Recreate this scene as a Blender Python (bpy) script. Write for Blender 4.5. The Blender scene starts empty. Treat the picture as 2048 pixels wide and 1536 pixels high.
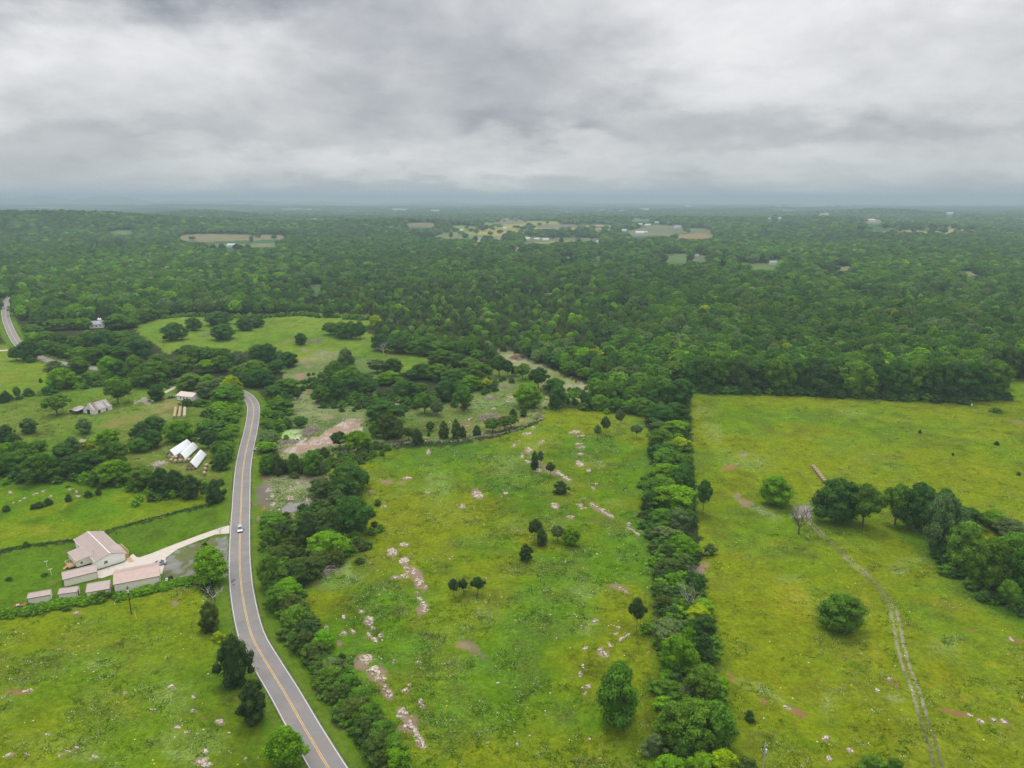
import bpy, math, random, time
import numpy as np
from mathutils import Vector, Matrix
C = bpy.context.scene.collection
SC = bpy.context.scene
R = math.radians
# ---------------------------------------------------------------- camera
H = 120.0; FOC = 1470.0; HY = 398.0
PITCH = math.atan((768 - HY) / FOC)
SKYB = [(150, 40, 440, 80, -.56), (560, 20, 300, 50, -.2), (420, 140, 230, 80, .30), (40, 200, 120, 60, .2), (60, 170, 200, 50, .10), (1010, 170, 330, 110, -.30), (1040, 260, 200, 40, -.22),
        (1420, 110, 330, 130, .34), (1900, 60, 260, 70, .22), (1950, 230, 200, 60, .05), (1500, 270, 360, 34, -.22), (1900, 130, 240, 40, -.10), (700, 330, 330, 30, .16),
        (150, 330, 260, 26, -.08), (380, 290, 260, 24, -.16), (1000, 350, 300, 14, .12), (1750, 290, 420, 22, -.12), (1100, 380, 1900, 22, -.14), (1150, 300, 120, 20, .16),
        (620, 60, 260, 60, -.02)]
CLEAR = [(193, 643, 17)]
HOUSES = [(1549, 529, 20, 1), (1054, 479, 12, 0), (1074, 479, 10, 0), (1092, 481, 12, 0), (1147, 465, 9, 0), (1197, 484, 9, 0), (1197, 455, 14, 2), (1218, 455, 8, 0), (1249, 462, 10, 0), (1279, 468, 16, 0), (1291, 465, 8, 0), (1314, 450, 9, 0), (1296, 452, 11, 0), (1281, 452, 8, 0),
          (1441, 523, 9, 0), (1452, 524, 7, 0), (1391, 513, 12, 1), (1539, 439, 9, 0), (1559, 438, 9, 0), (1744, 443, 13, 0), (1751, 455, 7, 0), (1764, 454, 6, 0), (1899, 433, 12, 0), (1899, 455, 6, 0), (922, 455, 9, 0), (462, 493, 16, 0), (644, 556, 6, 0), (285, 491, 5, 0), (956, 478, 10, 1), (1000, 478, 10, 1), (1355, 456, 14, 1), (1010, 461, 8, 0)]
for (x, y, w, k) in HOUSES: CLEAR.append((x, y, w * .75 + 2))
WARE = [(1618, 412.2, 72), (1666, 412.0, 7), (1691, 411.6, 28), (1720, 411.2, 5), (1833, 410.2, 76), (1379, 414.6, 10), (1557, 412.6, 10), (1196, 411.5, 4), (220, 411.5, 4), (619, 420.5, 5), (870, 423.5, 16), (800, 420, 30), (1290, 419.5, 16)]
HAZE = 1.45e-4; DENOISE = True
cp, sp = math.cos(PITCH), math.sin(PITCH)
cam_d = bpy.data.cameras.new("camera"); cam = bpy.data.objects.new("camera", cam_d); C.objects.link(cam)
cam.location = (0, 0, H); cam.rotation_euler = (math.pi / 2 - PITCH, 0, 0)
cam_d.sensor_width = 36; cam_d.lens = FOC / 2048 * 36; cam_d.clip_start = 1; cam_d.clip_end = 80000
SC.camera = cam
# ---------------------------------------------------------------- light
SUN_EL, SUN_AZ = R(66), R(-12)          # azimuth from +Y towards +X
SKY_STR = 1.0
sun_d = bpy.data.lights.new("sun", 'SUN'); sun_d.energy = 1.5; sun_d.angle = R(13); sun_d.color = (1, .97, .92)
sun = bpy.data.objects.new("sun", sun_d); C.objects.link(sun)
sdir = Vector((math.sin(SUN_AZ) * math.cos(SUN_EL), math.cos(SUN_AZ) * math.cos(SUN_EL), math.sin(SUN_EL)))
sun.rotation_euler = sdir.to_track_quat('Z', 'Y').to_euler()
SC.view_settings.view_transform = 'Standard'; SC.view_settings.look = 'None'
SC.view_settings.gamma = 1; SC.view_settings.exposure = 0.12
cy = SC.cycles
cy.max_bounces = 5; cy.diffuse_bounces = 3; cy.glossy_bounces = 2; cy.transmission_bounces = 3; cy.transparent_max_bounces = 6
cy.volume_bounces = 1; cy.use_denoising = DENOISE; cy.caustics_reflective = False; cy.caustics_refractive = False
try: cy.denoiser = 'OPENIMAGEDENOISE'; cy.denoising_prefilter = 'NONE'; cy.denoising_input_passes = 'RGB_ALBEDO_NORMAL'
except Exception: pass

class NT:
    """short helper for shader node trees"""
    def __init__(s, tree): s.t = tree; s.n = tree.nodes; s.l = tree.links
    def node(s, typ, **kw):
        nd = s.n.new(typ)
        for k, v in kw.items(): setattr(nd, k, v)
        return nd
    def put(s, sock, v):
        if hasattr(v, 'is_output') or isinstance(v, bpy.types.NodeSocket): s.l.new(v, sock)
        else: sock.default_value = v
    def m(s, op, a, b=None, c=None, clamp=False):
        nd = s.node('ShaderNodeMath', operation=op, use_clamp=clamp)
        s.put(nd.inputs[0], a)
        if b is not None: s.put(nd.inputs[1], b)
        if c is not None: s.put(nd.inputs[2], c)
        return nd.outputs[0]
    def mix(s, f, a, b, blend='MIX'):
        nd = s.node('ShaderNodeMix', data_type='RGBA', blend_type=blend)
        s.put(nd.inputs[0], f); s.put(nd.inputs[6], a); s.put(nd.inputs[7], b)
        return nd.outputs[2]
    def noise(s, vec, scale, detail=4, rough=.55, lac=2.0, dist=0):
        nd = s.node('ShaderNodeTexNoise'); s.put(nd.inputs['Scale'], scale); nd.inputs['Detail'].default_value = detail
        nd.inputs['Roughness'].default_value = rough; nd.inputs['Lacunarity'].default_value = lac; nd.inputs['Distortion'].default_value = dist
        if vec is not None: s.l.new(vec, nd.inputs['Vector'])
        return nd.outputs[0]
    def ramp(s, f, a, b, lo=0., hi=1.):
        nd = s.node('ShaderNodeMapRange'); s.put(nd.inputs[0], f); nd.inputs[1].default_value = a; nd.inputs[2].default_value = b
        nd.inputs[3].default_value = lo; nd.inputs[4].default_value = hi; return nd.outputs[0]
    def rgb(s, c): return (c[0], c[1], c[2], 1.0)

# ---------------------------------------------------------------- overcast sky (world)
W = bpy.data.worlds.new("World"); SC.world = W; W.use_nodes = True
nt = NT(W.node_tree); W.node_tree.nodes.clear()
wo = nt.node('ShaderNodeOutputWorld'); bg = nt.node('ShaderNodeBackground'); nt.l.new(bg.outputs[0], wo.inputs[0])
tc = nt.node('ShaderNodeTexCoord'); sep = nt.node('ShaderNodeSeparateXYZ'); nt.l.new(tc.outputs['Generated'], sep.inputs[0])
dx, dy, dz = sep.outputs
zz = nt.m('ADD', nt.m('MAXIMUM', dz, 0.0), 0.17)
cmb = nt.node('ShaderNodeCombineXYZ')
nt.l.new(nt.m('DIVIDE', dx, zz), cmb.inputs[0]); nt.l.new(nt.m('DIVIDE', dy, zz), cmb.inputs[1]); cmb.inputs[2].default_value = 3.7
cv = cmb.outputs[0]
n1 = nt.noise(cv, .60, 4, .5, dist=.8); 
az = nt.m('MULTIPLY', nt.m('ARCTAN2', dx, dy), 57.2958)
el = nt.m('MULTIPLY', nt.m('ARCSINE', dz), 57.2958)
cb2 = nt.node('ShaderNodeCombineXYZ'); nt.l.new(nt.m('MULTIPLY', dx, 4.2), cb2.inputs[0]); nt.l.new(nt.m('MULTIPLY', dy, 4.2), cb2.inputs[1]); nt.l.new(nt.m('MULTIPLY', nt.m('POWER', nt.m('MAXIMUM', dz, 0.0), .75), 8.0), cb2.inputs[2]); c2 = cb2.outputs[0]
n2 = nt.noise(c2, 1.15, 6, .58, dist=.55); n3 = nt.noise(c2, 3.4, 7, .62, dist=.35)
w1 = nt.m('SUBTRACT', nt.noise(c2, 1.9, 4), .5); w2 = nt.m('SUBTRACT', nt.noise(c2, 2.3, 4), .5)
azw = nt.m('ADD', az, nt.m('MULTIPLY', w1, 22.0)); elw = nt.m('ADD', el, nt.m('MULTIPLY', w2, 7.0))
base = nt.m('ADD', nt.m('MULTIPLY', nt.m('SUBTRACT', n1, .5), .42), nt.m('ADD', nt.m('MULTIPLY', nt.m('SUBTRACT', n2, .5), .62), nt.m('MULTIPLY', nt.m('SUBTRACT', n3, .5), .28)))
# big cloud masses: photo x, y, half width, half height (photo px), strength
for (px, py, a, b, s_) in SKYB:
    A = math.degrees(math.atan((px - 1024) / (FOC * 1.0))); E_ = math.degrees(math.atan((HY - py) / FOC)) 
    A = A; sa = a * .0375; se = b * .038
    q = nt.m('ADD', nt.m('POWER', nt.m('DIVIDE', nt.m('SUBTRACT', azw, A), sa), 2.0), nt.m('POWER', nt.m('DIVIDE', nt.m('SUBTRACT', elw, E_), se), 2.0))
    base = nt.m('ADD', base, nt.m('MULTIPLY', nt.m('EXPONENT', nt.m('MULTIPLY', q, -1.0)), s_))
lum = nt.m('ADD', .62, nt.m('MULTIPLY', base, .62))
lum = nt.m('MAXIMUM', lum, .12)
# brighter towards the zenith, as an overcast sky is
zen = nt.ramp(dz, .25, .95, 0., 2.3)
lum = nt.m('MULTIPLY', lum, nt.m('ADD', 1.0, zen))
tintf = nt.ramp(lum, .25, .7)
ccol = nt.mix(tintf, nt.rgb((.93, .97, 1.06)), nt.rgb((1.0, 1.0, 1.0)))
vm = nt.node('ShaderNodeVectorMath', operation='SCALE'); nt.l.new(ccol, vm.inputs[0]); nt.l.new(lum, vm.inputs['Scale'])
sky = nt.node('ShaderNodeTexSky', sky_type='NISHITA', sun_disc=False); sky.sun_elevation = SUN_EL; sky.sun_rotation = SUN_AZ
sk = nt.node('ShaderNodeVectorMath', operation='SCALE'); nt.l.new(sky.outputs[0], sk.inputs[0]); sk.inputs['Scale'].default_value = .10
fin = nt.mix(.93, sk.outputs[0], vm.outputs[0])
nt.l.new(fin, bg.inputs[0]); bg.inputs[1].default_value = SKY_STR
W.cycles.sampling_method = 'MANUAL'; W.cycles.sample_map_resolution = 512

# ---------------------------------------------------------------- photo <-> ground
def U(px, py, z=0.0):
    u = px - 1024; v = py - 768
    k = (H - z) / (v * cp + FOC * sp)
    return np.array([u * k, (FOC * cp - v * sp) * k, z])
def proj(x, y, z):
    x = np.asarray(x, float); y = np.asarray(y, float); q = H - np.asarray(z, float)
    fw = y * cp + q * sp; dn = q * cp - y * sp
    fw = np.where(fw > 1, fw, 1)
    return 1024 + FOC * x / fw, 768 + FOC * dn / fw
def mpx(py): return H / ((py - 768) * cp + FOC * sp)      # metres per photo pixel, sideways, on the ground
class Fr:
    """a crop of the photo: its own coordinates -> photo coordinates"""
    def __init__(s, ox, oy, k): s.ox, s.oy, s.k = ox, oy, k
    def __call__(s, x, y): return s.ox + x / s.k, s.oy + y / s.k
F1 = Fr(0, 600, 5.12); F2 = Fr(0, 800, 5.12); F3 = Fr(300, 600, 5.12); F4 = Fr(480, 820, 5.12); F5 = Fr(700, 660, 5.12)
F6 = Fr(1000, 660, 5.12); F7 = Fr(1240, 940, 5.12); F8 = Fr(1160, 1236, 5.12); G3 = Fr(360, 1100, 3.522); G2 = Fr(0, 920, 3.657)
G6 = Fr(600, 1100, 3.84); G7 = Fr(1480, 700, 2.56); G8 = Fr(1560, 1150, 3.98); G9 = Fr(480, 680, 2.695); GB = Fr(120, 740, 5.689); GH = Fr(30, 1040, 6.4)
GA = Fr(0, 560, 2.926); GL = Fr(0, 1200, 3.657); G5 = Fr(1180, 700, 3.413); G1 = Fr(1150, 1100, 3.523); PX = Fr(0, 0, 1)

# ---------------------------------------------------------------- numpy noise
def vnoise(x, y, s, seed=0):
    x = np.asarray(x) / s + 1000.3 + seed * 17.13; y = np.asarray(y) / s + 1000.7 + seed * 9.71
    xi = np.floor(x).astype(np.int64); yi = np.floor(y).astype(np.int64); fx = x - xi; fy = y - yi
    fx = fx * fx * (3 - 2 * fx); fy = fy * fy * (3 - 2 * fy)
    def h(a, b):
        n = (a * 374761393 + b * 668265263 + seed * 1274126177) & 0x7fffffff
        n = ((n ^ (n >> 13)) * 1274126177) & 0x7fffffff
        n = ((n ^ (n >> 16)) * 668265263) & 0x7fffffff
        return ((n ^ (n >> 15)) & 0xffff) / 65535.0
    a = h(xi, yi); b = h(xi + 1, yi); c = h(xi, yi + 1); d = h(xi + 1, yi + 1)
    return (a * (1 - fx) + b * fx) * (1 - fy) + (c * (1 - fx) + d * fx) * fy
def fbm(x, y, s, o=4, seed=0):
    t = 0; w = 1.; tw = 0
    for i in range(o):
        t = t + w * vnoise(x, y, s / 2 ** i, seed + i * 7); tw += w; w *= .55
    return t / tw
def sm(x, a, b):
    t = np.clip((x - a) / (b - a), 0, 1); return t * t * (3 - 2 * t)
def inpoly(px, py, poly):
    px = np.asarray(px); py = np.asarray(py); r = np.zeros(px.shape, bool); n = len(poly); j = n - 1
    for i in range(n):
        xi, yi = poly[i]; xj, yj = poly[j]
        if yi != yj:
            r ^= ((yi > py) != (yj > py)) & (px < (xj - xi) * (py - yi) / (yj - yi) + xi)
        j = i
    return r
def polydist(px, py, pts):
    """distance from points to a polyline"""
    best = np.full(np.shape(px), 1e9)
    for (ax, ay), (bx, by) in zip(pts[:-1], pts[1:]):
        ex, ey = bx - ax, by - ay; L = ex * ex + ey * ey + 1e-9
        t = np.clip(((px - ax) * ex + (py - ay) * ey) / L, 0, 1)
        best = np.minimum(best, np.hypot(px - ax - t * ex, py - ay - t * ey))
    return best
def smooth(pts, step=3.0):
    """Catmull-Rom through world points"""
    P = [np.array(p[:2], float) for p in pts]; P = [2 * P[0] - P[1]] + P + [2 * P[-1] - P[-2]]; out = []
    for i in range(1, len(P) - 2):
        a, b, c, d = P[i - 1:i + 3]; n = max(2, int(np.linalg.norm(c - b) / step))
        for k in range(n):
            t = k / n
            out.append(.5 * ((2 * b) + (c - a) * t + (2 * a - 5 * b + 4 * c - d) * t * t + (3 * b - 3 * c + d - a) * t ** 3))
    out.append(P[-2]); return [tuple(p) for p in out]

# ---------------------------------------------------------------- terrain height
HILLS = [  # photo x of the crest, crest row (ground), distance, half width m, half depth m
    (60, 445, 2500, 420, 330), (330, 448, 2700, 420, 320), (560, 455, 3000, 400, 350), (-300, 440, 2500, 600, 400),
    (430, 424, 4400, 330, 350), (1060, 437, 3500, 520, 260), (820, 444, 2900, 380, 230), (1330, 441, 3700, 420, 260),
    (1740, 421, 5400, 420, 400), (1560, 437, 3900, 560, 300), (1980, 434, 4300, 620, 330), (1700, 452, 2700, 420, 260),
    (50, 394, 17000, 1600, 2000), (110, 391, 16500, 500, 1500), (240, 392, 16500, 700, 1500), (380, 402, 17000, 900, 1500), (520, 401, 17000, 900, 1500),
    (-500, 392, 16000, 4500, 2500), (650, 404, 17500, 1100, 1500), (860, 404, 18000, 1500, 1500), (1150, 404.5, 19000, 2500, 1500), (300, 410, 10500, 2600, 900)]
CURV = 1.45e7
def terrain(x, y):
    x = np.asarray(x, float); y = np.asarray(y, float); z = np.zeros(np.broadcast(x, y).shape)
    for (hx, hy, d, sx, sy) in HILLS:
        cx = (hx - 1024) / FOC * d * 1.0; ang = (hy - HY) / FOC
        hh = max(4, H - d * ang + d * d / CURV); 
        q = ((x - cx) / sx) ** 2 + ((y - d) / sy) ** 2
        z = np.maximum(z, hh * np.exp(-q)) if d > 9000 else z + hh * .9 * np.exp(-q)
    far = sm(y, 900, 2600)
    z = z + far * (fbm(x, y, 760, 3, 5) - .45) * 32 * (1 + sm(y, 4000, 12000))
    return z * sm(y, 850, 1500) - (x * x + y * y) / CURV * (y > 0)     # the earth's own curve
# ================================================================ helpers for objects
def tag(o, label=None, cat=None, group=None, kind=None):
    if label: o['label'] = label
    if cat: o['category'] = cat
    if group: o['group'] = group
    if kind: o['kind'] = kind
    return o
def empty(name, loc, rz=0, sc=None):
    o = bpy.data.objects.new(name, None); C.objects.link(o); o.location = loc; o.rotation_euler = (0, 0, rz)
    o.empty_display_size = .5
    if sc: o.scale = sc
    return o
class MB:
    """collects vertices and faces; build() links them as one mesh object"""
    def __init__(s): s.v = []; s.f = []; s.mi = []; s.c = 0
    def add(s, vs, fs, mi=0):
        b = len(s.v); s.v += [tuple(map(float, p)) for p in vs]; s.f += [tuple(b + i for i in f) for f in fs]; s.mi += [mi] * len(fs)
    def box(s, x0, x1, y0, y1, z0, z1, mi=0, M=None):
        vs = [(x, y, z) for z in (z0, z1) for y in (y0, y1) for x in (x0, x1)]
        if M is not None: vs = [tuple(M @ Vector(p)) for p in vs]
        s.add(vs, [(0, 2, 3, 1), (4, 5, 7, 6), (0, 1, 5, 4), (2, 6, 7, 3), (0, 4, 6, 2), (1, 3, 7, 5)], mi)
    def poly(s, pts, mi=0): s.add(pts, [tuple(range(len(pts)))], mi)
    def prism(s, pts, z0, z1, mi=0):
        n = len(pts); vs = [(p[0], p[1], z0) for p in pts] + [(p[0], p[1], z1) for p in pts]
        fs = [tuple(range(n))[::-1], tuple(range(n, 2 * n))] + [(i, (i + 1) % n, n + (i + 1) % n, n + i) for i in range(n)]
        s.add(vs, fs, mi)
    def tube(s, pts, rad, n=6, mi=0, cap=True):
        b = len(s.v); pts = [Vector(p) for p in pts]
        for i, p in enumerate(pts):
            d = (pts[min(i + 1, len(pts) - 1)] - pts[max(i - 1, 0)]).normalized()
            a = d.orthogonal().normalized(); c = d.cross(a); r = rad[i] if hasattr(rad, '__len__') else rad
            for k in range(n):
                t = 2 * math.pi * k / n; s.v.append(tuple(p + a * math.cos(t) * r + c * math.sin(t) * r))
        for i in range(len(pts) - 1):
            for k in range(n):
                s.f.append((b + i * n + k, b + i * n + (k + 1) % n, b + (i + 1) * n + (k + 1) % n, b + (i + 1) * n + k)); s.mi.append(mi)
        if cap:
            s.f.append(tuple(b + k for k in range(n))[::-1]); s.mi.append(mi)
            e = b + (len(pts) - 1) * n; s.f.append(tuple(e + k for k in range(n))); s.mi.append(mi)
    def mesh(s, name, mats):
        me = bpy.data.meshes.new(name); me.from_pydata(s.v, [], s.f)
        for m in (mats if isinstance(mats, (list, tuple)) else [mats]): me.materials.append(m)
        if any(s.mi): me.polygons.foreach_set('material_index', s.mi)
        me.update(); return me
    def build(s, name, mats, parent=None, smooth_=False):
        o = bpy.data.objects.new(name, s.mesh(name, mats)); C.objects.link(o)
        if smooth_: o.data.shade_smooth()
        if parent is not None: o.parent = parent
        return o
def npmesh(name, V, F, mats, attrs=()):
    """V (n,3), F (m,k) all the same size"""
    me = bpy.data.meshes.new(name); V = np.asarray(V, np.float32); F = np.asarray(F, np.int32); k = F.shape[1]
    me.vertices.add(len(V)); me.vertices.foreach_set('co', V.ravel())
    me.loops.add(F.size); me.loops.foreach_set('vertex_index', F.ravel())
    me.polygons.add(len(F)); me.polygons.foreach_set('loop_start', np.arange(0, F.size, k, dtype=np.int32))
    for nm, typ, dom, data in attrs:
        a = me.attributes.new(nm, typ, dom)
        a.data.foreach_set({'FLOAT': 'value', 'INT': 'value', 'FLOAT_VECTOR': 'vector', 'FLOAT_COLOR': 'color'}[typ], np.asarray(data, np.int32 if typ == 'INT' else np.float32).ravel())
    for m in (mats if isinstance(mats, (list, tuple)) else [mats]): me.materials.append(m)
    me.update(calc_edges=True); me.validate(); return me
# ---------------------------------------------------------------- plain materials
MATS = {}
def mat(name, col, rough=.7, var=.12, scale=1.5, metal=0., spec=.3, bump=0., streak=None):
    if name in MATS: return MATS[name]
    m = bpy.data.materials.new(name); m.use_nodes = True; n = NT(m.node_tree); b = m.node_tree.nodes['Principled BSDF']
    tcn = n.node('ShaderNodeTexCoord'); vec = tcn.outputs['Object']
    if streak:
        mp = n.node('ShaderNodeMapping'); mp.inputs['Scale'].default_value = streak; n.l.new(vec, mp.inputs[0]); vec = mp.outputs[0]
    f = n.noise(vec, scale, 5, .65)
    lo = tuple(c * (1 - var * 1.6) for c in col); hi = tuple(min(1, c * (1 + var)) for c in col)
    c = n.mix(n.ramp(f, .3, .7), n.rgb(lo), n.rgb(hi)); n.l.new(c, b.inputs['Base Color'])
    b.inputs['Roughness'].default_value = rough; b.inputs['Metallic'].default_value = metal; b.inputs['Specular IOR Level'].default_value = spec
    if bump:
        bp = n.node('ShaderNodeBump'); bp.inputs['Strength'].default_value = bump; bp.inputs['Distance'].default_value = .05
        n.l.new(n.noise(vec, scale * 6, 3), bp.inputs['Height']); n.l.new(bp.outputs[0], b.inputs['Normal'])
    MATS[name] = m; return m

# ================================================================ the lie of the land
ROAD_PX = [(697, 1600), (656.7, 1536), (610, 1458), (570, 1387), (530, 1321), (502, 1267.5), (485.5, 1194), (480.3, 1142), (479.3, 1100), (480.7, 1043),
           (482.3, 1010), (483.3, 981), (486, 940), (492, 902), (500.2, 867.6), (505.8, 836), (507, 815), (500.5, 799), (488, 787.5), (465, 778), (430, 771), (385, 764.5), (341, 758), (262, 748),
           (188, 736.5), (130, 727.5), (86, 718), (56, 702), (35, 686), (20.5, 660), (12, 636), (11, 618), (15, 602), (26, 586), (40, 572)]
ROAD = smooth([U(*p) for p in ROAD_PX], 4.0)
TRACK_PX = [(1600, 1020), (1620.6, 1043.7), (1663.6, 1086.7), (1710.5, 1129.7), (1749.5, 1164.8), (1773, 1195), (1787, 1222), (1798, 1275), (1806, 1311), (1817, 1347), (1833, 1384), (1846, 1434), (1861, 1477), (1874, 1527), (1888, 1600)]
TRACK = smooth([U(*p) for p in TRACK_PX], 3.0)
DIRT_PX = [(706, 905), (745, 883), (797, 880), (876, 874), (954, 868), (1012, 855), (1042, 842), (1081, 818), (1094, 800), (1098, 780), (1080, 765)]
DIRT = smooth([U(*p) for p in DIRT_PX], 3.0)
WALL_PX = [(730, 893), (760, 891), (797.7, 888.5), (856, 883.5), (915, 883), (954, 875.5), (993, 869.5), (1032, 861), (1060, 848), (1085, 838)]
FENCE_PX = [(-260, 1150), (0, 1102), (49, 1092), (150, 1079), (213, 1062), (295, 1039), (413, 1009.5)]
FRONT = [(-900, 640), (0, 628), (22, 640), (150, 652), (270, 655), (300, 642), (380, 630), (440, 629), (520, 633), (600, 627), (690, 630), (740, 640), (748, 672), (752, 700), (800, 706),
         (860, 716), (960, 716), (1000, 708), (1040, 714), (1090, 737), (1180, 776), (1190, 812), (1270, 822), (1330, 800), (1375, 778), (1600, 786), (1900, 800), (1990, 797), (2002, 757), (2300, 752), (3200, 760)]
HEDGE_C = [tuple(U(*p)[:2]) for p in [(1350, 800), (1345, 900), (1340, 960), (1325, 1060), (1345, 1130), (1360, 1230), (1380, 1330), (1390, 1440), (1400, 1600)]]
HEDGE_R = [tuple(U(*p)[:2]) for p in [(1850, 1075), (1885, 1110), (1940, 1155), (1975, 1185), (2060, 1230)]]
def front_y(px): return np.interp(px, [p[0] for p in FRONT], [p[1] for p in FRONT])
FIELDS = [ # far openings in the woods: polygon (photo), colour
    ([(350, 474), (368, 469), (430, 467), (500, 469), (585, 470), (560, 479), (470, 482), (400, 484), (368, 481)], (.36, .33, .16)),
    ([(400, 489), (470, 488), (560, 486), (555, 494), (410, 495)], (.30, .33, .14)),
    ([(160, 489), (262, 487), (262, 493), (165, 494)], (.28, .33, .12)),
    ([(215, 461), (275, 460), (270, 467), (225, 469)], (.24, .30, .13)),
    ([(1349, 469), (1410, 466), (1441, 473), (1400, 478), (1355, 476)], (.42, .32, .15)),
    ([(1314, 449), (1352, 452), (1345, 472), (1310, 470), (1262, 474), (1255, 462)], (.30, .31, .17)),
    ([(1024, 494), (1048, 493), (1048, 503), (1024, 503)], (.50, .36, .24)),
    ([(1250, 436), (1303, 436), (1300, 442), (1256, 443)], (.22, .32, .14)),
    ([(995, 441), (1045, 440), (1050, 447), (1000, 449)], (.30, .30, .17)),
    ([(1065, 449), (1152, 448), (1150, 456), (1080, 457)], (.30, .29, .17)),
    ([(810, 446), (872, 445), (870, 454), (815, 455)], (.32, .30, .17)),
    ([(1462, 527), (1500, 525), (1552, 527), (1550, 538), (1475, 538)], (.20, .30, .10)),
    ([(1318, 508), (1378, 507), (1378, 527), (1330, 524)], (.20, .29, .11)),
    ([(1187, 512), (1204, 512), (1204, 522), (1187, 522)], (.20, .28, .11)),
    ([(1112, 514), (1148, 513), (1148, 520), (1114, 521)], (.26, .31, .13)),
    ([(1884, 545), (1920, 542), (1987, 544), (1975, 552), (1900, 552)], (.34, .37, .13)),
    ([(1639, 534), (1706, 532), (1704, 541), (1645, 541)], (.33, .34, .16)),
    ([(1705, 441), (1768, 439), (1762, 447), (1712, 447)], (.40, .36, .20)),
    ([(620, 569), (642, 568), (641, 583), (622, 585)], (.16, .22, .07)),
    ([(1382, 512), (1420, 511), (1418, 523), (1385, 524)], (.22, .27, .13)),
    ([(1290, 455), (1420, 457), (1425, 466), (1290, 465)], (.26, .28, .15)),
    ([(880, 470), (1010, 472), (1010, 476), (885, 476)], (.26, .28, .15)),
    ([(1050, 474), (1200, 476), (1198, 482), (1056, 482)], (.26, .28, .14)),
]
# places treeless inside the woods' front line: polygons of ground type
MOWN = [[(0, 1108), (49, 1097), (150, 1084), (213, 1066), (295, 1043), (413, 1013), (462, 990), (462, 1052), (456, 1066), (396, 1083), (332, 1118), (322, 1170), (230, 1188), (170, 1200), (60, 1212), (-120, 1240), (-300, 1300), (-300, 1170)]]
NFIELD = [(-300, 1155), (0, 1100), (150, 1078), (413, 1008), (452, 985), (440, 960), (350, 985), (250, 966), (160, 955), (60, 945), (-300, 930)]
BARNF = [(-300, 870), (-100, 800), (90, 785), (170, 755), (260, 745), (330, 752), (480, 800), (482, 900), (470, 958), (425, 962), (300, 945), (-300, 960)]
FARLEFT = [(-400, 690), (30, 690), (60, 710), (95, 735), (100, 780), (0, 800), (-400, 840)]
UPPER = [(265, 655), (300, 638), (380, 627), (520, 631), (600, 625), (745, 632), (750, 640), (720, 660), (860, 715), (850, 745), (700, 745), (600, 740), (560, 700), (330, 705), (310, 690)]
GLADE = [(560, 740), (640, 700), (760, 720), (740, 880), (720, 900), (560, 925), (548, 860), (590, 790)]
DIRTLOT = [(566, 903), (590, 888), (640, 870), (690, 838), (720, 838), (728, 862), (718, 880), (660, 893), (600, 905), (575, 908)]
EASTMID = [(740, 880), (770, 830), (930, 800), (960, 760), (1010, 720), (1090, 740), (1180, 778), (1150, 800), (1100, 820), (1060, 845), (960, 878), (750, 893)]
SWATH = [(995, 700), (1030, 706), (1080, 728), (1130, 752), (1190, 778), (1185, 800), (1140, 806), (1110, 790), (1098, 768), (1040, 735), (1005, 722)]
CENTER = [(600, 925), (740, 898), (900, 893), (1000, 872), (1070, 850), (1100, 815), (1290, 825), (1310, 1000), (1310, 1250), (1330, 1500), (1330, 1700), (760, 1700), (640, 1400), (600, 1160), (640, 1050)]
ROCKG = [(515, 950), (600, 945), (680, 960), (690, 1060), (640, 1110), (600, 1130), (565, 1100), (520, 1000)]
RIGHTF = [(1375, 775), (1600, 783), (2003, 800), (2003, 752), (2600, 745), (3600, 1000), (3600, 1800), (1450, 1800), (1430, 1400), (1400, 1100), (1385, 900)]
LOWLEFT = [(-600, 1290), (0, 1222), (230, 1192), (330, 1172), (400, 1170), (440, 1240), (470, 1330), (530, 1420), (600, 1560), (600, 1700), (-600, 1700)]
GRAVEL = [(332, 1117), (355, 1100), (398, 1083), (458, 1068), (460, 1150), (400, 1165), (336, 1168), (322, 1172), (326, 1148)]
LOT3 = [(270, 801), (287, 794), (305, 806), (298, 809), (284, 806), (268, 806)]
# soil patches and rock beds: frame, x, y, w, h, tilt deg (photo), type: s soil, r rock, w pale weeds, l lush, o orange flowers, y yellow grass, g grey gravel
BL = []
def bl(fr, lst):
    for t in lst:
        x, y = fr(t[0], t[1]); BL.append((x, y, t[2] / fr.k / 2, t[3] / fr.k / 2, t[4] if len(t) > 5 else 0, t[-1]))
ROCKS = []     # place name, list of (px, py, w, h, tilt)
def rk(place, fr, lst):
    ROCKS.append((place, [(fr(t[0], t[1]) + (t[2] / fr.k, t[3] / fr.k, t[4] if len(t) > 4 else 0)) for t in lst]))
rk("the centre pasture's left rocky line", G6, [(715, 20, 60, 60, 40), (800, 85, 90, 55), (825, 150, 60, 40, 20), (880, 160, 70, 60, 40), (805, 200, 70, 40), (730, 210, 60, 26), (922, 240, 80, 75, 40), (962, 288, 40, 36),
    (900, 330, 38, 20), (920, 376, 46, 28), (950, 425, 60, 60), (955, 460, 60, 40), (475, 475, 46, 26), (335, 515, 40, 40), (528, 545, 70, 70, 60), (560, 600, 36, 24), (535, 658, 60, 36, 30), (575, 690, 60, 36, 30), (620, 660, 40, 34)])
rk("the rocky line beside the hedge", G6, [(195, 605, 30, 50, 50), (338, 640, 36, 34), (405, 625, 50, 24, 30), (505, 840, 105, 75), (575, 930, 110, 80, 20), (620, 985, 90, 50, -10), (650, 1050, 50, 50), (690, 1105, 70, 55, 20),
    (840, 1035, 36, 34), (812, 1078, 56, 50), (925, 1165, 40, 46), (940, 1195, 36, 36), (790, 1260, 90, 90, 30), (830, 1340, 100, 60, 30), (885, 1385, 60, 60, 30), (925, 1455, 90, 80, 50), (950, 1510, 50, 50, 60), (722, 856, 18, 40, 10)])
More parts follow.
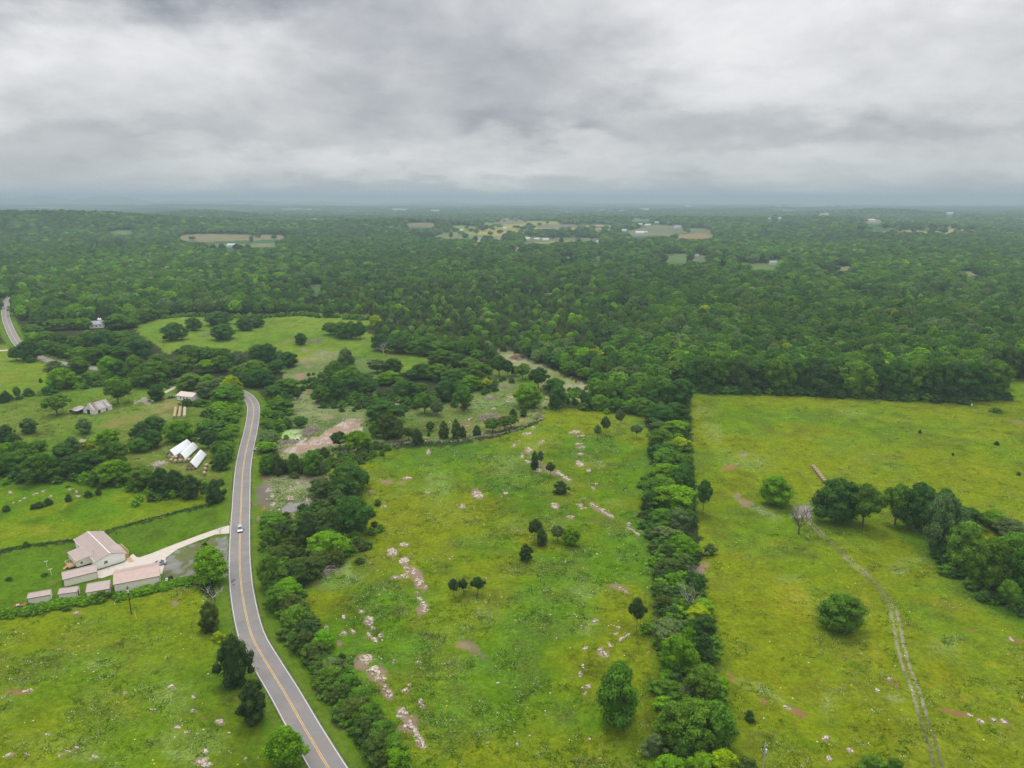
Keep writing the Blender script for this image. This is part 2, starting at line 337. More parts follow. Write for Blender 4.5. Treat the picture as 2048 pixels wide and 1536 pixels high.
rk("the centre pasture's middle", G9, [(1285, 838, 62, 40, 40), (1200, 893, 24, 26), (900, 745, 60, 14), (775, 898, 30, 12), (1430, 825, 34, 14, 20), (885, 1103, 46, 22), (822, 1145, 50, 50, 50), (890, 1178, 40, 18), (1010, 820, 26, 10), (1016, 605, 22, 30), (1150, 1290, 20, 12)])
rk("the rocky line below the wall", G9, [(1550, 505, 52, 14), (1505, 545, 20, 14, 40), (1478, 570, 18, 18), (1555, 590, 42, 26, 30), (1520, 624, 20, 26), (1550, 655, 40, 14, 20), (1605, 702, 48, 22, 10), (1720, 720, 50, 20, 35), (1765, 748, 60, 18, 35), (1625, 550, 34, 12, -20)])
rk("the centre pasture's right rocky strips", G9, [(1808, 498, 60, 18), (1840, 515, 50, 8), (1828, 560, 40, 12), (1840, 580, 54, 12), (1835, 614, 40, 8), (1830, 668, 50, 24, 30), (1880, 704, 26, 18), (1700, 895, 46, 34, 30), (1830, 890, 40, 16), (1850, 908, 34, 12), (1780, 955, 50, 18, 10),
    (1910, 895, 60, 22, 25), (1955, 925, 60, 22, 40), (2000, 950, 50, 18, 40), (1905, 800, 30, 16, 40), (1920, 775, 20, 8)])
rk("the slabs left of the hedgerow", F7, [(90, 555, 60, 30, 30), (110, 610, 90, 30, 30), (170, 650, 90, 26, 35), (215, 626, 34, 16, 10), (20, 1215, 60, 40, 20), (70, 1250, 60, 24, 20)])
rk("the slabs around the leafy tree", F8, [(60, 310, 56, 40), (215, 320, 50, 60, 60), (245, 370, 110, 60, 20), (310, 290, 70, 40, 50), (430, 215, 70, 40, -40), (490, 180, 60, 30, -30), (370, 165, 50, 30), (160, 30, 60, 40), (380, 95, 60, 16), (30, 490, 46, 40), (5, 580, 40, 60), (50, 770, 40, 30), (80, 700, 60, 40), (12, 90, 30, 40), (650, 85, 60, 26, 40)])
rk("the lower left field", GL, [(205, 665, 80, 22), (1255, 640, 54, 24, 10), (1415, 712, 40, 30), (915, 680, 36, 18), (1615, 895, 70, 34, 20), (1295, 933, 50, 22), (1365, 970, 40, 14), (1500, 1112, 56, 30), (1490, 1195, 120, 60, 10), (350, 985, 40, 20), (500, 1110, 40, 20), (565, 1085, 46, 20), (70, 1135, 60, 20, -20), (190, 1130, 40, 16), (435, 1140, 36, 18), (1420, 810, 50, 14), (1125, 805, 60, 14, -10), (560, 95, 60, 20, -10), (690, 1150, 46, 20)])
rk("the lower right field", G8, [(365, 1292, 66, 46), (1840, 512, 60, 24, 20), (1600, 1165, 80, 26, 20), (1700, 1155, 60, 26, 30), (1785, 1165, 70, 26, 20), (1500, 1115, 60, 20, 20), (870, 826, 60, 14, 10), (55, 1055, 60, 20, 35), (560, 1400, 70, 22, 35), (395, 1460, 70, 24, 35), (705, 1490, 90, 20, 35), (770, 915, 60, 20, 50)])
rk("the pasture north of the house", F2, [(110, 945, 46, 26, -10), (365, 960, 60, 12, -20), (455, 930, 60, 14, -20), (250, 1005, 40, 12, -20), (205, 1033, 34, 10, -20), (140, 1050, 24, 12), (515, 985, 28, 14), (715, 915, 34, 12), (785, 940, 34, 20), (800, 988, 56, 22, -20), (755, 910, 20, 8), (860, 870, 40, 10, -30)])
rk("the rocky glade beside the road", F4, [(600, 745, 40, 60, 60), (520, 800, 50, 60), (430, 835, 16, 40), (510, 905, 90, 50), (690, 920, 60, 50), (700, 985, 70, 50), (330, 880, 50, 60), (340, 960, 60, 40), (290, 820, 60, 60)])
rk("the glade by the stone wall", F5, [(1820, 1062, 100, 22), (1620, 735, 70, 20, 20), (1640, 690, 80, 30), (1230, 910, 60, 16, -30), (1435, 685, 80, 24), (1870, 1000, 50, 30), (1680, 1185, 36, 30), (1470, 808, 50, 20), (870, 858, 30, 16), (1200, 985, 36, 16), (1020, 945, 22, 26), (480, 760, 60, 20), (1975, 885, 24, 20)])
for place, lst in ROCKS:
    for (x, y, w, h, t) in lst:
        BL.append((x, y, w * .62, h * .62, t, 's')); BL.append((x, y, w * .5, h * .5, t, 'r'))
bl(G6, [(590, 960, 170, 160, 's'), (850, 1330, 150, 230, 50, 's'), (925, 460, 100, 110, 's'), (300, 720, 60, 80, 's'), (1300, 750, 200, 90, 30, 's'), (900, 560, 130, 80, 20, 'm'), (980, 660, 120, 70, 20, 'm'), (800, 470, 130, 80, 30, 'm'), (1340, 790, 140, 50, 20, 'm'), (950, 730, 160, 100, 'l'), (1480, 790, 200, 120, 'l'), (1180, 870, 200, 140, 'w'), (300, 180, 380, 260, 'w2'), (1430, 480, 240, 200, 'w')])
bl(G9, [(795, 760, 90, 36, 's'), (715, 820, 60, 26, 's'), (870, 770, 70, 26, 's'), (1270, 820, 90, 60, 40, 's'), (1060, 780, 220, 200, 'w'), (1150, 930, 260, 120, 'w'), (1430, 680, 260, 180, 'w'), (1600, 560, 160, 120, 'w'), (1900, 650, 140, 70, 20, 'w'), (1700, 1000, 200, 160, 'w'), (1500, 1000, 180, 120, 'w'), (1300, 760, 180, 80, 'l'), (1240, 1130, 180, 120, 'l'), (1980, 1070, 160, 80, 'l'), (1170, 600, 260, 110, 'l'), (1400, 820, 120, 60, 'l'),
        (950, 900, 260, 300, 'y'), (1300, 980, 380, 200, 'y'), (1800, 820, 380, 200, 'y'), (1520, 1040, 200, 80, 'y'), (780, 1000, 300, 120, 'y')])
bl(G1, [(320, 265, 180, 50, 20, 's'), (1080, 870, 130, 50, 40, 's2'), (1010, 830, 90, 30, 40, 'm'), (1330, 1060, 80, 50, 40, 's2'), (1570, 1140, 130, 40, 25, 's2'), (900, 130, 60, 110, 's'), (1300, 970, 340, 90, 25, 'w2'), (1150, 690, 140, 100, 'w'), (1540, 360, 380, 220, 10, 'Y'), (1310, 880, 300, 90, 25, 'Y'), (1500, 200, 180, 60, 'w'), (1290, 385, 140, 50, 30, 'o'), (1470, 530, 60, 40, 'o'), (1430, 1040, 200, 60, 30, 'w2'), (560, 690, 120, 120, 'm'), (60, 1480, 200, 80, 'm'), (520, 1080, 120, 60, 'm'), (1600, 1480, 600, 200, 'y'),
        (80, 540, 200, 160, 'w'), (60, 300, 300, 160, 'w')])
bl(G8, [(910, 865, 190, 60, 28, 's2'), (1520, 438, 90, 18, 15, 's2'), (1900, 532, 150, 30, 18, 's2'), (1410, 1100, 240, 30, 12, 's2'), (1820, 1195, 140, 30, 15, 's2'), (500, 655, 90, 20, 12, 's2'), (150, 260, 340, 240, 'Y'), (750, 650, 220, 200, 'Y'), (740, 360, 160, 120, 'Y'), (690, 260, 160, 60, 50, 'o'), (610, 110, 200, 40, 20, 'o'), (1290, 780, 380, 160, 40, 'o'), (1200, 870, 160, 60, 'o'), (1330, 560, 300, 200, 'w'), (1420, 980, 160, 60, 20, 'o'), (1330, 260, 560, 120, 20, 'o'), (380, 1000, 220, 200, 'w'), (900, 980, 260, 90, 20, 'w2'),
        (1400, 230, 600, 200, 'y'), (850, 1280, 300, 240, 'y'), (1700, 720, 160, 60, 20, 'Y'), (1880, 1060, 160, 100, 'Y'), (1460, 1060, 200, 20, 18, 'l'), (1750, 780, 120, 20, 20, 'l'), (470, 480, 220, 120, 'l'), (650, 740, 360, 60, 30, 'l'), (200, 1330, 300, 60, 40, 'l')])
bl(G7, [(820, 1130, 130, 80, 'w2'), (900, 1075, 200, 60, 'w'), (130, 830, 160, 50, 20, 'w2'), (40, 560, 260, 80, 'w'), (560, 320, 200, 60, 10, 'w'), (820, 360, 300, 30, 8, 'Y'), (1240, 440, 260, 30, 'Y'), (1230, 620, 200, 60, 'Y'), (1420, 370, 110, 60, 's3'), (1390, 325, 110, 20, 'l'), (320, 830, 110, 110, 30, 'g'), (640, 970, 90, 40, 'l'), (280, 1280, 260, 180, 'Y'), (640, 1290, 110, 90, 'o'), (110, 1300, 120, 40, 20, 'o'), (1020, 810, 260, 60, 10, 'Y'), (1020, 1000, 600, 130, 30, 'l'), (700, 60, 1400, 60, 0, 'w'), (20, 540, 40, 15, 's'), (700, 560, 900, 260, 'h')])
bl(G5, [(940, 810, 110, 40, -10, 's2'), (1050, 715, 80, 20, 's'), (830, 560, 160, 120, 40, 'w2'), (1000, 690, 200, 60, 'w'), (1180, 1110, 220, 60, 20, 'w2'), (1060, 1040, 140, 50, 20, 's'), (1000, 990, 80, 30, 's'), (770, 1480, 80, 120, 60, 's'), (1100, 780, 320, 100, 'w'), (780, 420, 200, 100, 'w'), (60, 780, 120, 60, 'w2'), (180, 1040, 120, 40, 'w2'), (1260, 1320, 300, 60, 'o'), (960, 870, 80, 30, 'o'), (880, 1030, 120, 40, 'o')])
bl(GL, [(130, 672, 200, 40, 's2'), (1485, 860, 36, 24, 's2'), (1420, 812, 70, 20, 's'), (1400, 1080, 460, 260, 'w2'), (1260, 720, 340, 260, 'w'), (720, 700, 240, 140, -20, 'w'), (430, 1060, 560, 160, 'w'), (740, 470, 200, 80, 'w'), (140, 590, 170, 50, 'w'), (40, 710, 110, 30, 'w2'), (650, 1150, 300, 80, 'w'), (1280, 20, 70, 60, 's'), (1600, 500, 300, 500, 50, 'l'), (1850, 1100, 200, 300, 'l'), (600, 290, 700, 200, 'y'), (900, 760, 300, 200, 'y'), (560, 95, 90, 30, 's'), (440, 120, 90, 40, 'm')])
bl(F3, [(1530, 790, 130, 90, 's'), (1570, 615, 90, 50, 's'), (1620, 680, 70, 40, 's'), (1590, 515, 110, 40, 's'), (1640, 900, 70, 130, 's'), (1830, 1190, 120, 60, 's'), (1650, 1100, 500, 300, 'w2'), (1900, 1120, 300, 140, 'w2'), (1620, 160, 300, 40, 'w'), (1560, 600, 500, 60, 'Y'), (1400, 420, 220, 40, -5, 's3'), (570, 370, 100, 30, 'm'), (1700, 480, 260, 40, 'l'), (150, 1100, 520, 160, -15, 't'), (140, 1190, 220, 120, 't'), (-300, 1250, 500, 100, -20, 't2'), (500, 1180, 260, 240, 'm2')])
bl(F2, [(1400, 610, 320, 60, 't2'), (1620, 650, 160, 60, 's'), (1940, 700, 180, 40, 's'), (1700, 480, 200, 60, -20, 's'), (560, 1100, 600, 90, -15, 'Y'), (300, 1330, 900, 160, -5, 'Y'), (1400, 1000, 600, 120, 'Y'), (120, 860, 500, 80, 'l'), (1280, 230, 520, 160, 't2'), (250, 360, 200, 30, 's3')])
bl(F5, [(1900, 330, 420, 40, 25, 'w3'), (1720, 290, 130, 36, 's'), (1660, 700, 260, 130, 'w2'), (1350, 760, 380, 120, 'w2'), (740, 870, 600, 200, 'w'), (1180, 960, 200, 160, 's3'), (40, 830, 300, 260, 'w2'), (70, 950, 200, 90, 's'), (1500, 560, 360, 160, 'w2'), (480, 270, 200, 40, 's3'), (420, 1150, 600, 40, 's3')])
bl(F4, [(250, 870, 180, 240, 's4'), (520, 1000, 130, 330, 70, 'g'), (680, 930, 180, 160, 'g'), (240, 1010, 160, 80, 's2'), (260, 700, 160, 80, 's2'), (540, 780, 420, 200, 'w2'), (500, 1300, 140, 200, 's'), (190, 1110, 40, 60, 's'), (600, 640, 800, 80, 's3'), (1060, 560, 260, 80, 's3'), (1120, 1330, 200, 160, 's3'), (560, 245, 190, 70, 'p'), (450, 260, 90, 50, 'p')])
bl(G3, [(1130, 1150, 120, 500, -25, 's3'), (950, 960, 60, 140, -25, 's3'), (940, 250, 240, 60, 's3')])
bl(G6, [(860, 170, 330, 80, 52, 's'), (900, 250, 160, 70, 50, 's'), (600, 1010, 330, 100, 48, 's'), (870, 1390, 330, 110, 52, 's'), (560, 640, 200, 90, 50, 'm'), (1350, 760, 260, 70, 45, 'm')])
bl(G9, [(1650, 690, 330, 30, 38, 's'), (1950, 925, 190, 34, 35, 's'), (1830, 570, 200, 26, 70, 'm')])
bl(GH, [(620, 410, 120, 30, -20, 's3'), (480, 790, 140, 40, 's3'), (1180, 700, 260, 30, -15, 'm')])
TYPES = { # colour, strength, edge noise
    's': ((.33, .225, .165), .8), 's2': ((.31, .165, .09), .85), 's3': ((.24, .175, .10), .45), 's4': ((.20, .165, .15), .8), 'r': ((.46, .38, .34), .55), 'm': ((.19, .17, .085), .6), 'm2': ((.17, .19, .06), .6), 't': ((.36, .27, .14), .75), 't2': ((.27, .22, .08), .6),
    'w': ((.27, .33, .11), .35), 'w2': ((.30, .36, .16), .55), 'w3': ((.40, .38, .24), .8), 'l': ((.06, .16, .022), .60), 'o': ((.34, .24, .01), .30), 'y': ((.23, .235, .012), .65), 'Y': ((.30, .30, .02), .75), 'h': ((.22, .25, .035), .5),
    'g': ((.36, .33, .33), .85), 'p': ((.26, .38, .08), .95)}
def open_far(x, y, px):
    """share of treeless ground in the distance"""
    n = fbm(x, y * .8, 330, 3, 91) + .035 * np.exp(-((px - 1180) / 420) ** 2) - .02 * (px < 600)
    return (n > .605) & (y > 2100)
def strips(px, py, x, y):
    return polydist(x, y, ROAD), polydist(x, y, TRACK), polydist(x, y, DIRT)
def cover(x, y, z, fine=True):
    """ground colour (albedo), pale-weed amount, flower amount at ground points"""
    px, py = proj(x, y, z); n = len(x)
    vis = (y > 40)
    n1 = fbm(x, y, 26, 4, 1); n2 = fbm(x, y, 9, 3, 2); n3 = fbm(x, y, 3.2, 3, 3); n4 = fbm(x, y, 60, 3, 4)
    wx = px + (n3 - .5) * 16 + (n2 - .5) * 10; wy = py + (fbm(x, y, 3.2, 3, 11) - .5) * 12
    def mixc(c, t, f): f = np.clip(f, 0, 1)[:, None]; return c * (1 - f) + np.asarray(t)[None, :] * f
    # forest floor everywhere first
    col = np.tile(np.array([.045, .06, .022]), (n, 1)); col = mixc(col, (.09, .085, .04), (n2 - .45) * 1.5)
    weed = np.zeros(n); flow = np.zeros(n); grass = np.zeros(n)
    far = y > 900
    col = np.where(far[:, None], np.array([.045, .095, .035])[None, :] * (0.75 + .5 * n4)[:, None], col)
    gold = np.array([.192, .236, .002]); green = np.array([.112, .222, .003]); mow = np.array([.110, .205, .010]); lush = np.array([.05, .14, .012]); dull = np.array([.145, .18, .035]); brown = np.array([.17, .165, .012])
    def pasture(poly, a, b, bias, g_w=.3, f_w=.0, scale=1., br=.25):
        nonlocal col, weed, flow, grass
        i = inpoly(wx, wy, poly)
        t = sm(n1 * .6 + n4 * .4 + bias, .38, .62)[:, None]
        c = np.array(a)[None, :] * (1 - t) + np.array(b)[None, :] * t
        c = c * (1 - br * sm(n2, .55, .75))[:, None] + brown[None, :] * (br * sm(n2, .55, .75))[:, None]
        c = c * (.80 + .42 * n3)[:, None] * (1 - .22 * sm(n2 * .5 + n4 * .5, .50, .64))[:, None]
        col = np.where(i[:, None], c, col); weed = np.where(i, g_w * sm(n2 * .5 + n1 * .5, .45, .62), weed); flow = np.where(i, f_w, flow); grass = np.where(i, 1, grass)
    pasture(BARNF, (.165, .215, .035), (.13, .23, .018), 0, .25, .1)
    pasture(FARLEFT, (.20, .25, .03), (.16, .25, .012), 0, .5, .1)
    pasture(UPPER, (.185, .26, .03), (.145, .25, .022), .0, .15, 0, br=.1)
    pasture(GLADE, (.24, .25, .11), (.10, .17, .03), 0, 1.0, .1)
    pasture(EASTMID, (.19, .21, .05), (.10, .18, .02), 0, .9, .1)
    pasture(SWATH, (.36, .35, .20), (.22, .25, .08), 0, .9)
    pasture(CENTER, gold, green, -.02, .30, .25)
    pasture(ROCKG, (.30, .28, .19), (.12, .17, .04), .03, 1.0)
    pasture(RIGHTF, gold * 1.02, (.145, .240, .003), -.03, .2, .35)
    pasture(LOWLEFT, (.190, .245, .003), (.138, .228, .004), .0, .25, .5)
    pasture(NFIELD, (.185, .255, .006), (.115, .225, .008), -.02, .03, .1, br=.05)
    for p in MOWN: pasture(p, mow, (.10, .175, .014), 0, .02, 0, br=.06)
    op = open_far(x, y, px); oc = np.array([.13, .175, .05])[None, :] * (.7 + .6 * fbm(x, y, 200, 2, 93))[:, None] + np.array([.10, .04, .01])[None, :] * sm(fbm(x, y, 500, 2, 95), .5, .6)[:, None]; col = np.where(op[:, None], oc, col)
    fx_ = px + (fbm(x, y, 120, 3, 15) - .5) * 7; fy_ = py + (fbm(x, y, 120, 3, 16) - .5) * 2
    for p, fc in FIELDS:
        fc = np.array(fc) * .46; e = inpoly(fx_, fy_, p); col = np.where(e[:, None], np.array(fc)[None, :] * (.8 + .4 * n1)[:, None], col)
    # the far plain: patchwork of woods and pale fields
    rd, td, dd = strips(px, py, x, y)
    v = (rd < 8.5 + 2 * (n2 - .5)) & (y < 900); c = mow * (.85 + .3 * n3)[:, None]; edge = sm(rd, 3.4, 5.0) * (1 - sm(rd, 5.0, 7.5)); c = mixc(c, (.17, .21, .04), .4 * edge)
    col = np.where(v[:, None], c, col); grass = np.where(v, .6, grass); weed = np.where(v, 0, weed)
    i = inpoly(wx, wy, GRAVEL); col = np.where(i[:, None], np.array([.17, .19, .08])[None, :] * (.8 + .4 * n3)[:, None], col); k = i & (n2 * .5 + n3 * .5 > .50); col = np.where(k[:, None], np.array([.25, .25, .22])[None, :] * (.7 + .6 * n3)[:, None], col); flow = np.where(i, 0, flow)
    i = inpoly(wx, wy, LOT3); col = np.where(i[:, None], np.array([.42, .37, .34])[None, :], col)
    i = inpoly(wx, wy, DIRTLOT); col = np.where(i[:, None], np.array([.42, .30, .22])[None, :] * (.75 + .5 * n3)[:, None], col); k = i & (n3 > .54); col = np.where(k[:, None], np.array([.50, .43, .38])[None, :], col); weed = np.where(i, 0, weed); grass = np.where(i, 0, grass)
    # blobs
    for (bx, by, a, b, ang, ty) in BL:
        near = (np.abs(px - bx) < a * 1.6 + b * 1.6 + 8) & (np.abs(py - by) < a * 1.6 + b * 1.6 + 8) & vis
        j = np.nonzero(near)[0]
        if not len(j): continue
        ca, sa = math.cos(R(ang)), math.sin(R(ang)); ex = px[j] - bx; ey = py[j] - by
        q = np.hypot((ex * ca + ey * sa) / max(a, 1), (-ex * sa + ey * ca) / max(b, 1))
        big = a > 14
        f = 1 - sm(q + (n3[j] - .5) * (1.3 if big else .9) + (n2[j] - .5) * (2.0 if big else .3), .45 if big else .55, 1.05 if ty[0] in 'srgp' else 1.35)
        if ty[0] in 'wylYhmto' : f = f * (.35 + .65 * sm(n2[j] * .6 + n1[j] * .4, .42, .56)) * (.6 + .4 * sm(n3[j], .4, .6))
        cc, st = TYPES[ty]; col[j] = mixc(col[j], cc, f * st)
        if ty[0] in 'srgpt': grass[j] *= 1 - f; weed[j] *= 1 - f; flow[j] *= 1 - f
        if ty[0] == 'w': weed[j] = np.maximum(weed[j], f * (1. if ty == 'w2' else .7))
        if ty == 'o': flow[j] = np.maximum(flow[j], f * 2.5)
    # two-rut track and dirt track
    rut = (np.abs(td - .85) < .37); mid = td < .5
    s1 = sm(fbm(x, y, 16, 2, 9), .50, .68)
    col = np.where(rut[:, None], np.array([.17, .165, .07])[None, :] * (1 - s1)[:, None] + np.array([.34, .31, .20])[None, :] * s1[:, None], col)
    dr = (np.abs(dd - .9) < .5); col = np.where(dr[:, None], np.array([.33, .26, .15])[None, :], col)
    col = np.where(((dd < .5))[:, None], np.array([.16, .20, .03])[None, :], col)
    dark = (rd < 3.75) & (rd > 3.3); col = np.where(dark[:, None], np.array([.07, .07, .05])[None, :], col)
    hd = np.minimum(polydist(x, y, HEDGE_C), polydist(x, y, HEDGE_R)); f = (1 - sm(hd, 5, 13)) * grass * (rd > 8.5); col = mixc(col, lush, f * .6)
    col = np.where((y < 900)[:, None], col * .70, col)
    return np.clip(col, .006, .8), np.clip(weed, 0, 1), np.clip(flow, 0, 3), grass
# ---------------------------------------------------------------- ground sheet
def make_ground():
    ys = [-3000, -900, -200, 0, 40, 66]; y = 80.0
    while y < 25500:
        ys.append(y); y += max(.55, .52 * (max(y, 110) / 140) ** 1.75) if y < 900 else y * .016
    ys.append(26000); ys = np.array(ys)
    u = np.linspace(-1, 1, 900); u = np.concatenate([[-10, -4, -2, -1.4, -1.15], u, [1.15, 1.4, 2, 4, 10]])
    w = .80 * (np.maximum(ys, 0) + 70)
    X = u[None, :] * w[:, None]; Y = np.repeat(ys[:, None], len(u), 1); Z = terrain(X, Y)
    # a little unevenness in the fields
    nr, ncol = X.shape; x, yy, z = X.ravel(), Y.ravel(), Z.ravel()
    col, weed, flow, grass = cover(x, yy, z)
    rd = polydist(x, yy, ROAD)
    z = z + (fbm(x, yy, 6, 3, 21) - .5) * .28 * sm(rd, 3.6, 9) * (yy < 1200) * grass
    idx = np.arange(nr * ncol).reshape(nr, ncol)
    F = np.stack([idx[:-1, :-1], idx[:-1, 1:], idx[1:, 1:], idx[1:, :-1]], -1).reshape(-1, 4)
    me = npmesh('ground', np.stack([x, yy, z - .02], 1), F, [ground_mat()], [
        ('gcol', 'FLOAT_COLOR', 'POINT', np.concatenate([col, np.ones((len(x), 1))], 1)), ('gw', 'FLOAT_VECTOR', 'POINT', np.stack([weed, flow, grass], 1))])
    me.shade_smooth()
    o = bpy.data.objects.new('ground', me); C.objects.link(o); tag(o, kind='structure')
    return o
def ground_mat():
    m = bpy.data.materials.new('ground_cover'); m.use_nodes = True; n = NT(m.node_tree); b = m.node_tree.nodes['Principled BSDF']
    a = n.node('ShaderNodeAttribute', attribute_name='gcol'); w = n.node('ShaderNodeAttribute', attribute_name='gw')
    s = n.node('ShaderNodeSeparateXYZ'); n.l.new(w.outputs['Vector'], s.inputs[0])
    g = n.node('ShaderNodeNewGeometry').outputs['Position']
    f1 = n.noise(g, .70, 6, .75); f2 = n.noise(g, 3.0, 3, .8); f3 = n.noise(g, .16, 3, .6)
    v = n.m('ADD', n.m('MULTIPLY', n.m('SUBTRACT', f1, .5), 1.5), n.m('ADD', n.m('MULTIPLY', n.m('SUBTRACT', f2, .5), 1.1), n.m('MULTIPLY', n.m('SUBTRACT', f3, .5), .6)))
    k = n.m('ADD', 1.0, n.m('MULTIPLY', v, n.m('ADD', .40, n.m('MULTIPLY', s.outputs[2], .85))))
    vm = n.node('ShaderNodeVectorMath', operation='SCALE'); n.l.new(a.outputs['Color'], vm.inputs[0]); n.l.new(n.m('MAXIMUM', k, .25), vm.inputs['Scale'])
    c = vm.outputs[0]
    # yellower / greener hue drift
    c = n.mix(n.m('MULTIPLY', n.m('MULTIPLY', n.ramp(n.noise(g, .30, 4, .7), .42, .68), s.outputs[2]), .45), c, n.mix(1.0, c, n.rgb((.62, .90, .9)), 'MULTIPLY'))
    # pale weeds
    wf = n.m('MULTIPLY', n.ramp(n.noise(g, 1.25, 3, .75), .50, .60), n.m('MULTIPLY', s.outputs[0], .62), clamp=True)
    c = n.mix(wf, c, n.rgb((.34, .41, .17)))
    # scattered white and yellow flowers
    vo = n.node('ShaderNodeTexVoronoi'); vo.inputs['Scale'].default_value = 1.25; n.l.new(g, vo.inputs['Vector'])
    sp_ = n.node('ShaderNodeSeparateColor'); n.l.new(vo.outputs['Color'], sp_.inputs[0])
    clump = n.ramp(n.noise(g, .11, 3, .6), .42, .62)
    th = n.m('MULTIPLY', n.m('MULTIPLY', clump, s.outputs[1]), .09)
    dot = n.m('MULTIPLY', n.m('LESS_THAN', sp_.outputs[0], th), n.m('LESS_THAN', vo.outputs['Distance'], .23))
    fc = n.mix(n.m('GREATER_THAN', sp_.outputs[1], .45), n.rgb((.62, .62, .42)), n.rgb((.68, .48, .02)))
    c = n.mix(dot, c, fc)
    n.l.new(c, b.inputs['Base Color']); b.inputs['Roughness'].default_value = .9; b.inputs['Specular IOR Level'].default_value = .0
    bp = n.node('ShaderNodeBump'); bp.inputs['Strength'].default_value = .9; bp.inputs['Distance'].default_value = .5
    n.l.new(n.m('ADD', f1, n.m('MULTIPLY', f2, .4)), bp.inputs['Height']); n.l.new(bp.outputs[0], b.inputs['Normal'])
    return m
ground = make_ground()
# ---------------------------------------------------------------- road and drives
def strip_obj(name, pts, a, b, z, m, parent=None, kind='structure'):
    P = np.array(pts); T = np.gradient(P, axis=0); T /= np.linalg.norm(T, axis=1)[:, None] + 1e-9; N = np.stack([T[:, 1], -T[:, 0]], 1)
    V = np.concatenate([np.c_[P + N * a, np.full(len(P), z)], np.c_[P + N * b, np.full(len(P), z)]]); n = len(P); i = np.arange(n - 1)
    me = npmesh(name, V, np.stack([i, i + n, i + n + 1, i + 1], 1), [m]); o = bpy.data.objects.new(name, me); C.objects.link(o)
    if parent: o.parent = parent
    elif kind: tag(o, kind=kind)
    return o
def asphalt_mat():
    m = mat('asphalt', (.165, .16, .158), .85, .10, .25)
    n = NT(m.node_tree); b = m.node_tree.nodes['Principled BSDF']; src = b.inputs['Base Color'].links[0].from_socket
    tcn = n.node('ShaderNodeTexCoord'); a = n.noise(tcn.outputs['Object'], .08, 4, .6); q = n.noise(tcn.outputs['Object'], 6, 3, .7)
    c = n.mix(n.ramp(a, .42, .62), src, n.mix(1.0, src, n.rgb((1.16, 1.06, 1.0)), 'MULTIPLY')); c = n.mix(n.ramp(q, .35, .75, 0, .35), c, n.rgb((.24, .22, .21)))
    n.l.new(c, b.inputs['Base Color']); return m
Zr = .09
road = strip_obj('road', ROAD, 3.62, -3.62, Zr, asphalt_mat())
P_ = np.array(ROAD)
strip_obj('edge_line', ROAD, 3.38, 3.245, Zr + .006, mat('white_road_paint', (.60, .60, .58), .6, .1, 2), road)
strip_obj('edge_line', ROAD, -3.245, -3.38, Zr + .006, MATS['white_road_paint'], road)
yl = mat('yellow_road_paint', (.52, .34, .12), .6, .18, 1.2)
strip_obj('centre_line', ROAD, .26, .10, Zr + .006, yl, road); strip_obj('centre_line', ROAD, -.10, -.26, Zr + .006, yl, road)
# worn strip between the two yellow lines and dark tar patches
tar = MB()
for (px, py, w, h) in [(466.5, 1162, 8, 12), (467.5, 1170, 6, 7)]:
    c = U(px, py); tar.add([tuple(c + np.array([math.cos(t) * w * .085 * random.Random(i + px).uniform(.7, 1.1), math.sin(t) * h * .12 * random.Random(i * 3 + px).uniform(.7, 1.1), Zr + .004 + 0 * i])) for i, t in enumerate(np.linspace(0, 6.28, 12, endpoint=False))], [tuple(range(12))])
tar.build('tar_patch', mat('tar', (.10, .095, .095), .8), road)
def flat(name, pxs, z, m, fr=PX, th=.12):
    p = [U(*fr(*q), z) for q in pxs]; b = MB(); b.prism([(q[0], q[1]) for q in p], -.1, z)
    o = b.build(name, m); tag(o, kind='structure'); return o
conc = mat('pale_concrete', (.45, .40, .35), .85, .07, .6)
flat('driveway', [(459.5, 1050.5), (444, 1054.2), (400, 1069.5), (340, 1092), (302, 1107), (279, 1114.8), (273, 1114), (266.5, 1107.5), (261.5, 1110.5), (256, 1119), (248, 1124.5), (193, 1142), (195.6, 1156), (204, 1156), (232, 1146.5), (300, 1146), (324, 1148), (332, 1114.8), (355.5, 1097.7), (396.5, 1081.2), (430, 1069), (458.5, 1066.5)], .06, conc)
flat('farm_drive', [(329, 783), (357, 769.5), (356, 773.5), (330, 787)], .06, mat('pale_gravel', (.40, .36, .33), .9, .12, 1))
flat('field_drive', [(-60, 703), (20, 699), (32, 697), (30, 700.5), (-60, 706)], .06, MATS['pale_gravel'])
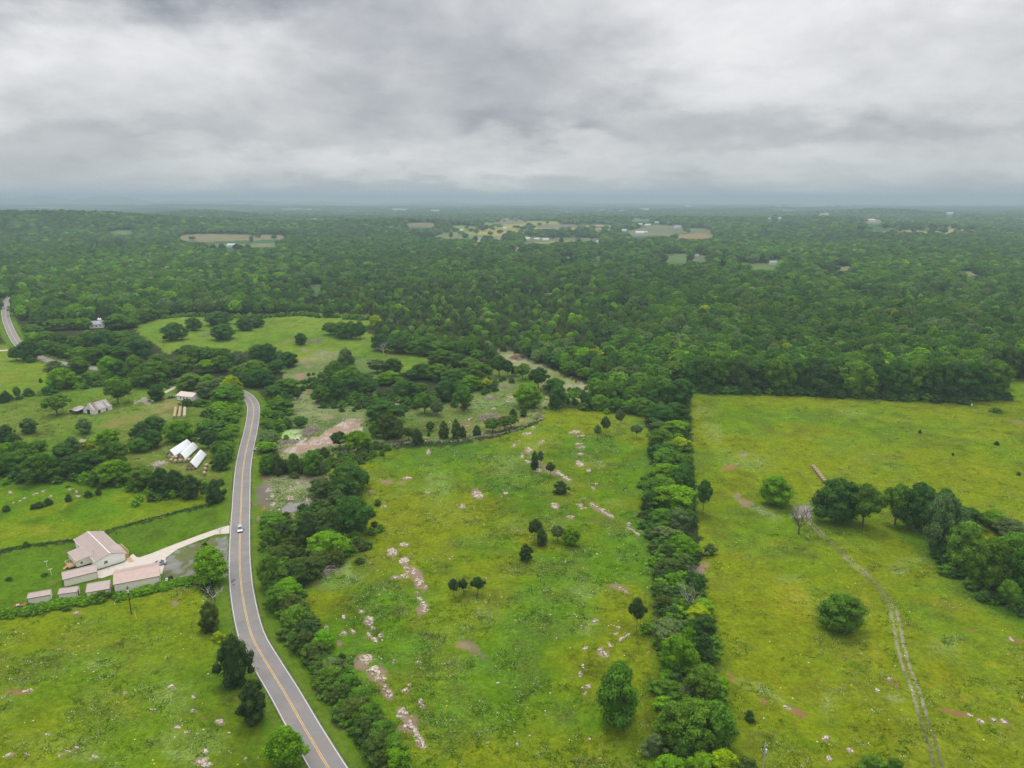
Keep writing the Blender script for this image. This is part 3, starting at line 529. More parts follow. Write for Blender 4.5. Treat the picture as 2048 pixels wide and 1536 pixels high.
# ================================================================ foliage
def leaf_mat():
    m = bpy.data.materials.new('leaves'); m.use_nodes = True; t = m.node_tree; n = NT(t); t.nodes.remove(t.nodes['Principled BSDF']); out = t.nodes['Material Output']
    a = n.node('ShaderNodeAttribute', attribute_type='INSTANCER', attribute_name='tint'); v = n.node('ShaderNodeAttribute', attribute_name='v')
    oi = n.node('ShaderNodeObjectInfo')
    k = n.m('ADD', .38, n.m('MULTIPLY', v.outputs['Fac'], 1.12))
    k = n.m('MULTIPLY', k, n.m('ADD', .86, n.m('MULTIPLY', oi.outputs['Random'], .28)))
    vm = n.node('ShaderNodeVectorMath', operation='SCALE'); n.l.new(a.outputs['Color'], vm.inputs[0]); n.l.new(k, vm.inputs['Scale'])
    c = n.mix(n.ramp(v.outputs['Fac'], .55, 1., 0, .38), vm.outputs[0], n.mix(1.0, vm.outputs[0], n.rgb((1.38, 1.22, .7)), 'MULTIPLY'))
    d = n.node('ShaderNodeBsdfDiffuse'); tr = n.node('ShaderNodeBsdfTranslucent'); n.l.new(c, d.inputs[0]); n.l.new(c, tr.inputs[0])
    mx = n.node('ShaderNodeMixShader'); mx.inputs[0].default_value = .28; n.l.new(d.outputs[0], mx.inputs[1]); n.l.new(tr.outputs[0], mx.inputs[2])
    n.l.new(mx.outputs[0], out.inputs[0]); return m
LEAF = leaf_mat(); BARK = mat('bark', (.13, .11, .09), .9, .3, 2); DEADWOOD = mat('weathered_wood', (.36, .34, .31), .9, .25, 3)
def quadball():
    """a small ball of quads"""
    n = 8; rings = [-.8, -.3, .3, .8]; v = []
    for z in rings: r = math.sqrt(1 - z * z); v += [(math.cos(6.2832 * k / n) * r, math.sin(6.2832 * k / n) * r, z) for k in range(n)]
    f = [(i * n + k, i * n + (k + 1) % n, (i + 1) * n + (k + 1) % n, (i + 1) * n + k) for i in range(3) for k in range(n)]
    t = 3 * n; f += [(t, t + 1, t + 2, t + 3), (t, t + 3, t + 4, t + 7), (t + 4, t + 5, t + 6, t + 7)]
    return np.array(v), np.array(f)
ICO = quadball()
PROF = {
    'f': ([0, .25, .55, .82, .95, 1], [.60, .95, 1., .80, .50, .25]),
    'j': ([0, .12, .35, .65, .88, 1], [.55, .88, 1., .86, .52, .16]), # height fraction -> radius fraction
    'r': ([0, .08, .25, .5, .75, .92, 1], [.55, .78, .96, 1., .82, .5, .18]),
    't': ([0, .1, .3, .55, .8, 1], [.35, .8, 1., .95, .7, .2]),
    'c': ([0, .1, .3, .6, .85, 1], [.70, .98, 1., .80, .50, .14]),
    's': ([0, .2, .5, .8, 1], [.9, 1., .9, .6, .2]),
    'l': ([0, .15, .5, .8, 1], [.4, .9, 1., .7, .2])}
def leaf_cloud(kind, seed, nl, per, leaf, z0, Rr=5., Ht=12., rl=(.27, .40), squash=.88, spiky=0., body_k=.60, lvar=.36):
    """leaf-sized faces spread over many small boughs of one crown; radius Rr, top at Ht"""
    rg = np.random.default_rng(seed); zt, rt = PROF[kind]; P = []; N = []; V = []; S = []
    squeeze = 1 + .16 * np.sin(np.linspace(0, 6.283, 64, endpoint=False) * 2 + rg.uniform(0, 6)) + .10 * np.sin(np.linspace(0, 6.283, 64, endpoint=False) * 3 + rg.uniform(0, 6))
    ctr = []
    for i in range(nl):
        t = (i + rg.uniform(0, 1)) / nl; t = t ** .85; an = i * 2.39996 + rg.uniform(-.5, .5)
        pr = np.interp(t, zt, rt) * squeeze[int(an / 6.283 * 64) % 64]; r_ = rg.uniform(*rl) * Rr * (1 - .22 * t)
        rad = max(0, pr * Rr - r_ * .75) * (rg.uniform(.75, 1.08) if rg.random() < .8 else rg.uniform(.1, .6))
        z = z0 * Ht + t * (Ht * (1 - z0) - r_ * squash) + r_ * .15; z = max(z, r_ * .5)
        ctr.append((math.cos(an) * rad, math.sin(an) * rad, z, r_, rg.uniform(0, 1)))
    for (cx, cyy, cz, r_, lv) in ctr:
        n_ = int(per * (r_ / (rl[1] * Rr)) ** 2) + 8
        d = rg.normal(size=(n_, 3)); d[:, 2] += .35; d /= np.linalg.norm(d, axis=1)[:, None]
        # knobbly bough surface
        ph = rg.uniform(0, 6, 3); kn = 1 + .16 * np.sin(d[:, 0] * 5 + ph[0]) * np.sin(d[:, 1] * 5 + ph[1]) + .1 * np.sin(d[:, 2] * 7 + ph[2])
        rr = r_ * (rg.uniform(.62, 1.06, n_) ** .7) * kn * np.where(rg.random(n_) < .12, rg.uniform(1.05, 1.32, n_), 1)
        p = d * rr[:, None]; p[:, 2] *= squash * (1 + spiky); p += (cx, cyy, cz)
        nn = d * 1.25 + rg.normal(size=(n_, 3)) * .42; nn[:, 2] += .25
        P.append(p); N.append(nn); V.append(np.clip((.36 - lvar) * .5 + lvar * lv + .40 * rg.random(n_) + .24 * (kn - .75) / .5, 0, 1)); S.append(rg.uniform(.65, 1.3, n_) * leaf)  # knob tips lighter, hollows darker: highlights and dark gaps put into leaf tone
    cores = []
    for (cx, cyy, cz, r_, lv) in ctr:
        k_ = r_ * .70; ic = ICO[0] * np.array([k_, k_, k_ * squash]) * (1 + .12 * rg.normal(size=(len(ICO[0]), 1))) + (cx, cyy, cz); cores.append((ic, lv))
    body = []
    for zq in np.linspace(.04, .93, 4):
        for k in range(8): an = 6.2832 * k / 8; rq = np.interp(zq, zt, rt) * Rr * body_k * rg.uniform(.85, 1.1); body.append((math.cos(an) * rq, math.sin(an) * rq, z0 * Ht + zq * (1 - z0) * Ht * .92))
    cores.append((np.array(body), 0.))
    P = np.concatenate(P); N = np.concatenate(N); V = np.concatenate(V); S = np.concatenate(S)
    P[:, 2] = np.maximum(P[:, 2], .15)
    N /= np.linalg.norm(N, axis=1)[:, None]; rv = rg.normal(size=P.shape); A = np.cross(N, rv); A /= np.linalg.norm(A, axis=1)[:, None] + 1e-9; B = np.cross(N, A)
    if spiky: A[:, 2] += spiky; 
    h = S[:, None] * .5; e = rg.uniform(.55, .95, (len(P), 1))
    q = np.stack([P - A * h, P - B * h * e + A * h * .1, P + A * h, P + B * h * e], 1)
    q[:, 1] -= N * h * .25; q[:, 3] -= N * h * .25
    F = np.arange(len(P) * 4).reshape(-1, 4)
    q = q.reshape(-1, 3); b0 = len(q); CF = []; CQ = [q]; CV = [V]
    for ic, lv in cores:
        ic[:, 2] = np.maximum(ic[:, 2], .1); CQ.append(ic); CF.append(ICO[1] + b0); b0 += len(ic); CV.append(np.full(len(ICO[1]), .26 + .2 * lv))  # cores darker than the leaves: crown's inner shade put into colour
    return np.concatenate(CQ), np.concatenate([F] + CF), np.concatenate(CV)
def branches(seed, Ht=12., spread=.9, depth=4, n0=4, bare=.35, rad=.22, up=.35):
    """trunk and limbs as tapered tubes"""
    rg = random.Random(seed); b = MB()
    def grow(p, d, L, r, k):
        pts = [p]; q = p; dd = d.copy()
        for i in range(3):
            dd = (dd + Vector((rg.gauss(0, .13), rg.gauss(0, .13), rg.gauss(0, .08) + .03))).normalized(); q = q + dd * L / 3; pts.append(q)
        b.tube(pts, [r, r * .85, r * .7, r * .5], 5 if k > 1 else 3, cap=False)
        if k <= 0: return
        m_ = n0 if k == depth else rg.choice((2, 3, 3))
        for j in range(m_):
            a = rg.uniform(0, 6.28) if k < depth else 6.28 * j / m_ + rg.uniform(-.4, .4)
            side = Vector((math.cos(a), math.sin(a), up + rg.uniform(-.1, .3))) * spread
            nd = (dd * .75 + side).normalized(); s = pts[rg.choice((2, 3))]
            grow(s, nd, L * rg.uniform(.62, .85), r * .52, k - 1)
    p0 = Vector((0, 0, 0)); top = Vector((rg.uniform(-.3, .3), rg.uniform(-.3, .3), Ht * bare))
    b.tube([p0, p0.lerp(top, .5) + Vector((.08, .05, 0)), top], [rad * 1.35, rad, rad * .85], 8, cap=False)
    for j in range(n0):
        a = 6.28 * j / n0 + rg.uniform(-.5, .5); nd = Vector((math.cos(a) * spread, math.sin(a) * spread, .7 + up)).normalized()
        grow(top, nd, Ht * (1 - bare) * .40, rad * .6, depth - 1)
    return b
def crown_mesh(name, args):
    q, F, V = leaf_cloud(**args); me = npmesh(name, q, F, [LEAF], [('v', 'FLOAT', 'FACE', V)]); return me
CR = {'r': [], 't': [], 'c': [], 's': [], 'l': []}
for i in range(5): CR['r'].append(crown_mesh('round_crown', dict(kind='r', seed=10 + i, nl=[46, 38, 54, 34, 48][i], per=420, leaf=.44, z0=.10, rl=[(.28, .40), (.30, .44), (.26, .38), (.30, .48), (.26, .42)][i])))
for i in range(3): CR['t'].append(crown_mesh('high_crown', dict(kind='t', seed=30 + i, nl=34, per=300, leaf=.46, z0=.34, rl=(.28, .42), body_k=.6)))
for i in range(4): CR['c'].append(crown_mesh('cedar_crown', dict(kind='cjjc'[i], seed=50 + i, nl=[72, 54, 46, 60][i], per=190, leaf=.36, z0=.03, rl=[(.20, .32), (.20, .36), (.22, .40), (.18, .30)][i], spiky=.30, body_k=.62, lvar=.5)))
for i in range(2): CR['s'].append(crown_mesh('shrub_crown', dict(kind='s', seed=70 + i, nl=26, per=190, leaf=.42, z0=.0, rl=(.26, .40))))
for i in range(2): CR['l'].append(crown_mesh('small_crown', dict(kind='l', seed=80 + i, nl=20, per=240, leaf=.42, z0=.42, rl=(.34, .52), body_k=.6)))
TRK = {'r': [branches(5, 10, .75, 2, 4, .25, .26).mesh('trunk', [BARK])], 't': [branches(6 + i, 11, .7, 2, 4, .42, .24).mesh('trunk', [BARK]) for i in range(2)],
       'c': [branches(9, 10.5, .35, 1, 3, .5, .16).mesh('trunk', [BARK])], 's': [branches(11, 8, 1.2, 2, 5, .06, .12).mesh('trunk', [BARK])], 'l': [branches(12, 10.5, .7, 2, 3, .52, .17).mesh('trunk', [BARK])]}
DEAD = [branches(21 + i, 12, .95, 4, 5, [.28, .18, .34][i], .20).mesh('bare_branches', [DEADWOOD]) for i in range(3)]
DARKDEAD = branches(44, 12, .85, 4, 6, .2, .34, .5).mesh('bare_branches', [mat('dark_bark', (.10, .085, .065), .9, .3)])
TINT = {'d': (.062, .148, .024), 'k': (.060, .118, .028), 'm': (.098, .208, .020), 'b': (.145, .31, .012), 'y': (.27, .37, .008), 'o': (.085, .138, .026), 'g': (.128, .205, .062)}
WORD = {'d': 'dark green', 'k': 'very dark green', 'm': 'mid green', 'b': 'bright green', 'y': 'yellow green', 'o': 'olive green', 'g': 'grey green'}
KIND = {'r': 'round_tree', 't': 'tall_tree', 'c': 'cedar_tree', 's': 'shrub', 'l': 'thin_tree', 'x': 'bare_tree'}
KW = {'r': 'tree', 't': 'tall tree', 'c': 'cedar', 's': 'shrub', 'l': 'thin tree', 'x': 'bare leafless tree'}
ORD = 'first second third fourth fifth sixth seventh eighth ninth tenth eleventh twelfth thirteenth fourteenth fifteenth sixteenth seventeenth eighteenth nineteenth'.split()
TENS = {2: 'twent', 3: 'thirt', 4: 'fort', 5: 'fift', 6: 'sixt', 7: 'sevent', 8: 'eight', 9: 'ninet'}
CARD = 'one two three four five six seven eight nine'.split()
def ordw(i):
    n = i + 1
    if n < 20: return ORD[n - 1]
    h = ''
    if n > 100: h = 'hundred and '; n -= 100
    if n < 20: return h + ORD[n - 1]
    t, u = divmod(n, 10)
    return h + (TENS[t] + 'ieth' if u == 0 else TENS[t] + 'y-' + ORD[u - 1])
# ---------------------------------------------------------------- the trees, read off the photo: base x, base y, top y, width, look, [kind]
TREES = []
def tr(place, end, fr, lst, axis='x'):
    """end: phrase for where counting starts; axis x = from the left, y = from the near end"""
    for t in lst:
        bx, by = fr(t[0], t[1]); _, ty = fr(t[0], t[2]); w = t[3] / fr.k; look = t[4]; kd = t[5] if len(t) > 5 else 'r'
        TREES.append(dict(place=place, end=end, axis=axis, x=bx, y=by, ty=ty, w=w, look=look, kd=kd, lab=t[6] if len(t) > 6 else None))
tr("the wood beside the upper pasture", "from the left", F1, [(160, 620, 470, 130, 'm'), (290, 625, 400, 200, 'd'), (310, 640, 555, 110, 'm', 's'), (460, 545, 400, 150, 'm'), (560, 560, 420, 160, 'm'), (660, 590, 440, 170, 'm'), (480, 440, 310, 170, 'm'), (620, 470, 330, 170, 'd'),
    (760, 520, 360, 170, 'm'), (800, 610, 470, 180, 'b'), (940, 660, 470, 210, 'm'), (900, 480, 300, 190, 'm'), (1040, 520, 300, 180, 'd'), (1060, 600, 440, 190, 'm'), (1200, 620, 460, 220, 'd'), (1200, 490, 310, 200, 'm'), (1330, 520, 370, 200, 'm'), (1400, 565, 350, 210, 'd'), (1490, 550, 400, 160, 'd'), (340, 440, 320, 180, 'b'), (330, 350, 260, 170, 'm'), (1060, 420, 290, 150, 'm'), (1290, 430, 300, 160, 'm')])
tr("the wood around the white house", "from the left", F1, [(830, 300, 175, 180, 'b'), (700, 300, 190, 180, 'm'), (560, 310, 190, 190, 'm'), (400, 300, 160, 200, 'k'), (1160, 230, 80, 150, 'b'), (1190, 300, 170, 260, 'm'), (1330, 290, 180, 150, 'm'), (1480, 215, 70, 200, 'm'), (1640, 185, 100, 150, 'm'), (930, 180, 60, 160, 'b'), (1080, 180, 40, 170, 'd')])
tr("the tree line below the far road", "from the left", F1, [(560, 725, 605, 200, 'g', 's'), (620, 910, 680, 290, 'b'), (800, 750, 570, 200, 'm'), (930, 860, 720, 190, 'm'), (800, 860, 790, 80, 'd', 's'), (490, 960, 865, 190, 'd', 's'), (415, 845, 795, 40, 'd', 'c'), (290, 985, 890, 110, 'd', 's'), (175, 1010, 880, 80, 'm', 'l'), (60, 1045, 920, 110, 'd', 'c'), (5, 1055, 960, 90, 'd', 's'), (190, 1020, 970, 90, 'd', 's'),
    (1110, 800, 560, 220, 'b'), (1230, 800, 600, 180, 'd'), (1380, 810, 550, 200, 'm'), (1550, 875, 610, 360, 'm'), (1680, 830, 640, 200, 'd'), (1060, 815, 760, 70, 'd', 's')])
tr("the tree belt above the farm drive", "from the left", F1, [(1490, 600, 490, 120, 'd'), (1620, 700, 540, 200, 'm'), (1850, 780, 560, 270, 'm'), (1890, 620, 480, 200, 'd'), (1990, 640, 470, 180, 'm')])
tr("the barn field", "from the left", F1, [(1600, 1030, 850, 200, 'd', 'r', "dark green bushy tree beside the small gravel lot in the barn field"), (1200, 1070, 810, 240, 'm', 't', "large leafy tree just behind the old white barn"), (1300, 960, 810, 110, 'm', 'r', "small crown at the upper right side of the large tree behind the old barn"),
    (575, 1180, 950, 240, 'm', 't', "tall lopsided tree standing alone left of the old white barn"), (860, 1370, 1195, 175, 'g', 'r', "low rounded grey green tree standing alone in front of the old white barn"), (290, 1370, 1195, 165, 'g', 'r', "round greyish green tree at the left end of the barn field's lower edge")])
tr("the upper pasture", "from the left", F3, [(240, 415, 220, 245, 'd', 'r', "leftmost dark rounded tree standing alone in the upper pasture"), (445, 315, 165, 170, 'd', 'r', "dark round tree second from the left in the upper pasture"), (690, 260, 160, 260, 'd', 'r', "broad dark tree at the back of the upper pasture's middle pair"),
    (740, 410, 230, 260, 'd', 'r', "broad dark tree at the front of the upper pasture's middle pair"), (970, 310, 170, 175, 'd', 'r', "left one of two touching round trees right of the upper pasture's middle pair"), (1090, 280, 170, 140, 'd', 'r', "right one of two touching round trees right of the upper pasture's middle pair"),
    (1540, 460, 330, 130, 'd', 'r', "small single tree beside the brush heap at the upper pasture's right end"), (1830, 175, 60, 150, 'd', 'r', "dark tree jutting from the forest edge at the upper pasture's far right corner")])
tr("the clump right of the upper pasture", "from the left", F3, [(1850, 360, 220, 180, 'm'), (1960, 390, 210, 200, 'd'), (2060, 400, 205, 150, 'm'), (2150, 400, 210, 120, 'd')])
tr("the belt below the upper pasture", "from the left", F3, [(400, 620, 475, 260, 'd'), (560, 600, 470, 200, 'm'), (700, 620, 480, 200, 'm'), (820, 650, 530, 140, 'd'), (720, 740, 560, 200, 'm'), (580, 750, 600, 190, 'b'), (930, 660, 540, 130, 'g', 'c'), (1110, 620, 440, 200, 'd'), (1210, 660, 430, 200, 'd'), (1300, 750, 600, 180, 'd'), (1410, 680, 520, 220, 'd'), (900, 780, 660, 180, 'm'), (1070, 800, 600, 270, 'm'), (1100, 885, 740, 290, 'd'), (940, 870, 720, 180, 'k')])
tr("the belt left of the road", "from its near end", F3, [(400, 915, 740, 270, 'm'), (600, 930, 750, 190, 'b'), (570, 1010, 820, 210, 'g'), (700, 1000, 790, 210, 'g'), (830, 1000, 760, 190, 'y'), (790, 1050, 890, 310, 'm'), (885, 1060, 930, 140, 'b'), (500, 1085, 1000, 200, 'm', 's'), (370, 1085, 1000, 160, 'd', 's'),
    (700, 1165, 1040, 200, 'b'), (860, 1195, 1050, 170, 'b'), (760, 1250, 1140, 210, 'm'), (870, 1260, 1180, 100, 'b'), (640, 1420, 1220, 300, 'd'), (830, 1400, 1260, 160, 'b'), (770, 1470, 1320, 190, 'm'), (590, 1520, 1330, 150, 'k'), (790, 1560, 1440, 160, 'b'), (700, 1600, 1430, 160, 'm'), (800, 1640, 1510, 130, 'd')], 'y')
tr("the belt left of the road", "from its near end", PX, [(440, 940, 905, 34, 'd', 'c'), (449, 925, 888, 30, 'm')], 'y')
tr("the trees right of the bend", "from its near end", F3, [(1400, 950, 790, 240, 'm'), (1270, 1010, 860, 190, 'd'), (1500, 1015, 900, 80, 'd'), (1310, 1160, 1000, 240, 'm'), (1190, 1210, 1090, 120, 'b'), (1290, 1240, 1130, 180, 'm'), (1400, 1310, 1190, 130, 'g', 'c'), (1540, 1310, 1180, 140, 'd'), (1240, 1350, 1215, 210, 'm'), (1190, 1450, 1330, 190, 'g'), (1395, 1430, 1370, 80, 'b', 's')], 'y')
tr("the big grove in the middle", "from the left", F5, [(-80, 600, 400, 210, 'm'), (-150, 560, 300, 210, 'm'), (-40, 480, 170, 160, 'g'), (-250, 750, 560, 210, 'm'), (-150, 740, 480, 230, 'd'), (20, 600, 350, 190, 'm'), (120, 640, 430, 240, 'd', 't'), (210, 690, 500, 180, 'd', 't'), (280, 440, 290, 180, 'g'), (430, 470, 280, 230, 'd'), (400, 560, 410, 230, 'b'), (560, 700, 500, 250, 'd'), (720, 650, 530, 160, 'm'),
    (740, 500, 330, 210, 'd'), (900, 520, 330, 250, 'm'), (940, 350, 200, 240, 'm'), (1110, 380, 240, 230, 'd'), (1220, 420, 270, 210, 'm'), (1310, 520, 310, 250, 'm'), (1080, 570, 390, 250, 'd'), (1240, 620, 450, 200, 'b'), (980, 730, 500, 230, 'd'), (1150, 830, 540, 190, 'm', 't'), (760, 860, 620, 220, 'm', 't'), (885, 880, 680, 140, 'g', 't'), (1080, 700, 520, 160, 'd'), (620, 520, 400, 140, 'd'), (1330, 600, 480, 120, 'd')])
tr("the grove's foot above the wall", "from the left", F5, [(340, 940, 705, 390, 'd', 'r', "big dark spreading oak above the left end of the rubble stone wall"), (260, 1100, 920, 160, 'm', 't'), (400, 1110, 830, 260, 'o', 'c'), (500, 1150, 900, 110, 'o', 'l'), (545, 835, 760, 100, 'd')])
tr("the row beyond the small clearing", "from the left", F5, [(310, 215, 30, 180, 'd'), (430, 235, 70, 160, 'd'), (530, 240, 60, 180, 'k'), (640, 245, 100, 180, 'm'), (760, 265, 60, 230, 'm'), (900, 270, 100, 210, 'm'), (1080, 260, 100, 230, 'm'), (1200, 240, 90, 190, 'm'), (1300, 325, 190, 160, 'm'), (1430, 340, 150, 130, 'd')])
tr("the row along the stone wall", "from the left", F5, [(70, 1265, 1010, 250, 'b', 't'), (600, 1135, 990, 120, 'o', 'l'), (690, 1165, 1000, 125, 'k', 'c'), (820, 1035, 930, 95, 'k', 'l'), (805, 1088, 1040, 40, 'k', 'c'), (960, 1105, 920, 130, 'o', 'c'), (1085, 1115, 900, 110, 'o', 'c'), (1155, 1095, 975, 90, 'o', 'c'), (1300, 1080, 965, 110, 'k', 'c'), (1460, 1050, 890, 170, 'm', 't'), (1580, 1030, 870, 130, 'o', 't'), (1650, 1000, 860, 130, 'm', 't'), (1670, 895, 800, 100, 'k', 'c'), (1780, 885, 790, 90, 'k', 'c')])
tr("the glade beyond the stone wall", "from the left", F5, [(1820, 800, 530, 270, 'b'), (1930, 610, 370, 190, 'd', 't'), (1530, 480, 250, 190, 'd', 't'), (1615, 480, 300, 110, 'd', 't'), (1690, 470, 360, 90, 'm', 't'), (1770, 510, 330, 150, 'm', 't'), (1400, 620, 485, 110, 'y', 'l', "small yellow green tree standing at the right tip of the big middle grove"), (1850, 790, 690, 140, 'b', 's')])
tr("the glade beyond the stone wall", "from the left", F6, [(580, 810, 550, 170, 'd'), (560, 650, 480, 210, 'd'), (690, 755, 680, 50, 'k', 'c'), (760, 765, 690, 55, 'k', 'c')])
tr("the centre pasture's far right corner", "from the left", F6, [(860, 780, 620, 90, 'd'), (900, 805, 640, 120, 'd'), (1020, 815, 650, 190, 'm'), (1180, 840, 680, 160, 'm'), (1180, 700, 560, 250, 'd'), (1380, 740, 560, 210, 'm'), (1450, 870, 680, 210, 'm'), (1340, 860, 720, 160, 'm'), (1080, 600, 470, 260, 'd'), (1230, 570, 360, 250, 'g'), (1420, 620, 420, 270, 'm'), (1650, 650, 460, 250, 'm'), (1780, 520, 305, 330, 'm'), (1850, 770, 480, 300, 'd'), (1680, 760, 490, 200, 'm'), (1300, 480, 285, 300, 'm'), (1070, 430, 260, 200, 'm'), (1560, 800, 600, 180, 'd')])
tr("the centre pasture", "", F6, [(1080, 1080, 870, 100, 'k', 'l', "thin stemmed dark tree on the open grass near the centre pasture's far right corner"), (1000, 1120, 960, 80, 'g', 'l', "thin pale stemmed tree just left of the dark one near the pasture's far right corner"), (1225, 1000, 800, 90, 'g', 'l', "sparse pale tree at the wood's edge behind the two thin stemmed ones"), (1400, 1110, 950, 110, 'g', 'l', "sparse grey green sapling beside the central hedgerow's far end"),
    (355, 1430, 1230, 105, 'k', 'c', "leaning pointed cedar at the far end of the pasture's rocky line"), (415, 1370, 1230, 60, 'g', 'l', "sparse pale sapling right behind the leaning cedar in the pasture"), (515, 1500, 1340, 100, 'k', 'l', "dark cedar on a bare stem, just nearer than the leaning cedar")])
tr("the centre pasture", "", G9, [(1730, 830, 748, 100, 'k', 's', "low dark bushy tree over white stones in the centre pasture"), (1590, 1085, 955, 80, 'k', 'l', "taller dark tree of the pair left of the pasture's twin trees"), (1625, 1110, 1005, 70, 'k', 'c', "shorter dark cedar of the pair left of the pasture's twin trees"), (1712, 1085, 990, 75, 'g', 't', "left grey green tree of the twin trees in mid pasture"), (1785, 1112, 1000, 90, 'b', 'r', "right bright green tree of the twin trees in mid pasture"), (1540, 1190, 1090, 88, 'k', 'c', "single dark round cedar standing below the twin trees in mid pasture")])
tr("the centre pasture", "", G6, [(1180, 365, 205, 78, 'k', 'l', "left tree of the small thin stemmed trio low in the centre pasture"), (1252, 345, 208, 72, 'k', 'l', "middle tree of the small thin stemmed trio low in the centre pasture"), (1365, 345, 190, 110, 'k', 'l', "right tree of the small thin stemmed trio low in the centre pasture")])
tr("the centre pasture", "", PX, [(1273.5, 1262, 1189, 36, 'k', 'l', "small dark tree on a bare trunk left of the central hedgerow"), (1236, 1452, 1312, 102, 'm', 'r', "big dense leafy tree standing alone left of the central hedgerow's near end")])
HG = "the central hedgerow"
tr(HG, "from its near end", F6, [(1640, 970, 760, 300, 'd'), (1800, 950, 740, 230, 'd'), (1620, 1030, 930, 150, 'g'), (1800, 1070, 925, 220, 'b'), (1640, 1190, 1010, 240, 'm'), (1850, 1230, 1095, 180, 'y'), (1750, 1260, 1150, 180, 'm'), (1600, 1290, 1170, 160, 'd'), (1690, 1400, 1205, 240, 'm'), (1860, 1400, 1265, 200, 'm'), (1890, 1490, 1380, 200, 'd'), (1700, 1540, 1370, 260, 'b')], 'y')
tr(HG, "from its near end", F7, [(640, 235, -40, 250, 'd'), (420, 330, 60, 350, 'm'), (560, 440, 175, 430, 'b'), (300, 440, 230, 160, 'k'), (440, 570, 400, 260, 'm'), (600, 610, 390, 220, 'g'), (690, 570, 400, 160, 'd'), (440, 740, 570, 190, 'g'), (600, 690, 610, 110, 'g'), (660, 870, 670, 270, 'b'), (480, 920, 750, 180, 'k', 'c'), (670, 990, 860, 210, 'o', 'c'), (480, 1050, 890, 220, 'o', 'c'), (380, 1110, 1010, 130, 'o', 'c'), (540, 1190, 1050, 140, 'b'), (640, 1190, 1110, 90, 'y', 's'), (430, 1300, 1130, 210, 'o', 'c'), (790, 1280, 1080, 100, 'd', 'c'), (460, 1410, 1270, 180, 'o', 'c'), (570, 1430, 1320, 140, 'o'), (860, 1490, 1310, 190, 'b'), (820, 1560, 1420, 260, 'y'), (600, 1300, 1180, 160, 'k'), (700, 1440, 1310, 120, 'k', 'c'), (560, 800, 690, 120, 'd')], 'y')
tr(HG, "from its near end", F8, [(900, 260, 0, 330, 'g'), (1280, 210, -50, 220, 'd'), (1100, 270, 90, 170, 'b'), (1270, 420, 130, 200, 'k', 'c'), (1010, 570, 170, 320, 'b'), (1310, 490, 300, 170, 'k', 'c'), (1190, 470, 370, 120, 'y'), (910, 630, 500, 200, 'y', 's'), (1240, 850, 470, 360, 'm'), (910, 830, 600, 300, 'm', 's'), (1130, 1370, 800, 500, 'm'), (1370, 1350, 840, 330, 'm'), (760, 1390, 1150, 230, 'g', 's'), (1450, 1620, 1330, 290, 'y'), (930, 1690, 1390, 300, 'b'), (1230, 1700, 1370, 280, 'b'), (1060, 1500, 1240, 220, 'd')], 'y')
tr("the right field", "", G7, [(185, 795, 625, 180, 'b', 'r', "bright green ball shaped tree standing alone left of the bare field tree"), (500, 893, 665, 215, 'd', 'r'), (635, 912, 698, 170, 'm', 't'), (800, 900, 698, 140, 'm', 't')])
for t_ in TREES[-3:]: t_['place'] = "the slanting row of the right field"; t_['end'] = "from the left"
tr("the slanting row of the right field", "from the left", G7, [(910, 925, 695, 170, 'd'), (1040, 880, 720, 110, 'd'), (1030, 1050, 760, 180, 'g'), (1180, 910, 810, 130, 'd'), (1155, 1130, 890, 190, 'm'), (1100, 960, 800, 140, 'd'), (1310, 910, 850, 130, 'b'), (1390, 970, 870, 150, 'g'), (1270, 1240, 980, 190, 'm'), (1400, 1200, 950, 190, 'm'), (1370, 1335, 1165, 105, 'm', 'l'), (1500, 1280, 1000, 200, 'm'), (1560, 1180, 960, 190, 'd'), (1620, 1350, 1080, 200, 'm')])
tr("the right field", "", G7, [(520, 1445, 1222, 215, 'm', 'r', "bushy mid green tree standing alone left of the two rut track"), (1315, 322, 288, 68, 'm', 's', "flat round bush at the right field's far right corner"), (922, 425, 403, 20, 'k', 's', "tiny dark bush in the upper middle of the right field"), (1315, 487, 463, 28, 'k', 's', "tiny dark bush right of the upper middle of the right field"), (1090, 540, 522, 16, 'k', 's', "smallest dark bush in the middle of the right field"), (1427, 642, 620, 22, 'k', 's', "tiny dark bush at the right edge of the right field")])
tr("the right field", "", G5, [(775, 1125, 868, 130, 'd', 'l', "small tree on an ivied stem just right of the central hedgerow")])
tr("the right field", "", F8, [(1740, 1060, 920, 140, 'd', 's', "lone dark green bush low in the right field right of the central hedgerow")])
tr("the right field", "", G8, [(750, 1570, 1400, 260, 'm', 's', "left part of the thicket at the bottom of the right field"), (920, 1600, 1430, 200, 'm', 's', "right part of the thicket at the bottom of the right field")])
tr("the wood right of the road", "from its near end", F4, [(1100, 900, 520, 380, 'd'), (830, 890, 670, 210, 'g'), (1160, 1290, 850, 400, 'd', 't'), (700, 1390, 1020, 260, 'k', 'c'), (900, 1510, 1210, 410, 'b'), (330, 1210, 1040, 270, 'm'), (420, 1350, 1130, 210, 'k', 'c'), (300, 1430, 1200, 190, 'm'), (400, 1550, 1380, 260, 'o'), (800, 1200, 1040, 240, 'k', 'c'), (950, 1200, 960, 190, 'o'), (620, 1510, 1400, 170, 'o', 'c'), (1250, 800, 600, 140, 'd'), (1000, 1000, 800, 200, 'k'), (980, 1600, 1400, 180, 'o', 'c'), (780, 1600, 1420, 220, 'o')], 'y')
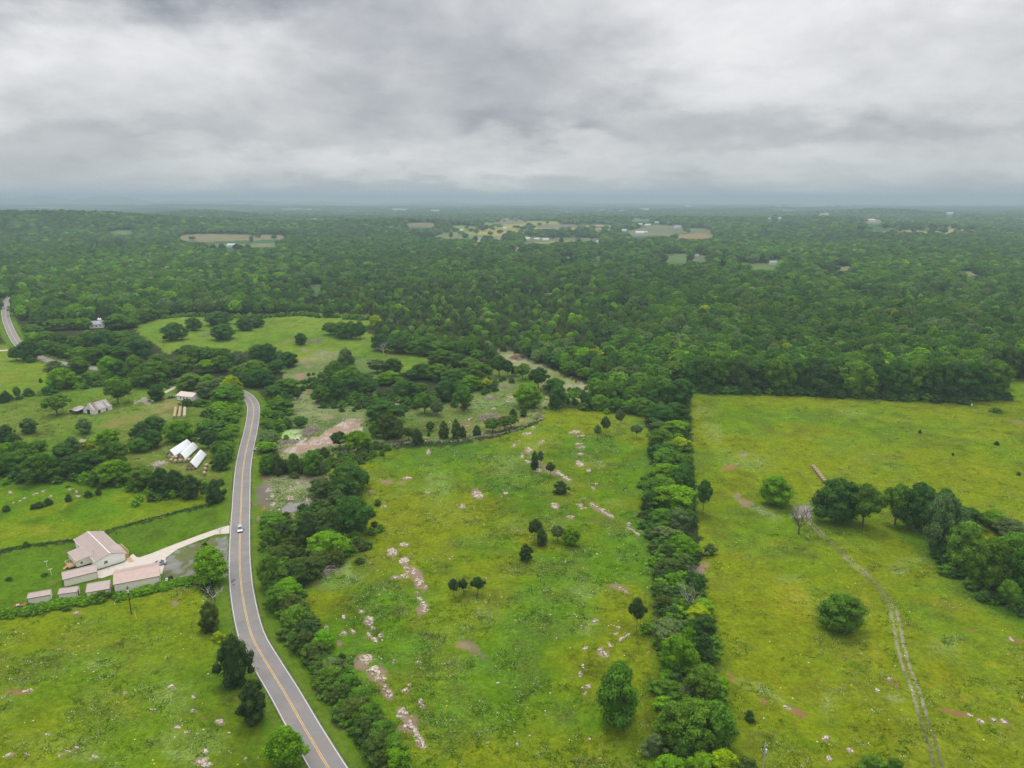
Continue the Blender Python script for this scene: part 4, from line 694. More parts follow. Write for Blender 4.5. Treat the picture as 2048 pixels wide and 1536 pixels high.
tr("the thin wood below the pond", "from the left", F4, [(270, 660, 440, 180, 'm'), (395, 665, 440, 140, 'o', 'c'), (475, 645, 520, 80, 'o', 'l'), (550, 655, 430, 140, 'm'), (640, 655, 500, 130, 'o', 'c'), (750, 665, 400, 220, 'm'), (860, 490, 370, 120, 'o', 'c'), (840, 665, 500, 120, 'g'), (1020, 400, 205, 175, 'k', 't'), (940, 560, 470, 120, 'o', 'c'), (320, 560, 430, 110, 'd')])
tr("the trees beside the white pickup", "from the left", F4, [(265, 440, 320, 190, 'b'), (290, 400, 240, 150, 'g')])
tr("the hedge right of the road", "from its near end", G3, [(620, 265, 30, 140, 'm'), (700, 245, 120, 190, 'm'), (760, 335, 190, 190, 'b'), (850, 230, 30, 280, 'o', 'c'), (690, 425, 240, 190, 'm'), (790, 470, 290, 200, 'o', 'c'), (820, 565, 380, 190, 'm'), (900, 640, 470, 180, 'k', 'c'), (870, 710, 550, 190, 'o', 'c'), (1000, 700, 560, 170, 'b'), (950, 785, 630, 180, 'o', 'c'), (1140, 800, 715, 72, 'k', 'c'), (1080, 885, 750, 160, 'g'), (1060, 965, 810, 170, 'm'), (1180, 1015, 870, 160, 'm'), (1150, 1095, 930, 170, 'o', 'c'),
    (1260, 1105, 960, 180, 'm'), (1230, 1195, 1030, 190, 'o'), (1330, 1240, 1070, 190, 'm'), (1320, 1335, 1140, 190, 'o', 'c'), (1420, 1370, 1190, 190, 'm'), (1400, 1465, 1270, 200, 'o'), (1510, 1500, 1290, 200, 'm'), (1520, 1600, 1390, 210, 'b'), (1430, 1600, 1390, 190, 'o', 'c')], 'y')
tr("the road's left verge", "from its near end", GL, [], 'y')
tr("the road's left verge", "", G2, [(1535, 905, 605, 300, 'b', 'r', "bright green broad tree between the driveway and the road"), (1500, 650, 592, 60, 'k', 's', "small dark bush left behind the bright tree beside the driveway")])
tr("the road's left verge", "", G3, [(205, 575, 340, 180, 'o', 'c', "leaning dark cedar below the bare grey tree on the road's left verge"), (270, 645, 560, 105, 'y', 's', "bright yellow green shrub between two cedars on the road's left verge"), (385, 965, 560, 265, 'k', 'c', "largest dark cedar leaning over the road's left edge line"), (515, 1215, 885, 235, 'k', 'c', "dark ragged cedar second from the bottom on the road's left verge"), (740, 1510, 1215, 290, 'b', 'r', "bright leafy tree overhanging the road's left lane at the bottom")])
tr("the road's left verge", "", G2, [(1570, 312, 128, 155, 'k', 'c', "dark egg shaped cedar alone between the long tree belt and the road")])
tr("the tree belt north of the house", "from the right", F2, [(1950, 1005, 745, 230, 'k', 'c'), (1780, 975, 695, 240, 'k', 'c'), (1640, 945, 680, 210, 'k', 'c'), (1450, 905, 655, 270, 'm'), (1180, 860, 590, 310, 'b'), (1060, 845, 630, 250, 'm'), (870, 865, 720, 130, 'b', 's'), (850, 750, 515, 310, 'd'), (700, 785, 555, 260, 'k'), (420, 840, 525, 300, 'm'), (560, 810, 580, 210, 'k'), (100, 765, 515, 260, 'm'), (250, 710, 480, 230, 'm'), (0, 765, 560, 210, 'd'), (60, 570, 425, 140, 'b'), (380, 530, 405, 180, 'm'), (130, 490, 335, 160, 'd'), (60, 425, 240, 180, 'k', 'c'),
    (740, 560, 355, 160, 'g'), (640, 610, 425, 210, 'd'), (900, 530, 400, 140, 'y'), (1110, 490, 285, 200, 'b'), (1180, 650, 405, 250, 'm'), (970, 650, 490, 190, 'm'), (1320, 830, 680, 120, 'b'), (1250, 700, 560, 120, 'd'), (200, 560, 400, 140, 'm')])
for t_ in TREES[-27:]: t_['axis'] = 'xr'
tr("the hay yard", "", F2, [(1565, 330, 148, 270, 'd', 'r', "dark tree at the back of the clump left of the hay yard"), (1440, 410, 215, 230, 'k', 'c', "very dark cedar at the left of the clump beside the hay yard"), (1420, 530, 375, 230, 'm', 'r', "front left tree of the dark clump left of the hay yard"), (1560, 490, 285, 230, 'd', 'r', "front right tree of the dark clump left of the hay yard"), (1830, 425, 188, 310, 'b', 'r', "bright green tree between the hay bale rows and the white tarps")])
tr("the pasture north of the house", "from the left", F2, [(60, 1140, 1068, 95, 'k', 's'), (335, 1115, 1055, 75, 'k', 's'), (400, 1105, 1028, 105, 'k', 's'), (490, 1080, 992, 84, 'k', 'c'), (700, 1038, 952, 82, 'k', 'c'), (900, 994, 918, 88, 'k', 's'), (1005, 973, 898, 78, 'k', 'c'), (265, 1498, 1438, 68, 'm', 's'), (690, 893, 874, 50, 'm', 's'), (245, 825, 800, 80, 'm', 's'), (50, 840, 812, 90, 'm', 's'), (1850, 1135, 1115, 24, 'd', 's')])
tr("the lawn beside the house", "", GH, [(375, 718, 662, 105, 'd', 's', "low dark oval shrub on the lawn beside two white posts")])
tr("the lawn beside the house", "", G2, [(62, 880, 846, 64, 'd', 's', "low dark oval shrub on the far left of the lawn"), (735, 1030, 940, 140, 'm', 's', "green bush against the third storage shed from the left"), (1050, 960, 905, 110, 'b', 's', "bright bush against the wall of the long garage")])
FRX = np.linspace(1402, 1985, 16)
for i, fx in enumerate(FRX):
    TREES.append(dict(place="the forest front behind the field", end="from the left", axis='x', x=float(fx), y=float(front_y(fx)) + [2, -3, 1, -2][i % 4], ty=float(np.interp(fx, [1390, 1700, 1950, 2000], [704, 708, 700, 690])) + [6, -6, 0, 10, -2][i % 5], w=[60, 66, 54, 72, 62][i % 5], look='dmkdmdk'[i % 7], kd='r', lab=None))
tr("the forest right of the field's corner", "from the left", PX, [(2012, 758, 690, 46, 'k'), (2046, 757, 694, 50, 'd'), (2085, 756, 690, 60, 'm')])
tr("the bare trees", "", PX, [])
BARE = [(F5, 345, 270, 100, 190, "pale bare tree in front of the row beyond the small upper clearing"), (F6, 1730, 940, 820, 190, "white branched bare tree at the central hedgerow's far end"), (F7, 560, 190, 60, 130, "thin bare tree poking from the upper part of the central hedgerow"),
    (F7, 710, 1110, 945, 140, "fine twigged bare tree above the big white bare one in the central hedgerow"), (F7, 705, 1410, 1130, 250, "big white spreading bare tree in the central hedgerow"), (F8, 1060, 840, 640, 150, "slim bare tree between crowns near the central hedgerow's near end"),
    (G7, 305, 948, 770, 130, "dark bare tree with thick limbs beside the puddle in the right field"), (G7, 1400, 1175, 980, 130, "white bare tree at the right end of the slanting tree row"), (G2, 1555, 1060, 895, 220, "grey bare spreading tree on the road's left verge below the bright tree"),
    (G2, 1605, 552, 455, 110, "leafless grey shrub beside the driveway's mouth"), (G7, 1035, 110, 40, 90, "white bare tree standing in the forest front behind the right field"), (PX, 1410, 722, 684, 22, "pale bare tree in the forest front's left part"), (PX, 1425, 722, 686, 20, "pale bare tree just right of another in the forest front's left part"),
    (F4, 1075, 515, 330, 60, "thin white stemmed bare tree in the wood across from the pond")]
# ---------------------------------------------------------------- placing
def metric(t):
    g = U(t['x'], t['y']); X, Y = g[0], g[1]
    v = t['ty'] - 768; dn = v * cp + FOC * sp; fw = FOC * cp - v * sp
    m = mpx(t['y']); wid = t['w'] * m
    back = wid * .32                        # the visible top sits a little behind the stem
    h = H - (Y + back) * dn / fw
    return X, Y + wid * .10, max(.8, h), wid
for t in TREES:
    t['X'], t['Y'], t['h'], t['wid'] = metric(t); t['area'] = t['w'] * (t['y'] - t['ty'])
    t['wid'] *= 1.0 if t['lab'] else 1.10
    if t['kd'] != 's': t['h'] = min(max(t['h'], t['wid'] * .55), 24)
    else: t['h'] = min(t['h'], t['wid'] * 1.0)
    if t['place'] == 'the slanting row of the right field' and t['kd'] != 'l': t['h'] *= 1.15
    if t['kd'] == 'r' and t['place'] in (HG, "the hedge right of the road"): t['h'] = min(t['h'] * 1.08, 17)
    if t['place'] == HG:
        t['wid'] *= 1.08
        if t['look'] == 'y' and t['kd'] == 's': t['look'] = 'b'
# forest points: the rest of the woods
def forest_points():
    rg = np.random.default_rng(4); out = []
    tx = np.array([t['X'] for t in TREES]); ty = np.array([t['Y'] for t in TREES]); tw = np.array([t['wid'] for t in TREES]) / 2
    y = 330.0
    rows = []
    while y < 6400:
        sp_ = 10.2 + max(0, y - 900) / 240 * .9; sp_ = min(sp_, 21)
        half = .78 * y + 60; xs = np.arange(-half, half, sp_); xs = xs + rg.uniform(-.42, .42, len(xs)) * sp_; yy = y + rg.uniform(-.42, .42, len(xs)) * sp_
        rows.append(np.stack([xs, yy, np.full(len(xs), sp_)], 1)); y += sp_ * .92
    P = np.concatenate(rows); x, y, s = P.T; z = terrain(x, y)
    px, py = proj(x, y, z); n1 = fbm(x, y, 90, 3, 31); n2 = fbm(x, y, 34, 3, 32)
    keep = py < front_y(px) - 2 + (n2 - .5) * 4
    # cedar thicket zone: younger, smaller trees in the middle
    thick = np.exp(-((px - 1000) / 330) ** 2 - ((py - 655) / 62) ** 2) + .8 * np.exp(-((px - 720) / 260) ** 2 - ((py - 600) / 34) ** 2) + .7 * np.exp(-((px - 1880) / 300) ** 2 - ((py - 600) / 26) ** 2)
    thick = sm(thick + (n2 - .5) * .8, .30, .6)
    wid = s * (.96 + .85 * rg.random(len(x)) ** 1.6) * (1 - .42 * thick); h = np.clip(rg.normal(14.5, 2.2, len(x)), 9, 20) * (1 - .45 * thick) + (n1 - .5) * 7 + (n2 - .5) * 5
    h = np.where(y > 1500, h * 1.05, h)
    qx, qy = proj(x, y, z + h)
    for poly, _ in FIELDS: keep &= ~((inpoly(px, py, poly) | inpoly(qx, qy, poly) | inpoly(px, (py * .5 + qy * .5), poly)) & (rg.random(len(x)) > .02))
    for poly in (UPPER, [(995, 712), (1030, 716), (1090, 742), (1195, 785), (1190, 806), (1110, 790)]): keep &= ~(inpoly(px, py, poly))
    rd = polydist(x, y, ROAD); keep &= (rd > 8)
    for (bx, by, r_) in CLEAR:
        keep &= ~((np.hypot(px - bx, (py - by) * 1.5) < r_) | (np.hypot(qx - bx, (qy - by) * 1.5) < r_))
    keep &= ~(open_far(x, y - 60, px) & (rg.random(len(x)) > .06))
    near = y < 760
    for i in range(len(tx)):
        keep &= ~(near & (np.hypot(x - tx[i], y - ty[i]) < tw[i] * .75 + wid * .22))
    k = np.nonzero(keep)[0]
    x, y, z, wid, h, n1, n2, thick, s, px, py = [a[k] for a in (x, y, z, wid, h, n1, n2, thick, s, px, py)]
    # tints; the broadest noise puts cloud-shadow bands into the leaf colour
    r1 = rg.random(len(x)); T = np.array([TINT[c] for c in 'dmkbgoy'])
    pr = np.cumsum(np.stack([.34 - .1 * thick, .34 - .18 * thick, .10 + 0 * thick, .07 + .04 * thick, .10 + 0 * thick, .04 + .16 * thick, .003 + 0 * thick], 1), axis=1); pr /= pr[:, -1:]
    idx = (r1[:, None] > pr).sum(1); tint = T[idx] * (.8 + .4 * n1)[:, None] * (.74 + .80 * fbm(x, y, 420, 3, 55))[:, None] * rg.uniform(.85, 1.15, len(x))[:, None]
    tint = tint * (1 + .25 * (sm(n2, .5, .7) * (y < 1300))[:, None] * np.array([1.2, 1.0, .2])[None, :])
    kd = np.where(((thick > .5) & (rg.random(len(x)) < .38)), 3, rg.integers(0, 3, len(x)))
    tint = np.where((kd == 3)[:, None], tint * .35 + np.array(TINT['o'])[None, :] * .65, tint)
    dead = (rg.random(len(x)) < .010) & (y < 1500); kd = np.where(dead, 4, kd)
    rot = rg.uniform(0, 6.283, len(x)); sc = np.stack([wid / 10, wid / 10 * rg.uniform(.85, 1.15, len(x)), h / 12], 1)
    sc = np.where((kd == 3)[:, None], sc * np.array([.8, .8, .85])[None, :], sc)
    return dict(P=np.stack([x, y, z - .2], 1), S=sc, R=rot, K=kd, T=tint, px=px, py=py)
def gn_scatter(name, pts, sc, rot, kd, tint, protos, kind='stuff'):
    """one object: points that carry copies of the given meshes (real geometry)"""
    n = len(pts); me = bpy.data.meshes.new(name); me.vertices.add(n); me.vertices.foreach_set('co', np.asarray(pts, np.float32).ravel())
    for nm, typ, d in (('sc', 'FLOAT_VECTOR', sc), ('kd', 'INT', kd), ('tint', 'FLOAT_VECTOR', tint), ('rot', 'FLOAT_VECTOR', np.stack([np.zeros(n), np.zeros(n), rot], 1))):
        a = me.attributes.new(nm, typ, 'POINT'); a.data.foreach_set('value' if typ == 'INT' else 'vector', np.asarray(d, np.int32 if typ == 'INT' else np.float32).ravel())
    o = bpy.data.objects.new(name, me); C.objects.link(o)
    g = bpy.data.node_groups.new(name, 'GeometryNodeTree'); g.interface.new_socket('Geometry', in_out='INPUT', socket_type='NodeSocketGeometry'); g.interface.new_socket('Geometry', in_out='OUTPUT', socket_type='NodeSocketGeometry')
    N = g.nodes; L = g.links; gi = N.new('NodeGroupInput'); go = N.new('NodeGroupOutput')
    m2p = N.new('GeometryNodeMeshToPoints'); L.new(gi.outputs[0], m2p.inputs[0]); iop = N.new('GeometryNodeInstanceOnPoints'); L.new(m2p.outputs[0], iop.inputs['Points'])
    g2i = N.new('GeometryNodeGeometryToInstance')
    for p in reversed(protos):
        oi = N.new('GeometryNodeObjectInfo'); oi.inputs['Object'].default_value = p; oi.inputs['As Instance'].default_value = False; L.new(oi.outputs['Geometry'], g2i.inputs[0])
    L.new(g2i.outputs[0], iop.inputs['Instance']); iop.inputs['Pick Instance'].default_value = True
    def att(nm, t):
        a = N.new('GeometryNodeInputNamedAttribute'); a.data_type = t; a.inputs['Name'].default_value = nm; return [q for q in a.outputs if q.enabled][0]
    L.new(att('kd', 'INT'), iop.inputs['Instance Index']); L.new(att('sc', 'FLOAT_VECTOR'), iop.inputs['Scale']); L.new(att('rot', 'FLOAT_VECTOR'), iop.inputs['Rotation'])
    L.new(iop.outputs[0], go.inputs[0])
    md = o.modifiers.new('scatter', 'NODES'); md.node_group = g
    for m_ in (LEAF, BARK, DEADWOOD): me.materials.append(m_)
    tag(o, kind=kind); return o
def proto(name, parts):
    """an unlinked mesh (crown and stem in one) used by the scatters"""
    me = bpy.data.meshes.new(name); V = []; F = []; A = []; M = []; b = 0
    for q, Fq, Vv, mi in parts:
        V.append(np.asarray(q)); F += [tuple(int(k) + b for k in f) for f in Fq]; A += list(Vv); M += [mi] * len(Fq); b += len(q)
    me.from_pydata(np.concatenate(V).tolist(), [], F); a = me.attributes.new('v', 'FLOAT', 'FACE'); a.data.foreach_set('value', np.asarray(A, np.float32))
    for m_ in (LEAF, BARK, DEADWOOD): me.materials.append(m_)
    me.polygons.foreach_set('material_index', M); me.update(); return bpy.data.objects.new(name, me)
def stem_part(b, mi): return (b.v, b.f, [0.] * len(b.f), mi)
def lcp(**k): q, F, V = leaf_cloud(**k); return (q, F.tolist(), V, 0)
FPROTO = [proto('broad_tree', [lcp(kind='f', seed=110, nl=46, per=70, leaf=.72, z0=.2, rl=(.19, .30), body_k=.78, lvar=.12), stem_part(branches(31, 10, .7, 1, 3, .4, .25), 1)]),
          proto('dome_tree', [lcp(kind='f', seed=111, nl=38, per=80, leaf=.72, z0=.2, rl=(.22, .34), body_k=.76, lvar=.12), stem_part(branches(32, 10, .7, 1, 3, .4, .25), 1)]),
          proto('tall_crown_tree', [lcp(kind='f', seed=112, nl=40, per=70, leaf=.72, z0=.25, rl=(.20, .32), body_k=.76, lvar=.12), stem_part(branches(33, 10, .7, 1, 3, .4, .25), 1)]),
          proto('cedar', [lcp(kind='c', seed=113, nl=34, per=70, leaf=.60, z0=.03, rl=(.22, .34), spiky=.3)]),
          proto('bare', [stem_part(branches(34, 12, .9, 3, 5, .3, .2), 2)])]
# ================================================================ planting
def plant(t, i):
    kd = t['kd']; rg = random.Random(i * 7 + 1); sc = (t['wid'] / 10 * rg.uniform(.95, 1.05), t['wid'] / 10 * rg.uniform(.92, 1.08), t['h'] / 12)
    if kd == 't' and t['h'] > 1.6 * t['wid']: pass
    e = empty(KIND[kd], (t['X'], t['Y'], -.05), rg.uniform(0, 6.28), sc)
    cm = rg.choice(CR[kd]) if not (kd == 'c' and t['w'] > 45) else CR['c'][1 + i % 2]; c = bpy.data.objects.new('crown', cm); C.objects.link(c); c.parent = e
    k = rg.uniform(.88, 1.12); base = TINT[t['look']]; c['tint'] = [base[0] * k * rg.uniform(.9, 1.12), base[1] * k, base[2] * k]
    s = bpy.data.objects.new('trunk', rg.choice(TRK[kd])); C.objects.link(s); s.parent = e
    if kd == 'l' or kd == 't': s.scale = (1.0, 1.0, 1)
    return e
trees_all = [t for t in TREES if t['kd'] != 's']; shrubs = [t for t in TREES if t['kd'] == 's']
OPEN_ROW = ('the slanting row of the right field', 'the row along the stone wall', 'the barn field', 'the glade beyond the stone wall', HG)
trees_all.sort(key=lambda t: -t['area'] * (2.5 if t['lab'] else (1.8 if t['place'] in OPEN_ROW else 1)))
NIND = 285; solo = trees_all[:NIND]; rest = trees_all[NIND:]
print('trees listed', len(trees_all), 'shrubs', len(shrubs), 'as mass', len(rest))
groups = {}
for t in solo + shrubs: groups.setdefault((t['place'], t['end'], t['axis']), []).append(t)
cnt = 0
HED = {'': ''}
for (place, end, axis), lst in groups.items():
    key = {'x': lambda t: t['x'], 'xr': lambda t: -t['x'], 'y': lambda t: -t['y']}[axis]
    lst.sort(key=key)
    for i, t in enumerate(lst):
        cnt += 1; e = plant(t, cnt)
        lab = t['lab'] or f"{WORD[t['look']]} {KW[t['kd']]}, {ordw(i)} {end} in {place}"
        tag(e, lab, 'shrub' if t['kd'] == 's' else 'tree', 'shrubs in the fields' if t['kd'] == 's' else f"trees of {place}" if not t['lab'] or end else 'single trees standing in the fields')
for i, (fr, bx, by, ty, w, lab) in enumerate(BARE):
    x, y = fr(bx, by); _, yt = fr(bx, ty); t = dict(x=x, y=y, ty=yt, w=w / fr.k); X, Y, h, wid = metric(t); h = min(max(h, 3), 16); hgp = 'hedgerow' in lab; h *= 1.3 if hgp else 1; Y -= 2.5 if hgp else 0; wid *= 1.25 if hgp else 1.1
    e = empty('bare_tree', (X, Y, 0), i * 1.3, (wid / 11, wid / 11, h / 11.5))
    o = bpy.data.objects.new('branches', DARKDEAD if lab.startswith('dark') else DEAD[i % 3]); C.objects.link(o); o.parent = e; tag(e, lab, 'tree', 'bare trees')
FP = forest_points()
print('forest instances', len(FP['P']))
for t in rest:
    pass
if rest:
    add = lambda k, v: FP.__setitem__(k, np.concatenate([FP[k], v]))
    add('P', np.array([[t['X'], t['Y'], -.1] for t in rest])); add('S', np.array([[t['wid'] / 10, t['wid'] / 10, t['h'] / 12] for t in rest])); add('R', np.arange(len(rest)) * 1.7)
    add('K', np.array([3 if t['kd'] == 'c' else i % 3 for i, t in enumerate(rest)])); add('T', np.array([TINT[t['look']] for t in rest]))
forest = gn_scatter('forest', FP['P'], FP['S'], FP['R'], FP['K'], FP['T'], FPROTO)
# woods beyond: clumps of crowns
def far_woods():
    rg = np.random.default_rng(9); rows = []; y = 6300.
    while y < 15000:
        s = 55 * y / 7000; half = .78 * y; xs = np.arange(-half, half, s); xs = xs + rg.uniform(-.4, .4, len(xs)) * s
        rows.append(np.stack([xs, y + rg.uniform(-.4, .4, len(xs)) * s, np.full(len(xs), s)], 1)); y += s * .9
    x, y, s = np.concatenate(rows).T; z = terrain(x, y); n = fbm(x, y, 500, 3, 44); px, py = proj(x, y, z)
    k = (n > .40) & ~open_far(x, y, px)
    for (cx, cy_, w_) in WARE: k &= ~((np.abs(px - cx) < w_ / 2 + 2) & (py > cy_ - 2) & (py < cy_ + 3.))
    k = np.nonzero(k)[0]; x, y, z, s = x[k], y[k], z[k], s[k]
    return np.stack([x, y, z], 1), np.stack([s / 10 * 1.3, s / 10 * 1.3, rg.uniform(11, 17, len(x)) / 12], 1), rg.uniform(0, 6, len(x)), rg.integers(0, 3, len(x)), np.array(TINT['d'])[None, :] * (.7 + .6 * fbm(x, y, 300, 2, 8))[:, None]
fw_ = far_woods(); gn_scatter('far_woods', *fw_, FPROTO[:3])
# undergrowth below the hedges and along the wood's edge, weeds in the pastures
def tuft(name, seed, n, h, w, leaf):
    rg = np.random.default_rng(seed); p = rg.normal(size=(n, 3)) * (w / 2.2, w / 2.2, h / 2.5); p[:, 2] = np.abs(p[:, 2]) + .03
    N_ = rg.normal(size=(n, 3)); N_[:, 2] += .8; N_ /= np.linalg.norm(N_, axis=1)[:, None]; A = np.cross(N_, rg.normal(size=(n, 3))); A /= np.linalg.norm(A, axis=1)[:, None]; B = np.cross(N_, A); hh = leaf * rg.uniform(.5, 1.1, (n, 1)) / 2
    q = np.stack([p - A * hh, p - B * hh * .6, p + A * hh, p + B * hh * .6], 1).reshape(-1, 3)
    return proto(name, [(q, np.arange(4 * n).reshape(-1, 4).tolist(), rg.random(n), 0)])
TUFT = [tuft('weed_tuft', 1, 14, .16, .9, .34), tuft('weed_tuft', 2, 20, .20, 1.3, .38), tuft('weed_tuft', 3, 10, .12, .6, .26)]
def weeds():
    rg = np.random.default_rng(12); n = 420000; y = 120 + 330 * rg.random(n) ** 1.25; x = rg.uniform(-.78, .78, n) * (y + 8)
    col, weed, flow, grass = cover(x, y, np.zeros(n)); rd = polydist(x, y, ROAD)
    px, py = proj(x, y, np.zeros(n)); mown = np.zeros(n, bool)
    for p in MOWN: mown |= inpoly(px, py, p)
    mown |= inpoly(px, py, NFIELD)
    c1 = fbm(x, y, 7, 3, 61)
    pr = (.10 + .5 * weed) * sm(c1, .42, .62) * grass * (rd > 8.5) * (~mown) * (1 - .55 * inpoly(px, py, RIGHTF)) * (1 - .5 * inpoly(px, py, LOWLEFT))
    floor = (grass < .1) & (rd > 9) & (col.sum(1) < .26) & (py > front_y(px) - 4)
    pr = np.where(floor, .22, pr)
    k = np.nonzero(rg.random(n) < pr)[0]; x, y, col, weed, floor = x[k], y[k], col[k], weed[k], floor[k]
    r = rg.random((len(x), 1)); pale = np.array([.34, .42, .18]); gr = np.array([.085, .165, .02])
    t = np.where(r < (.10 + .50 * weed)[:, None], pale[None, :], np.where(r > .55, np.array([.07, .165, .006])[None, :], gr[None, :] * .35 + col * 1.0)); t = np.where(floor[:, None], np.array([.07, .13, .03])[None, :], t)
    s = rg.uniform(.6, 1.5, (len(x), 1)) * np.where(floor, 1.5, 1.)[:, None]
    print('weeds', len(x))
    gn_scatter('weeds', np.stack([x, y, np.zeros(len(x))], 1), np.repeat(s, 3, 1), rg.uniform(0, 6, len(x)), rg.integers(0, 3, len(x)), t, TUFT)
weeds()
def brushy(name, pts, spread, n, hgt, look, seed, label=None):
    """low scrub along a line: one mass nobody could count"""
    rg = np.random.default_rng(seed); P = np.array(pts); seg = np.r_[0, np.cumsum(np.hypot(*np.diff(P[:, :2], axis=0).T))]; t = rg.random(n) * seg[-1]
    x = np.interp(t, seg, P[:, 0]) + rg.normal(size=n) * spread; y = np.interp(t, seg, P[:, 1]) + rg.normal(size=n) * spread
    s = rg.uniform(.6, 1.3, n) * hgt; T = np.array([TINT[c] for c in look])[rg.integers(0, len(look), n)]
    return np.stack([x, y, np.full(n, -.1)], 1), np.stack([s * .14, s * .14, s / 12], 1), rg.uniform(0, 6, n), np.full(n, 3), T * 1.1
UG = []
def ug(pxs, spread, n, hgt, look, seed): UG.append(brushy('', [U(*p) for p in pxs], spread, n, hgt, look, seed))
ug([(1350, 830), (1345, 900), (1340, 960), (1325, 1060), (1345, 1130), (1360, 1230), (1380, 1330), (1390, 1440), (1400, 1560)], 3.6, 620, 3.2, 'ommdbk', 1)
ug([(545, 1110), (560, 1190), (595, 1250), (640, 1330), (690, 1400), (750, 1480), (800, 1560)], 1.9, 420, 3.0, 'omokm', 2)
ug([(550, 1060), (600, 1080), (660, 1030), (680, 1110)], 7, 260, 3.0, 'oomk', 3)
ug([(530, 935), (600, 940), (690, 935), (740, 895)], 4, 200, 2.6, 'omo', 4)
ug([(-200, 990), (0, 940), (150, 950), (250, 960), (380, 985)], 6, 380, 3., 'mdkb', 5)
ug([(445, 930), (440, 880), (450, 820), (455, 780), (430, 765)], 5, 260, 3.4, 'mdb', 6)
ug([(340, 770), (250, 765), (190, 765), (130, 775)], 6, 240, 3.4, 'mdb', 7)
ug([(1895, 1108), (1940, 1150), (1975, 1182), (2030, 1215)], 2.6, 130, 3., 'mdk', 8)
ug([(-60, 1244), (0, 1233), (30, 1229), (60, 1223), (100, 1216), (150, 1207), (200, 1202)], .9, 420, 1.6, 'bm', 9)
ug([(235, 1196), (300, 1183), (340, 1172), (385, 1162)], .8, 260, 1.6, 'bmb', 10)
ug([(0, 1102), (49, 1092), (150, 1079.5)], .22, 200, .62, 'md', 11); ug([(213, 1062), (295, 1039), (413, 1009.5)], .22, 200, .62, 'md', 12)
ug([(-260, 1152), (0, 1102)], .22, 90, .62, 'md', 14)
ug([(640, 760), (700, 810), (800, 800), (900, 800), (950, 770), (870, 740)], 9, 420, 3.4, 'mdk', 13)
ug([(1385, 782), (1600, 788), (1900, 801), (2000, 797)], 2.5, 520, 4.2, 'mdkd', 15); ug([(1190, 812), (1270, 822), (1330, 802)], 4, 260, 4, 'mdb', 16)
ug([(620, 905), (740, 893), (850, 888), (1000, 872), (1080, 842)], 1.3, 220, 1.0, 'om', 17); ug([(1160, 780), (1120, 810), (1090, 812)], 3, 80, 2.4, 'bm', 18)
ug([(280, 640), (380, 632), (520, 636), (600, 630), (740, 640)], 3, 260, 3.6, 'mdb', 19); ug([(540, 880), (545, 830), (560, 790), (560, 770)], 4, 130, 3.2, 'mbd', 20)
UG = [np.concatenate([u[i] for u in UG]) for i in range(5)]
k = np.nonzero((polydist(UG[0][:, 0], UG[0][:, 1], ROAD) > 7.5) & (polydist(UG[0][:, 0], UG[0][:, 1], DIRT) > 2.2) & ~inpoly(*proj(*UG[0].T), [(300, 880), (440, 880), (420, 950), (330, 950)]))[0]; UG = [u[k] for u in UG]
gn_scatter('undergrowth', UG[0], UG[1] * np.array([1.15, 1.15, 1]), UG[2], np.random.default_rng(3).integers(0, 2, len(UG[0])) * 1, UG[4], [proto('scrub', [lcp(kind='s', seed=201, nl=10, per=60, leaf=1.1, z0=0, rl=(.35, .5))]), proto('scrub', [lcp(kind='s', seed=202, nl=12, per=50, leaf=1.1, z0=0, rl=(.3, .5))])])
# ================================================================ buildings
wallw = mat('cream_siding', (.74, .71, .60), .6, .05, 1.2, streak=(.2, .2, 3)); whitew = mat('white_siding', (.80, .80, .77), .6, .05, 1.2, streak=(.2, .2, 3))
roofm = mat('mauve_metal_roof', (.34, .27, .245), .5, .06, .8); roofp = mat('faded_pink_roof', (.39, .285, .25), .5, .06, .8)
trimw = mat('white_trim', (.82, .81, .78), .5, .03); trimd = mat('dark_trim', (.12, .09, .08), .6, .1); glass = mat('window_glass', (.05, .06, .07), .15, .1, spec=.6)
wood = mat('deck_boards', (.42, .25, .14), .8, .15, 2); woodl = mat('pale_timber', (.60, .44, .24), .8, .12, 2); darkin = mat('painted_dark_interior', (.03, .03, .03), .9)  # darkin: near-black colour standing in for shade inside openings and under the wing
BUILD_RECTS = []
def frame_mat(O, ex, z=0):
    ex = Vector((ex[0], ex[1], 0)).normalized(); ey = Vector((-ex.y, ex.x, 0))
    return Matrix(((ex.x, ey.x, 0, O[0]), (ex.y, ey.y, 0, O[1]), (0, 0, 1, z), (0, 0, 0, 1)))
def ribs(b, x0, x1, y0, z0, y1, z1, step=.9, mi=0):
    n = int((x1 - x0) / step); dy = y1 - y0; dzz = z1 - z0; L = math.hypot(dy, dzz); ny, nz = -dzz / L * .03, dy / L * .03
    if nz < 0: ny, nz = -ny, -nz
    for i in range(n + 1):
        x = x0 + (x1 - x0) * i / n
        vs = [(x - .03, y0, z0), (x + .03, y0, z0), (x + .03, y1, z1), (x - .03, y1, z1)]
        b.add(vs + [(p[0], p[1] + ny, p[2] + nz) for p in vs], [(4, 5, 6, 7), (0, 1, 5, 4), (1, 2, 6, 5), (2, 3, 7, 6), (3, 0, 4, 7)], mi)
def roof_slab(b, x0, x1, y0, z0, y1, z1, th=.10, mi=0):
    vs = [(x0, y0, z0), (x1, y0, z0), (x1, y1, z1), (x0, y1, z1)]
    b.add([(p[0], p[1], p[2] - th) for p in vs] + vs, [(0, 3, 2, 1), (4, 5, 6, 7), (0, 1, 5, 4), (1, 2, 6, 5), (2, 3, 7, 6), (3, 0, 4, 7)], mi)
